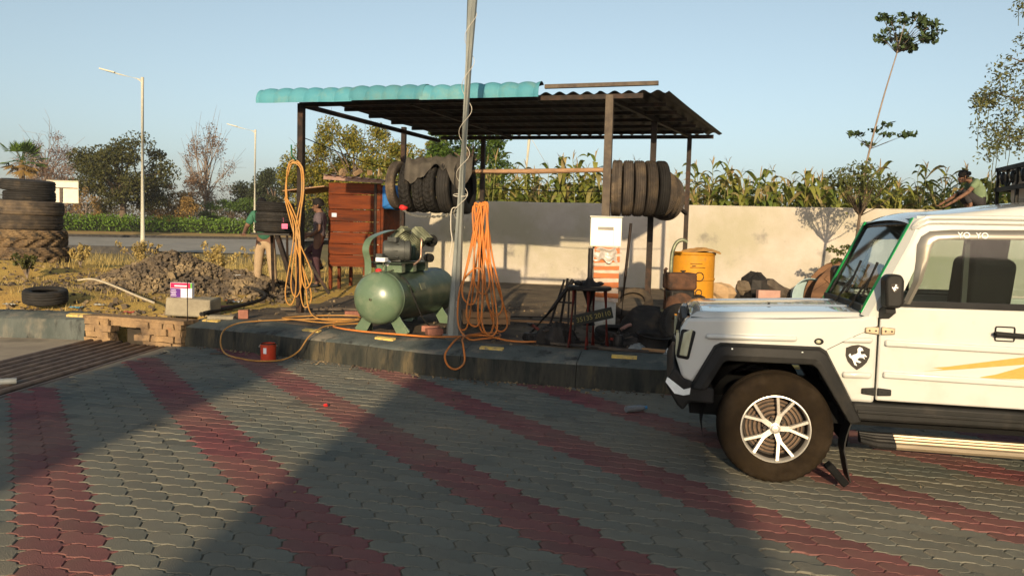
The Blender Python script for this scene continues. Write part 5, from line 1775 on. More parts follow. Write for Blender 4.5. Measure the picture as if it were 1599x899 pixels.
# tyres on a stand in front of the man in green
GM = 'tyres laid on the stand left of the shelter'
for i, lb in enumerate(('lowest black tyre on the stand left of the shelter, pink tag hanging in front', 'middle black tyre on the stand left of the shelter', 'top black tyre on the stand left of the shelter')):
    tyre(lb, GM, (-4.13, 13.35, 1.60 + i * 0.172), .345 - .01 * i, .19, .175, ('rib', 'block', 'rib')[i], M_rubk, (.02, .03, 1), i)
ts = thing('tyre_rack', 'slanting dark-legged rack carrying three black tyres', 'rack', (-4.13, 13.35, 0.42))
MB().box((0, 0, 1.07), (.66, .60, .035)).build('top', M_iron, ts)
MB().beam((.10, -.22, 1.06), (.46, -.30, 0.04), .07, .07).build('leg', M_steel, ts)
MB().beam((.26, .1, 1.06), (.90, .2, 0.04), .05, .05).build('leg', M_steel, ts)
MB().beam((-.14, .25, 1.06), (-.20, .55, 0.04), .05, .05).build('leg', M_steel, ts)
solo(MB().box((-3.86, 12.985, 1.63), (.10, .006, .085)).tube([(-3.885, 12.985, 1.70), (-3.885, 12.985, 1.77)], .004, 5), 'tag', mat('pink_tag', (.62, .14, .26), (.5, .1, .2), rough=.5), 'small pink paper tag hanging on the black tyres', 'tag')

# ------------------------------------------------------------------ gravel heap
M_stone = mat('broken_stone', (0.13, 0.098, 0.064), (0.065, 0.053, 0.042), scale=2, rough=0.95, bump=.4, bscale=60, island=True, c3=(.30, .22, .12), s3=1.6, lo3=.5, hi3=.7)
def heap_h(x, y):
    a = ((x + 6.35) / 1.55) ** 2 + ((y - 14.3) / 1.35) ** 2
    b = ((x + 5.1) / 1.0) ** 2 + ((y - 14.4) / 1.1) ** 2
    return max(0.62 * max(0, 1 - a ** .6), 0.34 * max(0, 1 - b ** .6)) + .03 * gnoise(x, y, 3)
hp = thing('stone_heap', 'large heap of broken brown stone behind the packet and concrete block', 'stone heap', (0, 0, 0))
def hpf(a, b):
    x, y = lerp(-8.2, -3.9, a), lerp(12.8, 15.9, b)
    return (x, y, ground_z(x, y) + heap_h(x, y) - .03)
MB().grid(hpf, 50, 36).build('core', M_stone, hp, smooth=True)
r2 = random.Random(21)
big, small = [], MB()
for k in range(4200):
    x, y = r2.uniform(-8.3, -3.8), r2.uniform(12.7, 15.6)
    h_ = heap_h(x, y)
    if h_ < .02 and r2.random() < .86:
        continue
    s_ = r2.uniform(.035, .085)
    small.rock((x, y, ground_z(x, y) + h_ + s_ * .15), (s_ * r2.uniform(.8, 1.5), s_, s_ * .7), r2)
tag(small.build('stone', M_stone, hp), kind='stuff')
for k in range(46):
    x, y = r2.uniform(-7.6, -4.4), r2.uniform(13.0, 14.6)
    s_ = r2.uniform(.09, .13)
    MB().rock((x, y, ground_z(x, y) + heap_h(x, y) + s_ * .2), (s_ * 1.4, s_, s_ * .7), r2).build('stone', M_stone, hp)
# loose rubble over the waste ground
rub = MB()
for k in range(1500):
    x, y = r2.uniform(-11, -4.3), 10.75 + 5.0 * r2.random() ** 1.4
    s_ = r2.uniform(.015, .06) * (1.6 if r2.random() < .08 else 1)
    rub.rock((x, y, ground_z(x, y) + s_ * .2), (s_ * 1.3, s_, s_ * .7), r2)
for k in range(500):
    x = r2.uniform(-4.3, 3.2)
    y = kerb_y(x) + .5 + r2.random() * 5
    s_ = r2.uniform(.012, .045)
    rub.rock((x, y, ground_z(x, y) + s_ * .15), (s_ * 1.4, s_, s_ * .6), r2)
tag(rub.build('rubble', M_stone), 'loose stone chips strewn over the dirt', 'rubble', kind='stuff')

# ------------------------------------------------------------------ small things on the left
M_cblock = mat('concrete_block', (0.26, 0.23, 0.165), (0.19, 0.165, 0.12), scale=4, rough=0.95, bump=.5, bscale=40)
cb = MB().box((0, 0, 0), (.66, .34, .26))
cb.v = [(x + r2.uniform(-.02, .02), y + r2.uniform(-.02, .02), z + r2.uniform(-.015, .015)) for x, y, z in cb.v]
bev(solo(cb, 'concrete_block', M_cblock, 'rough concrete block under the purple and white packet', 'block', loc=(-4.56, 10.98, .44), rot=(0, 0, -.12)), .03)
pk_ = thing('packet', 'red, purple and white printed carton standing on the concrete block', 'carton', (-4.70, 10.88, 0.575), radians(-8))
M_mag, M_pur, M_wht, M_grn = mat('crimson_print', (.55, .02, .09), rough=.4), mat('purple_print', (.10, .03, .20), rough=.4), mat('white_card', (.72, .70, .72), rough=.5), mat('green_print', (.10, .38, .06), rough=.4)
MB().box((0, 0.03, .105), (.33, .06, .21)).build('box', M_wht, pk_)
MB().box((-.01, -.0015, .170), (.30, .003, .075)).build('print', M_mag, pk_)
MB().box((.0, -.0040, .165), (.20, .002, .020)).build('print', M_wht, pk_)
MB().box((-.085, -.0015, .065), (.155, .003, .125)).build('print', M_pur, pk_)
for k in range(4):
    MB().box((-.115, -.0040, .025 + k * .026), (.085 - .012 * (k % 2), .002, .007)).build('print', M_wht, pk_)
MB().box((.150, -.0015, .172), (.03, .003, .07)).build('print', M_grn, pk_)
solo(MB().tube([(-4.31, 10.17, .33), (-4.315, 10.18, .62), (-4.32, 10.19, .88)], .007, 6), 'stick', M_steel, 'thin dark stick standing at the kerb corner in front of the carton', 'stick')
solo(MB().tube(spline([(-7.4, 13.0, .62), (-7.0, 12.8, .66), (-6.4, 12.3, .60), (-5.7, 11.6, .52), (-5.15, 11.0, .48)], 8), .018, 7), 'plastic_conduit', mat('beige_conduit', (.42, .36, .26), (.34, .29, .2), rough=.5), 'thin beige plastic pipe curving over the dirt below the stone heap', 'pipe', smooth=True)
solo(MB().tube(spline([(-4.28, 10.55, .385), (-4.22, 11.2, .39), (-4.10, 12.2, .41), (-4.15, 12.9, .45), (-4.5, 13.5, .50), (-5.0, 13.8, .55)], 8), .032, 8), 'rubber_pipe', M_rubk, 'thick black rubber pipe curving from the kerb corner towards the man in green', 'pipe', smooth=True)
M_brick = mat('red_brick', (0.28, 0.12, 0.085), (0.19, 0.085, 0.06), scale=8, rough=0.9, bump=.3, bscale=60, rnd=.2)
GB = 'loose bricks on the platform'
def brick(label, x, y, rz, s_=(.22, .105, .075), z=None, m=M_brick, tilt=0.0):
    b = MB().box((0, 0, 0), s_)
    b.v = [(p[0] + r2.uniform(-.006, .006), p[1] + r2.uniform(-.006, .006), p[2] + r2.uniform(-.004, .004)) for p in b.v]
    z = ground_z(x, y) + s_[2] / 2 + .002 if z is None else z
    o = solo(b, 'loose_brick', m, label, 'brick', GB, loc=(x, y, z), rot=(0, tilt, rz))
    bev(o, .006)
brick('pinkish broken brick standing on the kerb top left of the yellow hose coil', -3.72, 10.62, .3, (.13, .10, .12))
brick('grey stone slab under the broken brick near the left kerb corner', -3.98, 10.50, .1, (.34, .14, .05), m=M_cblock)
brick('red brick lying behind the concrete block at the stone heap foot', -4.35, 11.6, .4)
brick('brick lying on the floor between yellow coil and compressor', -2.35, 11.3, .2)
brick('brick chocking the front foot of the compressor tank', -1.78, 9.27, .8, (.16, .10, .08))
brick('flat brick under the compressor middle beside the cable', -1.02, 9.75, -.3)
brick('broken brick on the kerb edge just below the tank', -1.42, 9.13, .1, (.22, .06, .035), m=M_steelg)
brick('grey half brick in front of the jeep headlamp on the kerb', 1.95, 8.25, .3, (.18, .1, .08), m=M_cblock)
brick('red brick behind the dark rubber heap beside the engine', 1.78, 10.05, .5, z=.55)
brick('second red brick stacked by the engine behind the rubber heap', 1.80, 10.07, .1, z=.47)
brick('brick at the foot of the light pole under the orange hose', -0.95, 9.5, .4, (.2, .12, .08))
# plank box behind the orange hose
pb = thing('wooden_crate', 'low wooden crate of parts behind the orange hose loops', 'crate', (-0.35, 10.6, 0.345), .1)
M_crate = mat('bare_crate_wood', (.36, .21, .10), (.27, .15, .075), scale=6, rough=.85, stretch=(.3, 1, 2))
for z_ in (.06, .15):
    MB().box((0, -.17, z_), (.62, .02, .075)).build('slat', M_crate, pb)
    MB().box((0, .17, z_), (.62, .02, .075)).build('slat', M_crate, pb)
for x_ in (-.31, .31):
    MB().box((x_, 0, .105), (.02, .36, .17)).build('end_board', M_crate, pb)
for k in range(6):
    MB().rock((r2.uniform(-.25, .25), r2.uniform(-.1, .1), .2), (.16, .1, .1), r2).build('part', r2.choice([M_iron, M_alum, M_steelg]), pb)
solo(MB().beam((-0.05, 10.95, .37), (0.95, 10.75, .37), .05, .03), 'board', M_crate, 'narrow wooden board on the lit floor right of the orange hose', 'board')
solo(MB().tube(spline([(-.1, 11.4, .37), (.4, 11.5, .37), (.9, 11.35, .37), (1.2, 11.5, .37)], 6), .010, 6), 'cable', M_rubk, 'thin black cable on the floor in front of the wall', 'cable', smooth=True)
for k, (x_, y_, rz_, L_) in enumerate(((-3.5, 11.6, .2, .9), (-2.9, 11.9, -.1, .7), (-3.2, 10.9, .5, .5))):
    solo(MB().beam((x_, y_, .375), (x_ + L_ * cos(rz_), y_ + L_ * sin(rz_), .375), .05, .03), 'floor_stick', M_steelg, ('dark flat stick lying behind the left shelter post', 'short dark stick lying in front of the kiosk legs', 'small dark stick by the yellow hose coil')[k], 'stick')
# chock behind the jeep wheel
cq = MB().box((0, 0, 0), (.17, .09, .05))
bev(solo(cq, 'wheel_chock', M_cab, 'black wooden chock leaning behind the jeep front wheel', 'chock', loc=(2.14, 4.90, .105), rot=(0, .82, -.1)), .01)
# bottles
def bottle(label, loc, rz, cap):
    b = thing('plastic_bottle', label, 'bottle', loc, rz)
    MB().lathe([(0.0001, 0), (.028, 0), (.032, .01), (.030, .05), (.033, .08), (.030, .11), (.033, .14), (.028, .17), (.013, .20), (.012, .21)], 18, Matrix.Rotation(pi / 2, 4, 'Y')).build('bottle_body', mat('clear_plastic', (.16, .17, .17), (.12, .13, .14), rough=.2, spec=.6), b, smooth=True)
    MB().cyl((.205, 0, 0), (.228, 0, 0), .016, n=12).build('cap', cap, b)
bottle('crushed clear plastic bottle with blue cap lying on the paving', (1.07, 6.92, .036), .45, mat('blue_cap', (.05, .25, .5), rough=.4))
bottle('clear plastic bottle with red cap beside the drain grating', (-4.88, 7.52, .02), 3.6, mat('red_cap', (.55, .03, .05), rough=.4))
lit = MB()
for k in range(70):
    x = r2.uniform(-4.0, 3.0)
    y = r2.uniform(4.4, kerb_y(x) - .05)
    s_ = r2.uniform(.006, .018)
    lit.rock((x, y, .008), (s_ * 1.5, s_, s_ * .5), r2)
for k in range(260):
    x = r2.uniform(-4.2, 2.6)
    y = kerb_y(x) - abs(r2.gauss(0, .10)) - .01
    s_ = r2.uniform(.010, .035)
    lit.rock((x, y, .006), (s_ * 1.4, s_, s_ * .5), r2)
tag(lit.build('grit', M_stone), 'grit and small stones scattered along the kerb foot', 'grit', kind='stuff')
solo(MB().box((-3.65, 9.55, .012), (.22, .04, .012), .25), 'wood_chip', M_steelg, 'flat dark wood chip on the paving left of the red can', 'chip')

# ------------------------------------------------------------------ rubble by the wall and cable reel
GW = 'junk heaped at the wall foot behind the jeep hood'
def lump(label, name, c, s_, m, seed, cat, tilt=0.0):
    def fn(a, b):
        an = 2 * pi * a
        ph = b * pi
        j = 1 + .55 * gnoise(2 * cos(an) * sin(ph), 2 * sin(an) * sin(ph), 1, seed) + .1 * gnoise(5 * cos(an), 5 * cos(ph), 1, seed)
        x, z = s_[0] * sin(ph) * cos(an) * j, s_[2] * cos(ph) * j
        return (c[0] + x * cos(tilt) - z * sin(tilt), c[1] + s_[1] * sin(ph) * sin(an) * j, c[2] + x * sin(tilt) + z * cos(tilt))
    solo(MB().grid(fn, 9, 6), name, m, label, cat, GW)
M_sack = mat('jute_sack', (.40, .27, .15), (.3, .2, .11), rough=.95, bump=.4, bscale=50)
lump('tan jute sack slumped right of the yellow drum', 'sack', (4.05, 14.8, .58), (.30, .2, .20), M_sack, 3, 'sack')
lump('small dark round stone beside the tan sack', 'boulder', (4.48, 14.9, .70), (.14, .12, .13), M_stone, 4, 'stone', .3)
lump('tall black plastic bundle in the middle of the wall junk', 'bundle', (4.80, 15.1, .66), (.26, .2, .32), M_iron, 5, 'bundle')
lump('dark sloping slab leaning right of the black bundle', 'slab', (5.20, 15.0, .62), (.38, .12, .16), M_steelg, 6, 'slab', -.55)
solo(MB().box((0, 0, 0), (.42, .12, .15)), 'pink_block', mat('pinkish_block', (.40, .24, .19), (.32, .19, .15), rough=.9, bump=.3), 'pinkish brick block in front of the black bundle', 'block', GW, loc=(4.85, 14.5, .60), rot=(0, 0, .05))
solo(MB().box((0, 0, 0), (.9, .25, .03)), 'loose_board', M_steelg, 'flat dark board lying across the wall junk', 'board', GW, loc=(4.7, 14.4, .50), rot=(0, -.08, .1))
shadow_dish = MB().lathe([(0.0001, 0), (.30, 0), (.33, .02), (.36, .22), (.37, .24), (.355, .24), (.32, .03), (0.0001, .03)], 32)  # dish shape added in place of a round bluish shadow beside the reel
solo(shadow_dish, 'shadow_disc', mat('pale_blue_shadow_tone', (.24, .32, .33), (.2, .27, .28), rough=.5), 'pale blue-grey disc standing in for a round bluish shadow against the wooden reel', 'shadow_disc', GW, smooth=40, loc=(5.66, 14.7, .52), rot=(radians(80), 0, 0))
reel = thing('cable_reel', 'large round wooden cable reel standing behind the jeep windscreen', 'cable reel', (6.30, 14.1, .52), rot=(radians(90), 0, radians(-6)))
M_reel = mat('dark_reel_wood', (.16, .085, .045), (.09, .05, .03), scale=6, rough=.85, bump=.4, bscale=40, stretch=(.3, 2, 1), rnd=.25)
RR = .78
for side_ in (0.0, -.5):
    for k in range(8):
        y0, y1 = -RR + k * RR / 4 + .004, -RR + (k + 1) * RR / 4 - .004
        ym = [lerp(y0, y1, t) for t in (0, .25, .5, .75, 1)]
        out = [(sqrt(max(0, RR * RR - q * q)), q) for q in ym] + [(-sqrt(max(0, RR * RR - q * q)), q) for q in reversed(ym)]
        a = radians(35)
        out = [(x * cos(a) - q * sin(a), x * sin(a) + q * cos(a)) for x, q in out]
        MB().prism(out, side_, side_ + .03 + .006 * (k % 2)).build('plank', M_reel, reel)
MB().cyl((0, 0, -.48), (0, 0, .0), .36, n=24).build('core', M_reel, reel)
for an in (20, 140, 260):
    a = radians(an)
    MB().beam((.05 * cos(a), .05 * sin(a), .05), (.7 * cos(a), .7 * sin(a), .05), .09, .03, (0, 0, 1)).build('batten', M_reel, reel)

# ------------------------------------------------------------------ wires on the shelter
for k, (a, m_, b) in enumerate((((-3.10, 11.26, 2.92), (-2.5, 12.8, 2.72), (-2.08, 14.38, 2.72)), ((-0.58, 14.1, 2.42), (1.2, 13.6, 2.38), (2.93, 13.1, 2.46)))):
    solo(MB().tube(spline([a, m_, b], 10), .008, 5), 'sagging_wire', M_cab, ('black wire sagging from the left shelter post to the rear left post', 'thin black wire strung between the rear shelter posts')[k], 'wire')

# ------------------------------------------------------------------ signboard, street lamps, far pole
M_lamp = mat('pale_lamp_post', (.44, .42, .33), (.38, .36, .29), rough=.5)
sg_ = thing('roadside_signboard', 'blank white back of a roadside signboard on one post beside the tyre stack', 'sign', (-17.6, 30, .2), radians(8))
MB().box((0.05, 0, 2.57), (1.12, .03, .84)).build('panel', mat('unpainted_sign_back', (.62, .54, .44), (.55, .47, .38), rough=.7), sg_)
for z_ in (2.15, 2.99):
    MB().box((0.05, -.03, z_), (1.16, .03, .03)).build('frame_bar', M_lamp, sg_)
for x_ in (-.52, .62):
    MB().box((x_, -.03, 2.57), (.03, .03, .84)).build('frame_bar', M_lamp, sg_)
MB().box((0.0, -.05, 1.35), (.09, .06, 2.75)).build('post', M_steelg, sg_)
MB().box((0.05, -.035, 2.72), (1.10, .02, .03)).build('frame_bar', M_steelg, sg_)
def lamp(label, x, y, H):
    t = thing('street_lamp', label, 'street lamp', (x, y, .2), 0, 'street lamps along the highway')
    MB().tube([(0, 0, 0), (.04, 0, H)], [.13, .085], 10).build('pole', M_lamp, t)
    MB().tube([(.04, 0, H - .15), (-1.2, 0, H + .12), (-2.0, 0, H + .32)], .035, 8).build('arm', M_lamp, t)
    MB().beam((-1.5, 0, H + .22), (-2.35, 0, H + .42), .22, .07).build('lamp_head', M_lamp, t)
    MB().beam((.04, 0, H - .3), (-.3, 0, H - .06), .04, .04).build('bracket', M_lamp, t)
    MB().box((0, 0, .15), (.4, .4, .3)).build('footing', M_conc, t)
lamp('nearer tall street lamp right of the big dark tree', -21.2, 44, 9.65)
lamp('farther street lamp whose pole stands above the black tyres', -22.2, 66.0, 9.65)
up_ = thing('utility_pole', 'leaning pale utility pole behind the maize under the shelter roof', 'pole', (.45, 34, .2))
MB().tube([(-.25, 0, 0), (.15, 0, 5.9)], .07, 8).build('pole', M_lamp, up_)
MB().tube([(.15, 0, 5.7), (1.6, 0, 3.4)], .012, 5).build('stay_wire', M_wire, up_)
# ------------------------------------------------------------------ people
M_skin = mat('brown_skin', (.16, .085, .055), (.13, .07, .045), scale=12, rough=.55)
M_hair = mat('black_hair', (.012, .010, .010), rough=.6, bump=.5, bscale=120)
M_green_t = mat('bottle_green_shirt', (.045, .13, .085), (.03, .10, .065), scale=7, rough=.9, bump=.3, bscale=18)
M_khaki = mat('khaki_trousers', (.33, .24, .15), (.26, .19, .12), scale=7, rough=.9, bump=.35, bscale=18)
M_purple = mat('grey_purple_shirt', (.11, .085, .095), (.08, .062, .07), scale=7, rough=.9, bump=.3, bscale=18)
M_dpur = mat('dark_maroon_trousers', (.060, .030, .036), (.042, .022, .027), scale=7, rough=.9, bump=.3, bscale=18)
M_sage = mat('sage_green_shirt', (.15, .20, .115), (.12, .165, .095), scale=7, rough=.9, bump=.4, bscale=16)
M_dark = mat('dark_trousers', (.035, .032, .034), (.025, .023, .024), rough=.9)
def skin(name, chains, m, parent, sub=2):
    """chains: lists of (point, radius); chains sharing a point are joined there. First point is the root."""
    pts, rad, edges, idx = [], [], [], {}
    for ch in chains:
        prev = None
        for p, r in ch:
            k = tuple(round(c, 4) for c in p)
            if k not in idx:
                idx[k] = len(pts)
                pts.append(p)
                rad.append(r)
            if prev is not None and prev != idx[k]:
                edges.append((prev, idx[k]))
            prev = idx[k]
    me = bpy.data.meshes.new(name)
    me.from_pydata(pts, edges, [])
    me.materials.append(m)
    o = bpy.data.objects.new(name, me)
    COL.objects.link(o)
    o.parent = parent
    md = o.modifiers.new('skin', 'SKIN')
    md.use_smooth_shade = True
    if not me.skin_vertices:
        bpy.context.view_layer.objects.active = o
    for i, sv in enumerate(me.skin_vertices[0].data):
        r = rad[i]
        sv.radius = r if isinstance(r, tuple) else (r, r)
        sv.use_root = (i == 0)
    ss = o.modifiers.new('subsurf', 'SUBSURF')
    ss.levels = sub
    ss.render_levels = sub
    return o
def hand(chains, wrist, tip, spread=(0, 1, 0), R=.009):
    """palm and five bent fingers rooted in the palm"""
    w, t = Vector(wrist), Vector(tip)
    d = (t - w).normalized()
    s = Vector(spread).normalized()
    n = d.cross(s).normalized()
    palm = w + d * .085
    chains.append([(tuple(w), .022), (tuple(w + d * .04), .028), (tuple(palm), .026)])
    for k, (o_, L_) in enumerate(((-.027, .062), (-.009, .072), (.009, .068), (.026, .054))):
        b = palm + s * o_
        chains.append([(tuple(palm), .026), (tuple(b + d * .015), R), (tuple(b + d * (.015 + L_ * .5) - n * .006), R), (tuple(b + d * (.01 + L_ * .85) - n * .028), R * .85)])
    tb = w + d * .035 - s * .03
    chains.append([(tuple(w + d * .04), .028), (tuple(tb), R * 1.2), (tuple(tb + d * .035 - s * .02 - n * .01), R), (tuple(tb + d * .06 - s * .018 - n * .02), R * .85)])
def head(parent, c, face, r=.105, hair=M_hair, name='head'):
    """hair cap and ears as children; the head itself belongs to the body mesh"""
    c = Vector(c)
    f = Vector(face).normalized()
    hc = MB()
    q = Vector((0, -1, 0)).rotation_difference(f).to_matrix().to_4x4()
    def fn(a, b):
        an = 2 * pi * a
        ph = b * pi * .60
        lim = 1.0
        p = Vector((r * .86 * sin(ph) * cos(an), r * 1.04 * sin(ph) * sin(an) + .014, r * 1.16 * cos(ph) + .012))
        if sin(an) < -.2 and b > .62:
            p.z += .05 * (b - .62) / .38 * min(1, -sin(an) * 1.6)
            p.y += .02 * (b - .62) / .38
        return c + q @ (p * 1.06)
    hc.grid(fn, 24, 12)
    hc.build('hair', hair, parent, smooth=True)
def body_head(chains, neck, c, face):
    c, f = Vector(c), Vector(face).normalized()
    chains.append([(tuple(neck), .052), (tuple(c + Vector((0, 0, -.075)) + f * .012), (.062, .070)), (tuple(c), (.080, .092)), (tuple(c + Vector((0, 0, .065))), (.070, .082))])
    chains.append([(tuple(c + Vector((0, 0, -.075)) + f * .012), (.062, .070)), (tuple(c + f * .075 + Vector((0, 0, -.10))), .026)])
    chains.append([(tuple(c), (.080, .092)), (tuple(c + f * .098 + Vector((0, 0, -.018))), .016), (tuple(c + f * .116 + Vector((0, 0, -.034))), .011)])
def face_bits(parent, c, face):
    c, f = Vector(c), Vector(face).normalized()
    s = f.cross(Vector((0, 0, 1))).normalized()
    for k in (-1, 1):
        MB().ball(c + f * .086 + s * .032 * k + Vector((0, 0, .005)), (.012, .012, .008), 8, 6).build('eye', M_hair, parent, smooth=True)
        MB().ball(c + s * .088 * k + Vector((0, 0, -.01)), (.016, .020, .030), 8, 6).build('ear', M_skin, parent, smooth=True)
    MB().ball(c + f * .093 + Vector((0, 0, -.066)), (.022, .022, .007), 8, 6).build('mouth', M_dpur, parent, smooth=True)

# -- man in green behind the tyre rack, bent towards the tyres
p1 = thing('person', 'person in green shirt and khaki trousers bending behind the black tyres', 'person', (-4.62, 14.35, 0.50))
ch = [[((0, 0, .90), .12), ((0, -.02, 1.05), .12), ((.02, -.14, 1.24), .13), ((.04, -.26, 1.36), .10), ((.05, -.31, 1.41), .052)]]
for sx in (-1, 1):
    ch.append([((0, 0, .90), .12), ((.10 * sx, 0, .84), .095), ((.125 * sx + .0, -.03, .46), .062), ((.155 * sx, .02, .08), .042), ((.16 * sx, -.07, .03), .036), ((.165 * sx, -.15, .025), .028)])
ch.append([((.02, -.14, 1.24), .13), ((-.17, -.20, 1.32), .062), ((-.27, -.24, 1.10), .045), ((-.22, -.52, .98), .034), ((-.19, -.62, .97), .026)])
ch.append([((.02, -.14, 1.24), .13), ((.20, -.20, 1.32), .062), ((.33, -.32, 1.12), .045), ((.30, -.60, 1.02), .034), ((.29, -.70, 1.0), .026)])
body_head(ch, (.05, -.31, 1.41), (.06, -.42, 1.50), (0, -1, -.5))
hand(ch, (-.19, -.62, .97), (-.14, -.75, .97), (1, .3, 0))
hand(ch, (.29, -.70, 1.0), (.24, -.82, 1.0), (1, 0, 0))
b1 = skin('body', ch, M_skin, p1)
skin('shirt', [[((0, .0, .86), .150), ((0, -.02, 1.0), .142), ((.02, -.14, 1.24), .155), ((.04, -.25, 1.345), .11)], [((.02, -.14, 1.24), .155), ((-.17, -.20, 1.32), .085), ((-.25, -.235, 1.14), .072)], [((.02, -.14, 1.24), .155), ((.20, -.20, 1.32), .085), ((.30, -.29, 1.16), .072)]], M_green_t, p1)
skin('trousers', [[((0, 0, .92), .130), ((0, 0, .85), .130), ((-.10, 0, .80), .112), ((-.125, -.03, .46), .086), ((-.155, .02, .10), .070)], [((0, 0, .85), .130), ((.10, 0, .80), .112), ((.125, -.03, .46), .086), ((.155, .02, .10), .070)]], M_khaki, p1)
head(p1, (.06, -.42, 1.50), (0, -1, -.5))
face_bits(p1, (.06, -.42, 1.50), (0, -1, -.5))
for sx in (-1, 1):
    MB().ball((.162 * sx, -.07, .03), (.048, .14, .04), 12, 8).build('shoe', M_plast, p1, smooth=True)

# -- man leaning back on the kiosk with one knee raised
p2 = thing('person', 'person in grey shirt and maroon trousers leaning back on the kiosk, one knee raised', 'person', (-3.74, 14.78, 0.49))
F2 = (-1, -.25, -.35)
ch = [[((0, 0, .90), .105), ((.015, 0, 1.06), .10), ((.03, 0, 1.26), .115), ((.02, 0, 1.40), .085), ((.0, 0, 1.46), .050)]]
ch.append([((0, 0, .90), .105), ((.0, -.08, .85), .09), ((-.03, -.09, .46), .058), ((.02, -.09, .08), .040), ((-.06, -.10, .035), .034), ((-.14, -.11, .025), .027)])
ch.append([((0, 0, .90), .105), ((.0, .08, .85), .09), ((-.27, .08, .64), .060), ((.04, .09, .42), .042), ((-.02, .10, .37), .034), ((-.08, .10, .345), .026)])
ch.append([((.03, 0, 1.26), .115), ((.03, -.17, 1.36), .058), ((.06, -.22, 1.10), .043), ((-.10, -.20, .98), .033), ((-.16, -.18, .97), .025)])
ch.append([((.03, 0, 1.26), .115), ((.03, .17, 1.36), .058), ((.05, .22, 1.10), .043), ((-.12, .16, 1.02), .033), ((-.18, .13, 1.02), .025)])
body_head(ch, (.0, 0, 1.46), (-.02, 0, 1.565), F2)
hand(ch, (-.16, -.18, .97), (-.26, -.17, .95), (0, 0, 1))
hand(ch, (-.18, .13, 1.02), (-.28, .12, 1.0), (0, 0, 1))
skin('body', ch, M_skin, p2)
skin('shirt', [[((0, 0, .92), .128), ((.015, 0, 1.06), .122), ((.03, 0, 1.26), .135), ((.02, 0, 1.39), .095)], [((.03, 0, 1.26), .135), ((.03, -.17, 1.36), .078), ((.055, -.215, 1.17), .066)], [((.03, 0, 1.26), .135), ((.03, .17, 1.36), .078), ((.045, .215, 1.17), .066)]], M_purple, p2)
skin('trousers', [[((0, 0, .94), .115), ((0, 0, .87), .115), ((.0, -.08, .82), .102), ((-.03, -.09, .46), .080), ((.02, -.09, .09), .064)], [((0, 0, .87), .115), ((.0, .08, .82), .102), ((-.27, .08, .64), .082), ((.03, .09, .44), .062)]], M_dpur, p2)
head(p2, (-.02, 0, 1.565), F2)
face_bits(p2, (-.02, 0, 1.565), F2)
MB().ball((-.05, -.10, .03), (.14, .048, .04), 12, 8).build('shoe', M_plast, p2, smooth=True)
MB().ball((-.02, .10, .365), (.10, .045, .05), 12, 8).build('shoe', M_plast, p2, smooth=True)

# -- person squatting on the wall top behind the jeep roof
p3 = thing('person', 'person in sage green shirt squatting on the wall behind the jeep roof', 'person', (9.55, 16.20, 2.365), wa)
F3 = (-.9, -.15, -.55)
ch = [[((.20, 0, .17), .115), ((.18, 0, .32), .115), ((.09, 0, .50), .115), ((-.01, 0, .60), .08), ((-.07, 0, .64), .048)]]
for sy in (-1, 1):
    ch.append([((.20, 0, .17), .115), ((.16, .09 * sy, .15), .09), ((-.20, .13 * sy, .40), .060), ((-.02, .12 * sy, .10), .046), ((-.05, .12 * sy, .035), .034), ((-.14, .12 * sy, .025), .027)])
ch.append([((.09, 0, .50), .115), ((.05, -.18, .56), .056), ((-.15, -.24, .34), .042), ((-.40, -.20, .15), .032), ((-.46, -.19, .11), .025)])
ch.append([((.09, 0, .50), .115), ((.05, .18, .56), .056), ((-.15, .24, .36), .042), ((-.42, .16, .18), .032), ((-.48, .15, .14), .025)])
body_head(ch, (-.07, 0, .64), (-.17, 0, .70), F3)
hand(ch, (-.46, -.19, .11), (-.55, -.18, .05), (0, 1, 0))
hand(ch, (-.48, .15, .14), (-.57, .14, .08), (0, 1, 0))
skin('body', ch, M_skin, p3)
skin('shirt', [[((.22, 0, .10), .135), ((.19, 0, .30), .145), ((.09, 0, .50), .142), ((.0, 0, .595), .095)], [((.09, 0, .50), .142), ((.05, -.18, .56), .082), ((-.07, -.215, .43), .070)], [((.09, 0, .50), .142), ((.05, .18, .56), .082), ((-.07, .215, .44), .070)]], M_sage, p3)
skin('trousers', [[((.20, 0, .16), .118), ((.15, .09, .15), .100), ((-.20, .13, .40), .078), ((-.03, .12, .12), .060)], [((.20, 0, .16), .118), ((.15, -.09, .15), .100), ((-.20, -.13, .40), .078), ((-.03, -.12, .12), .060)]], M_dark, p3)
head(p3, (-.17, 0, .70), F3)
face_bits(p3, (-.17, 0, .70), F3)
MB().ball((-.06, 0.0, .755), (.05, .045, .05), 10, 8).build('hair_bun', M_hair, p3, smooth=True)
# ------------------------------------------------------------------ vegetation
def leafmat(name, a, b, tr=.25, c3=None, **kw):
    return mat(name, a, b, rough=.65, island='leaf', translucent=tr, c3=c3, s3=.5, lo3=.45, hi3=.65, spec=.25, **kw)
L_olive = leafmat('olive_foliage', (.075, .072, .016), (.026, .033, .008))
L_green = leafmat('green_foliage', (.075, .125, .016), (.028, .060, .009))
L_yell = leafmat('yellow_green_foliage', (.23, .18, .025), (.07, .095, .014))
L_brown = leafmat('dry_brown_foliage', (.20, .125, .075), (.11, .065, .042))
L_gold = leafmat('golden_dry_foliage', (.27, .17, .05), (.16, .10, .03))
L_dark = leafmat('dark_foliage', (.040, .052, .018), (.020, .028, .010))
L_pink = leafmat('bare_pinkish_twigs', (.22, .14, .115), (.13, .085, .075))
M_bark = mat('tree_bark', (.13, .095, .065), (.08, .06, .045), scale=6, rough=.9, bump=.5, bscale=20)
M_barkp = mat('pale_bark', (.24, .19, .15), (.16, .125, .10), scale=6, rough=.9, bump=.4, bscale=20)

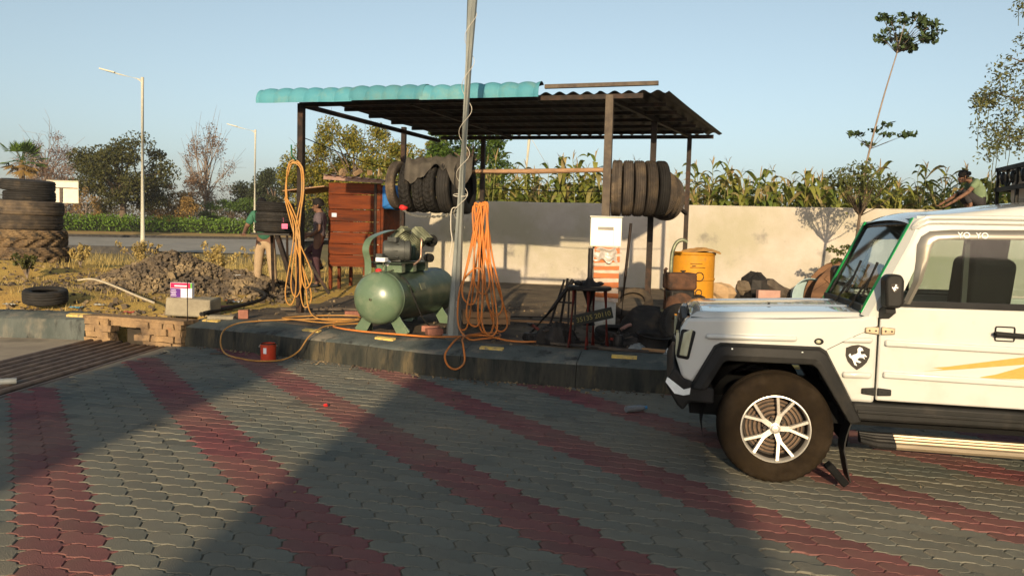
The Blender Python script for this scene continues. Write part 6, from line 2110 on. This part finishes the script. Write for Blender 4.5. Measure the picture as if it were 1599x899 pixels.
def leaves(n, cents, spread, size, seed, up=.35, aspect=.5):
    """n rhombic leaves gathered round clump centres -> MB"""
    g = np.random.default_rng(seed)
    cents = np.asarray(cents, float)
    ci = g.integers(0, len(cents), n)
    sp = np.asarray(spread, float)
    if sp.ndim == 1:
        sp = np.tile(sp, (len(cents), 1))
    d = g.normal(size=(n, 3))
    d /= np.linalg.norm(d, axis=1)[:, None]
    rad = g.random(n) ** .45
    P = cents[ci] + d * rad[:, None] * sp[ci]
    a = g.normal(size=(n, 3)) + d * .7
    a[:, 2] -= .15
    a /= np.linalg.norm(a, axis=1)[:, None]
    nn = g.normal(size=(n, 3))
    nn[:, 2] += up * 3
    s = np.cross(a, nn)
    s /= np.linalg.norm(s, axis=1)[:, None] + 1e-9
    L = size * g.uniform(.6, 1.35, n)[:, None]
    W = L * aspect * .5
    V = np.stack([P - a * L * .5, P + s * W, P + a * L * .5, P - s * W], axis=1).reshape(-1, 3)
    mb = MB()
    mb.v = [tuple(v) for v in V.tolist()]
    mb.f = [(4 * i, 4 * i + 1, 4 * i + 2, 4 * i + 3) for i in range(n)]
    mb.mi = [0] * n
    return mb

def tree(label, name, x, y, H, crown, leaf_m, n, size, seed, bark=M_bark, tr=.22, twigs=0, z0=None, group=None, clumps=26, cl=.36, cat='tree', aspect=.5, shell=.55):
    """crown: (dx, dz centre, rx, ry, rz)"""
    g = random.Random(seed)
    z0 = (.95 if (y > 55 and x < -15) else .19) if z0 is None else z0
    t = thing(name, label, cat, (x, y, z0), g.uniform(0, 6), group)
    cx, cz, rx, ry, rz = crown
    tk = MB()
    top = Vector((cx, 0, cz))
    tk.tube(spline([(0, 0, -.1), (cx * .2 + g.uniform(-.1, .1), g.uniform(-.1, .1), cz * .35), (cx * .6, g.uniform(-.1, .1), cz * .7), (cx, 0, cz + rz * .5)], 4), [tr * (1.25 - 1.1 * k / 12) for k in range(13)], 8)
    cents, spr = [], []
    for k in range(clumps):
        while True:
            d = Vector((g.uniform(-1, 1), g.uniform(-1, 1), g.uniform(-1, 1)))
            if shell < d.length < 1:
                break
        c = Vector((cx + d.x * rx, d.y * ry, cz + d.z * rz))
        s_ = g.uniform(.7, 1.25) * cl
        cents.append(c)
        spr.append((rx * s_, ry * s_, rz * s_ * .8))
        st = Vector((cx * .6, 0, lerp(cz - rz * .9, cz, g.random())))
        mid = lerp(st, c, .5) + Vector((g.uniform(-.2, .2) * rx, 0, .12 * rz))
        tk.tube(spline([st, mid, c], 3), [tr * .38, tr * .33, tr * .28, tr * .22, tr * .17, tr * .12, tr * .08], 5)
        for q in range(twigs):
            e = c + Vector((g.gauss(0, 1) * rx * .28, g.gauss(0, 1) * ry * .28, abs(g.gauss(0, 1)) * rz * .30))
            tk.tube([lerp(mid, c, g.random()), lerp(c, e, .6) + Vector((0, 0, .03)), e], [tr * .09, tr * .07, tr * .04], 3, cap=False)
    tk.build('trunk', bark, t, smooth=True)
    leaves(n, cents, spr, size, seed, aspect=aspect).build('crown', leaf_m, t)
    return t

GF = 'trees along the far side of the highway'
tree('broad dark olive tree behind the nearer street lamp', 'olive_tree', -31.5, 62, 9, (0, 4.7, 3.8, 3.0, 3.2), L_olive, 17100, 0.238, 1, tr=.3, clumps=38, cl=.30, group=GF)
tree('pinkish leafless tree between palm and dark olive tree', 'bare_tree', -42.5, 70, 8.5, (0, 5.6, 3.0, 2.5, 3.0), L_pink, 4940, 0.154, 2, M_barkp, tr=.2, twigs=9, group=GF, clumps=34, cl=.34)
tree('low pinkish thicket left of the dark olive tree', 'bare_tree', -39.0, 66, 6, (0, 3.4, 2.6, 2, 2.3), L_brown, 4940, 0.168, 12, M_barkp, tr=.16, twigs=6, group=GF, clumps=26)
tree('tall thin brown-leaved tree between the two street lamps', 'sparse_tree', -29.6, 74, 10, (0, 6.0, 2.5, 2.2, 3.9), L_brown, 4180, 0.182, 3, M_barkp, tr=.2, twigs=8, group=GF, clumps=34, cl=.28)
tree('dark green tree right of the tall brown-leaved tree', 'dark_tree', -26.5, 80, 7, (0, 3.6, 3.0, 2.4, 2.8), L_dark, 7980, 0.252, 4, tr=.2, group=GF)
tree('dark tree directly behind the farther street lamp', 'dark_tree', -23.6, 76, 7, (0, 3.8, 2.3, 2, 3.0), L_dark, 7980, 0.238, 5, tr=.2, group=GF)
tree('dull green tree above the black tyres left of the shelter post', 'dark_tree', -20.0, 74, 7.5, (0, 4.0, 2.4, 2, 3.2), L_olive, 8740, 0.238, 6, tr=.2, twigs=3, group=GF)
tree('leafless twiggy tree top behind the farther street lamp', 'bare_tree', -22.0, 88, 9, (0, 6.4, 2.4, 2, 3.2), L_pink, 494, 0.140, 7, M_bark, tr=.18, twigs=9, group=GF, clumps=22)
tree('dark tree seen between shelter post and kiosk awning', 'dark_tree', -15.4, 64, 6, (0, 3.2, 2.6, 2, 2.6), L_dark, 7980, 0.224, 8, tr=.2, group=GF)
GBU = 'bushes behind the hedge'
tree('golden dry bush right of the nearer street lamp foot', 'dry_bush', -29.6, 66, 3, (0, 2.3, 2.5, 1.8, 1.7), L_gold, 6840, 0.182, 9, tr=.08, clumps=22, group=GBU, cat='bush')
tree('round green bush between golden bush and farther lamp', 'green_bush', -26.2, 72, 3, (0, 1.9, 2.6, 1.7, 1.4), L_green, 6840, 0.182, 10, tr=.08, clumps=22, group=GBU, cat='bush')
tree('small golden shrub in front of the dark olive tree', 'dry_bush', -33.0, 59.5, 3, (0, 1.7, 1.0, .9, 1.5), L_gold, 1330, 0.140, 13, M_barkp, tr=.07, twigs=5, clumps=14, group=GBU, cat='bush')
tree('brown thicket right of the green bush', 'dry_bush', -23.0, 75, 3.4, (0, 1.8, 2.2, 1.5, 1.6), L_olive, 6080, 0.196, 14, tr=.08, clumps=22, group=GBU, cat='bush')
tree('dark thicket under the palm behind the tyre stack', 'dark_bush', -46, 62, 3.2, (0, 1.8, 3.4, 1.6, 1.9), L_dark, 6840, 0.210, 15, tr=.08, clumps=24, group=GBU, cat='bush')
tree('tree behind the kiosk with yellowing feathery leaves', 'yellowing_tree', -6.25, 30, 5.5, (0, 4.0, 1.85, 1.5, 1.75), L_yell, 14250, 0.112, 16, tr=.10, twigs=2, clumps=36, cl=.30)
tree('leafy yellow-green tree left of the kiosk behind the shelter post', 'yellowing_tree', -7.9, 31, 5.5, (0, 3.6, 1.5, 1.3, 1.6), L_yell, 9000, .115, 23, tr=.09, twigs=2, clumps=30, cl=.32)
tree('yellow-green leafy shrub right of the kiosk roof', 'yellowing_tree', -4.6, 28, 4.5, (0, 3.4, 1.2, 1.0, 1.2), L_yell, 5700, 0.105, 17, tr=.07, twigs=2, clumps=20, cl=.34)
tree('dense bright green tree behind the wall under the roof middle', 'mango_tree', -1.85, 31, 6.2, (0, 4.4, 2.0, 1.5, 1.6), L_green, 15200, 0.140, 18, tr=.14, clumps=34, cl=.34)
tree('small green tree left of the dense bright green one', 'yellowing_tree', -3.3, 32, 5.6, (0, 3.9, 1.0, .9, 1.3), L_yell, 3420, 0.119, 19, tr=.07, clumps=18, twigs=2)
tree('far brown tree line clump left of the meter box post', 'far_tree', 5.2, 62, 6.2, (0, 4.3, 2.6, 1.6, 1.2), L_brown, 4180, 0.210, 20, tr=.12, clumps=18)
tree('far round-headed tree just left of the brown steel post', 'far_tree', 7.2, 56, 6.6, (0, 5.4, .95, .9, .9), L_gold, 1710, 0.168, 21, tr=.09, clumps=12)

# far wood closing the horizon
cents, spr = [], []
gw = random.Random(44)
for k in range(150):
    t = k / 149
    x_ = lerp(-95, -8, t) + gw.uniform(-1, 1)
    cents.append((x_, 100 + gw.uniform(-4, 4), 2.2 + 1.3 * gw.random() + 1.2 * max(0, gnoise(x_, 0, .12))))
    spr.append((2.2, 1.5, 2.0))
tag(leaves(26000, cents, spr, .34, 45).build('far_wood', leafmat('far_wood_leaf', (.10, .075, .038), (.04, .042, .018))), 'hazy brown-green wood along the horizon behind the highway', 'wood', kind='stuff')
# palm
pm = thing('palm_tree', 'fan palm with drooping dead fronds above the left tyre stack', 'palm', (-29.4, 46, .2))
MB().tube([(0, 0, -.1), (.1, 0, 2.6), (.05, 0, 4.85)], [.22, .17, .15], 10).build('trunk', M_bark, pm)
g5 = random.Random(5)
for k in range(34):
    an = g5.uniform(0, 2 * pi)
    el = g5.uniform(-.9, 1.25)
    L_ = g5.uniform(1.1, 1.5)
    d = Vector((cos(an) * cos(el), sin(an) * cos(el), sin(el)))
    s = d.cross(Vector((0, 0, 1))).normalized()
    mb = MB()
    st = Vector((.05, 0, 5.0))
    c = st + d * L_ * .55
    mb.tube([st, c], .018, 4)
    n_ = 11
    for q in range(n_):
        a = lerp(-1.25, 1.25, q / (n_ - 1))
        dd = (d * cos(a) + s * sin(a)).normalized()
        e = c + dd * L_ * .52 - Vector((0, 0, .10 * L_ * abs(a)))
        w_ = s.cross(dd).normalized() if abs(a) < .1 else dd.cross(s.cross(d)).normalized()
        mb.add([c, lerp(c, e, .55) + w_ * .05, e, lerp(c, e, .55) - w_ * .05], [(0, 1, 2, 3)])
    mb.build('frond', L_gold if el < -.35 else L_green, pm)

# hedge along the median
hg_ = thing('clipped_hedge', 'long clipped green hedge along the highway', 'hedge', (0, 0, 0))
cents, spr = [], []
for k in range(90):
    t = k / 89
    cents.append((lerp(-44, -19.5, t), lerp(43.5, 69.5, t), 1.62 + .05 * sin(k * 1.7)))
    spr.append((.75, .75, .72))
leaves(24000, cents, spr, .19, 31, up=.2).build('foliage', leafmat('hedge_leaf', (.125, .21, .022), (.065, .125, .014)), hg_)
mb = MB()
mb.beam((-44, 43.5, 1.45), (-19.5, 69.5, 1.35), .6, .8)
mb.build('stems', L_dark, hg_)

# ---- maize field
L_corn = leafmat('maize_leaf', (.24, .235, .048), (.10, .145, .026), .4)
L_dryc = leafmat('dry_maize_leaf', (.36, .28, .12), (.20, .18, .06), .35)
L_tass = leafmat('maize_tassel', (.36, .26, .13), (.26, .19, .09), .3)
M_stalk = mat('maize_stalk', (.17, .17, .05), (.11, .12, .035), scale=4, rough=.7)
def maize_mb(seed):
    g = random.Random(seed)
    mb = MB()
    H = g.uniform(2.25, 2.75)
    lean = Vector((g.uniform(-.10, .10), g.uniform(-.10, .10), 1))
    mb.m = 0
    mb.tube([(0, 0, 0), lean * H * .5, lean * H], [.014, .012, .006], 5, cap=False)
    nl = g.randint(12, 15)
    a0 = g.uniform(0, 6)
    for k in range(nl):
        z = H * lerp(.40, .97, k / (nl - 1))
        an = a0 + pi * k + g.uniform(-.6, .6)
        L_ = g.uniform(.75, 1.15) * (1 - .25 * k / nl)
        d = Vector((cos(an), sin(an), 0))
        s = Vector((-sin(an), cos(an), 0))
        rise = g.uniform(1.0, 1.9)
        droop = g.uniform(.9, 1.9)
        mb.m = 2 if (g.random() < .16) else 1
        pts = []
        ns = 6
        st = lean * z
        for q in range(ns + 1):
            t = q / ns
            p = st + d * L_ * .62 * t * (1 - .15 * t) + Vector((0, 0, L_ * (rise * .55 * t - droop * .62 * t * t)))
            w_ = .056 * sin(pi * min(1, .12 + t * .88)) ** .8 + .002
            tw = s + Vector((0, 0, .4 * sin(t * 3 + k)))
            pts += [p + tw * w_, p - tw * w_]
        mb.add(pts, [(2 * q, 2 * q + 1, 2 * q + 3, 2 * q + 2) for q in range(ns)])
    mb.m = 3
    tp = lean * H
    for k in range(g.randint(2, 4)):
        an = g.uniform(0, 6.28)
        e = tp + Vector((cos(an) * .10, sin(an) * .10, g.uniform(.12, .26)))
        m_ = lerp(tp, e, .5) + Vector((0, 0, .04))
        s = Vector((-sin(an), cos(an), 0)) * .009
        mb.add([tp - s, tp + s, m_ + s * 1.3, m_ - s * 1.3, e + s * .5, e - s * .5], [(0, 1, 2, 3), (3, 2, 4, 5)])
    return mb
CM = [M_stalk, L_corn, L_dryc, L_tass]
variants = [maize_mb(100 + k) for k in range(9)]
protos = []
g6 = random.Random(66)
wall_y = lambda x: 18.66 - .2 * (x + 3.3)
count = 0
for row in range(2):
    for k in range(124):
        x = -3.6 + k * .158 + g6.uniform(-.06, .06)
        y = wall_y(x) + .75 + row * .6 + g6.uniform(-.15, .15)
        v = g6.randrange(9)
        if len(protos) < 9:
            v = len(protos)
            o = variants[v].build('maize_plant', CM)
            protos.append(o)
        else:
            o = link_copy(protos[v], 'maize_plant')
        o.location = (x, y, .40)
        sc_ = g6.uniform(.86, 1.08) * (1.05 if x < 3 else 1.0)
        o.scale = (sc_, sc_, sc_)
        o.rotation_euler = (g6.uniform(-.06, .06), g6.uniform(-.06, .06), g6.uniform(0, 6.28))
        tag(o, 'tall maize plant with straw tassel in the front rows behind the wall', 'maize plant', 'maize plants in the two front rows behind the wall')
fld = MB()
for row in range(6):
    for k in range(100):
        x = -4.0 + k * .22 + g6.uniform(-.1, .1)
        y = wall_y(x) + 2.0 + row * .75 + g6.uniform(-.25, .25)
        src = variants[g6.randrange(9)]
        an, sc_ = g6.uniform(0, 6.28), g6.uniform(.80, 1.04)
        ca, sa = cos(an) * sc_, sin(an) * sc_
        o_ = len(fld.v)
        fld.v.extend([(x + ca * p[0] - sa * p[1], y + sa * p[0] + ca * p[1], .38 + p[2] * sc_) for p in src.v])
        fld.f.extend([tuple(i + o_ for i in q) for q in src.f])
        fld.mi.extend(src.mi)
tag(fld.build('maize_field', CM), 'dense mass of maize behind the front rows', 'maize field', kind='stuff')

# ---- tall leaning sapling behind the wall
L_sap = leafmat('sapling_leaf', (.055, .085, .028), (.028, .048, .016), .2)
sp_ = thing('tall_sapling', 'tall thin leaning sapling with a round leafy top above the maize', 'tree', (8.15, 18.9, .35))
tp = spline([(0, 0, 0), (.16, 0, 1.6), (.42, 0, 3.3), (.70, 0, 4.7), (1.02, 0, 6.0)], 6)
br = MB().tube(tp, [lerp(.035, .014, k / (len(tp) - 1)) for k in range(len(tp))], 7)
g8 = random.Random(8)
cents, spr = [], []
for k in range(34):
    an, rr = g8.uniform(0, 6.28), g8.random() ** .5
    c = Vector((1.22 + .76 * rr * cos(an), .6 * rr * sin(an), 6.35 + .50 * g8.uniform(-.9, 1) * sqrt(1 - rr * rr * .7)))
    cents.append(c)
    spr.append((.16, .16, .10))
    br.tube([(0.98, 0, 5.85), lerp(Vector((1.0, 0, 5.95)), c, .6), c], [.010, .007, .004], 4, cap=False)
for (dx, dz) in ((-.42, 3.88), (-.25, 3.90), (.05, 3.7), (.40, 4.15), (.55, 3.95), (.75, 3.88), (.22, 4.05), (.92, 3.92)):
    c = Vector((.42 + dx, g8.uniform(-.2, .2), dz))
    cents.append(c)
    spr.append((.17, .17, .07))
    br.tube([(.47, 0, 3.55), c], [.009, .004], 4, cap=False)
br.build('trunk', M_barkp, sp_, smooth=True)
leaves(900, cents, spr, .15, 81, up=.5, aspect=.55).build('crown', L_sap, sp_)

# ---- small tree in front of the wall beside the reel
L_small = leafmat('small_tree_leaf', (.095, .105, .030), (.045, .058, .016), .25)
sm = thing('small_tree', 'small forked tree in front of the wall beside the wooden reel', 'tree', (6.46, 14.6, .42))
tk = MB()
tk.tube([(0, 0, 0), (.02, 0, .9), (.08, 0, 1.75)], [.045, .036, .028], 8)
cents, spr = [], []
for k in range(26):
    an = g8.uniform(0, 6.28)
    rr = g8.random() ** .6
    c = Vector((.06 + .62 * rr * cos(an), .45 * rr * sin(an), 2.0 + .45 * g8.random() + .25 * (1 - rr)))
    cents.append(c)
    spr.append((.20, .18, .13))
    tk.tube([(.08, 0, 1.70), lerp(Vector((.08, 0, 1.72)), c, .55) - Vector((0, 0, .05)), c], [.016, .010, .005], 4, cap=False)
for (dx, dz) in ((-.40, 1.06), (-.25, 1.0), (-.1, 1.1), (.2, 1.05), (-.35, .85), (-.2, .80)):
    c = Vector((dx, g8.uniform(-.1, .1), dz))
    cents.append(c)
    spr.append((.12, .1, .06))
    tk.tube([(.02, 0, .85), c], [.009, .004], 4, cap=False)
tk.build('trunk', M_bark, sm, smooth=True)
leaves(1500, cents, spr, .075, 82, up=.4).build('crown', L_small, sm)

# ---- drumstick tree at the right edge with hanging pods
L_mor = leafmat('feathery_leaf', (.13, .13, .045), (.055, .07, .025), .3)
M_pod = mat('drumstick_pod', (.085, .09, .045), (.055, .06, .03), rough=.8)
mo = thing('drumstick_tree', 'drumstick tree at the right edge with feathery leaves and long hanging pods', 'tree', (10.6, 14.2, .4))
tk = MB()
tk.tube(spline([(0, 0, 0), (-.05, 0, 2.0), (-.25, 0, 3.8), (-.35, 0, 5.6)], 4), [lerp(.14, .05, k / 12) for k in range(13)], 8)
tips = []
for (ex, ez, sx, sz) in ((-2.15, 3.95, -.2, 3.0), (-1.9, 3.15, -.15, 2.6), (-1.75, 4.6, -.25, 3.6), (-1.3, 5.2, -.3, 4.4), (-1.45, 3.5, -.1, 2.5), (-.9, 4.3, -.25, 3.2), (-1.0, 5.8, -.3, 5.0), (.8, 4.8, -.2, 3.4), (1.2, 3.8, -.1, 3.0), (-.6, 3.0, -.1, 2.3)):
    st = Vector((sx, 0, sz))
    e = Vector((ex, g8.uniform(-.6, .6), ez))
    path = spline([st, lerp(st, e, .5) + Vector((0, 0, .25)), e], 5)
    tk.tube(path, [lerp(.035, .007, k / (len(path) - 1)) for k in range(len(path))], 5, cap=False)
    for q in range(8):
        b = path[g8.randint(4, len(path) - 1)]
        e2 = b + Vector((g8.uniform(-.45, .35), g8.uniform(-.4, .4), g8.uniform(-.35, .3)))
        tk.tube([b, lerp(b, e2, .5) + Vector((0, 0, .05)), e2], [.008, .006, .003], 4, cap=False)
        tips.append(e2)
        tips.append(lerp(b, e2, .5))
tk.build('trunk', M_bark, mo, smooth=True)
leaves(12000, [tuple(p) for p in tips], (.26, .22, .24), .075, 83, up=.2, aspect=.45).build('crown', L_mor, mo)
for k in range(46):
    b = tips[g8.randrange(len(tips))]
    L_ = g8.uniform(.45, 1.0)
    j = g8.uniform(-.06, .06)
    MB().tube(spline([b, b + Vector((j, 0, -L_ * .5)), b + Vector((j * .3, g8.uniform(-.04, .04), -L_))], 3), .0065, 4).build('pod', M_pod, mo)

# ---- weeds and dry grass on the waste ground
L_weed = leafmat('dry_weed', (.42, .31, .11), (.26, .20, .07), .3)
g9 = random.Random(9)
wd = MB()
def tuft(x, y, h, n, sp):
    z = ground_z(x, y)
    for k in range(n):
        an = g9.uniform(0, 6.28)
        b = Vector((x + g9.gauss(0, sp), y + g9.gauss(0, sp), z - .02))
        d = Vector((cos(an) * g9.uniform(.1, .6), sin(an) * g9.uniform(.1, .6), 1)).normalized()
        L_ = h * g9.uniform(.5, 1.1)
        s = Vector((-sin(an), cos(an), 0)) * .008 * (1 + h)
        e = b + d * L_
        wd.add([b - s, b + s, e + Vector((d.x, d.y, -.3)) * L_ * .2], [(0, 1, 2)])
for k in range(620):
    x, y = g9.uniform(-20, -3.9), g9.uniform(14.5, 27)
    if -11.5 < x < -9.6 and y < 17.6:
        continue
    tuft(x, y, g9.uniform(.10, .35), 14, .16)
for k in range(380):
    x, y = g9.uniform(-24, -7), g9.uniform(22, 33)
    tuft(x, y, g9.uniform(.15, .45), 12, .22)
for k in range(160):
    x, y = g9.uniform(-12, -5), g9.uniform(11.2, 14.0)
    tuft(x, y, g9.uniform(.05, .16), 10, .10)
tag(wd.build('dry_grass', L_weed), 'tufts of dry straw grass over the waste ground', 'grass', kind='stuff')
GD = 'dry weeds behind the stone heap'
def weed(label, x, y, H, n, m=L_weed):
    t = thing('dry_weed', label, 'weed', (x, y, ground_z(x, y)), g9.uniform(0, 6), GD)
    st = MB()
    cents = []
    for k in range(12):
        e = Vector((g9.gauss(0, .25) * H, g9.gauss(0, .25) * H, H * g9.uniform(.5, 1.0)))
        st.tube([(0, 0, 0), e * .5 + Vector((0, 0, .05)), e], [.012, .008, .004], 4, cap=False)
        cents += [e, e * .75]
    st.build('stems', M_barkp, t)
    leaves(n, [tuple(c) for c in cents], (.14 * H, .14 * H, .12 * H), .07, int(x * 100) % 999 + 5, up=.1).build('foliage', m, t)
weed('tall dry weed in front of the nearer street lamp foot', -8.6, 17.8, .6, 700)
weed('bushy dry weed on the right shoulder of the stone heap', -6.6, 17.0, .72, 900)
weed('dry weed clump left of the man in green', -6.0, 18.2, .62, 700)
weed('low dry weed left of the stone heap', -8.9, 15.8, .42, 600)
weed('straggly dry weed behind the man in green', -5.2, 19.0, .6, 600)
weed('greenish weed at the foot of the tyre mound', -8.8, 13.9, .45, 500, L_olive)

# ------------------------------------------------------------------ more scrap between the tyre stand and the jeep, litter on the dirt
gq = random.Random(61)
tyre('flat black tyre lying right behind the tyre stand legs', GT, (1.32, 9.22, 0.42), .31, .19, .15, 'rib', M_rubk, (.05, -.08, 1), .4)
tyre('small black tyre leaning on the dark rubber heap', GT, (1.98, 8.92, 0.58), .27, .16, .14, 'block', M_rubk, (.35, -.85, .30), .2)
tyre('grey worn tyre lying on the floor behind the engine and drum', GT, (2.05, 11.2, 0.43), .32, .19, .16, 'rib', M_rubd, (0, .05, 1), 2.)
rm = thing('scrap_wheel_rim', 'round dark scrap wheel rim lying in front of the rubber heap', 'scrap_rim', (1.62, 8.72, 0.35), 0, None, rot=(.12, .06, .3))  # discarded wheel rim: barrel and centre disc
MB().lathe([(.19, 0), (.20, .012), (.175, .03), (.165, .08), (.175, .13), (.20, .148), (.19, .16), (.16, .13), (.155, .03), (.17, .008)], 36, closed=True).build('barrel', M_iron, rm, smooth=40)
MB().lathe([(.045, .09), (.08, .105), (.15, .07), (.16, .07), (.15, .06), (.08, .095), (.045, .08)], 30, closed=True).build('disc', M_iron, rm, smooth=40)
for k, (x_, y_, rz_, L_, m_) in enumerate(((1.25, 8.42, -.15, .55, M_steelg), (1.66, 8.40, -.30, .42, M_crate), (1.95, 8.42, -.1, .36, M_steelg), (1.05, 8.52, .1, .40, M_iron), (0.62, 8.72, -.35, .34, M_steelg))):
    b = MB().box((0, 0, 0), (L_, .055, .028))
    bev(solo(b, 'scrap_bar', m_, ('flat brown bar on the kerb top right of the tyre stand', 'bare wooden slat on the kerb in front of the rubber heap', 'short brown bar nearest the jeep headlamp', 'black bar at the foot of the tyre stand', 'short brown bar at the foot of the oily rag heap')[k], 'bar', 'scrap bars along the kerb top', loc=(x_, y_, .362), rot=(.05, .03, rz_)), .004)
for k, (x_, y_) in enumerate(((1.42, 8.52), (1.78, 8.30))):
    def bagf(a, b, x_=x_, y_=y_, k=k):
        an, ph = 2 * pi * a, b * pi * .5
        j = 1 + .35 * gnoise(3 * cos(an), 3 * sin(an), 1, 3 + k) + .2 * gnoise(7 * cos(an), b * 8, 1, k)
        return (x_ + .10 * sin(ph) * cos(an) * j, y_ + .07 * sin(ph) * sin(an) * j, .345 + .07 * cos(ph) * (1 + .4 * gnoise(an, b * 5, 1, k)))
    solo(MB().grid(bagf, 26, 8), 'plastic_bag', mat('grey_plastic_bag', (.20, .21, .20), (.13, .14, .14), rough=.4), ('crumpled grey plastic bag on the kerb right of the tyre stand', 'second crumpled grey bag close to the jeep bumper')[k], 'bag', smooth=25)
oc = thing('oil_tin', 'small dark oil tin between tyre stand and rubber heap', 'tin', (1.22, 8.66, .345))
MB().lathe([(0.0001, 0), (.055, 0), (.055, .14), (.05, .15), (.02, .155), (.02, .18), (0.0001, .18)], 20).build('shell', M_iron, oc, smooth=40)
MB().tube([(.0, 0, .18), (.03, 0, .21), (.06, 0, .215)], .006, 6).build('spout', M_iron, oc)
jk = thing('trolley_jack', 'black hydraulic jack with long handle left of the tyre stand', 'jack', (0.33, 9.02, .345), .35)
bev(MB().box((0, 0, .06), (.34, .16, .09)).build('frame', M_iron, jk), .02)
MB().beam((.10, 0, .08), (-.10, 0, .20), .06, .03).build('lift_arm', M_rede, jk)
MB().cyl((-.11, 0, .19), (-.11, 0, .22), .045, n=14).build('saddle', M_iron, jk)
for y_ in (-.09, .09):
    MB().cyl((-.13, y_ - .015, .04), (-.13, y_ + .015, .04), .04, n=16).build('wheel', M_rubk, jk)
# litter on the waste ground
cols = [((.5, .16, .05), 'orange'), ((.55, .53, .5), 'white'), ((.10, .30, .42), 'blue'), ((.45, .43, .36), 'pale'), ((.36, .07, .06), 'red')]
spots = [(-4.55, 12.35, 0, 'orange scrap of packaging on the stone heap right of the carton'), (-4.42, 12.3, 1, 'white scrap of card beside the orange packaging'), (-6.45, 11.3, 2, 'blue plastic scrap beside the sunken tyre'),
         (-5.1, 14.2, 1, 'white paper scrap between the feet of the man in green'), (-6.2, 11.5, 3, 'pale rag in the dirt right of the sunken tyre'), (-5.6, 11.2, 4, 'red wrapper in the dirt above the culvert'), (-7.4, 11.25, 3, 'pale rag left of the sunken tyre')]
for (x_, y_, c_, lb) in spots:
    def lf(a, b, x_=x_, y_=y_):
        return (x_ + .16 * (a - .5), y_ + .12 * (b - .5), ground_z(x_, y_) + .03 + heap_h(x_, y_) + .035 * gnoise(a * 5 + x_, b * 5, 1))
    solo(MB().grid(lf, 6, 5), 'litter', mat(cols[c_][1] + '_litter', cols[c_][0], rough=.6), lb, 'litter')
rb = thing('plastic_scrap', 'tiny red plastic scrap on the sunlit paving', 'scrap', (-1.66, 6.86, .006))
MB().rock((0, 0, .008), (.05, .03, .02), gq).build('piece', M_knob, rb)

# ------------------------------------------------------------------ dusty air
M_haze = bpy.data.materials.new('dusty_air')
M_haze.use_nodes = True
_n = M_haze.node_tree.nodes
_n.remove(_n['Principled BSDF'])
_v = _n.new('ShaderNodeVolumePrincipled')
_v.inputs['Color'].default_value = (0.86, 0.88, 0.92, 1)
_v.inputs['Density'].default_value = 0.0004
_v.inputs['Anisotropy'].default_value = 0.0
M_haze.node_tree.links.new(_v.outputs[0], _n['Material Output'].inputs['Volume'])
tag(MB().box((0, 700, 6.0), (2200, 2100, 14.4)).build('haze', M_haze), 'thin dusty haze filling the air', 'haze', kind='stuff')
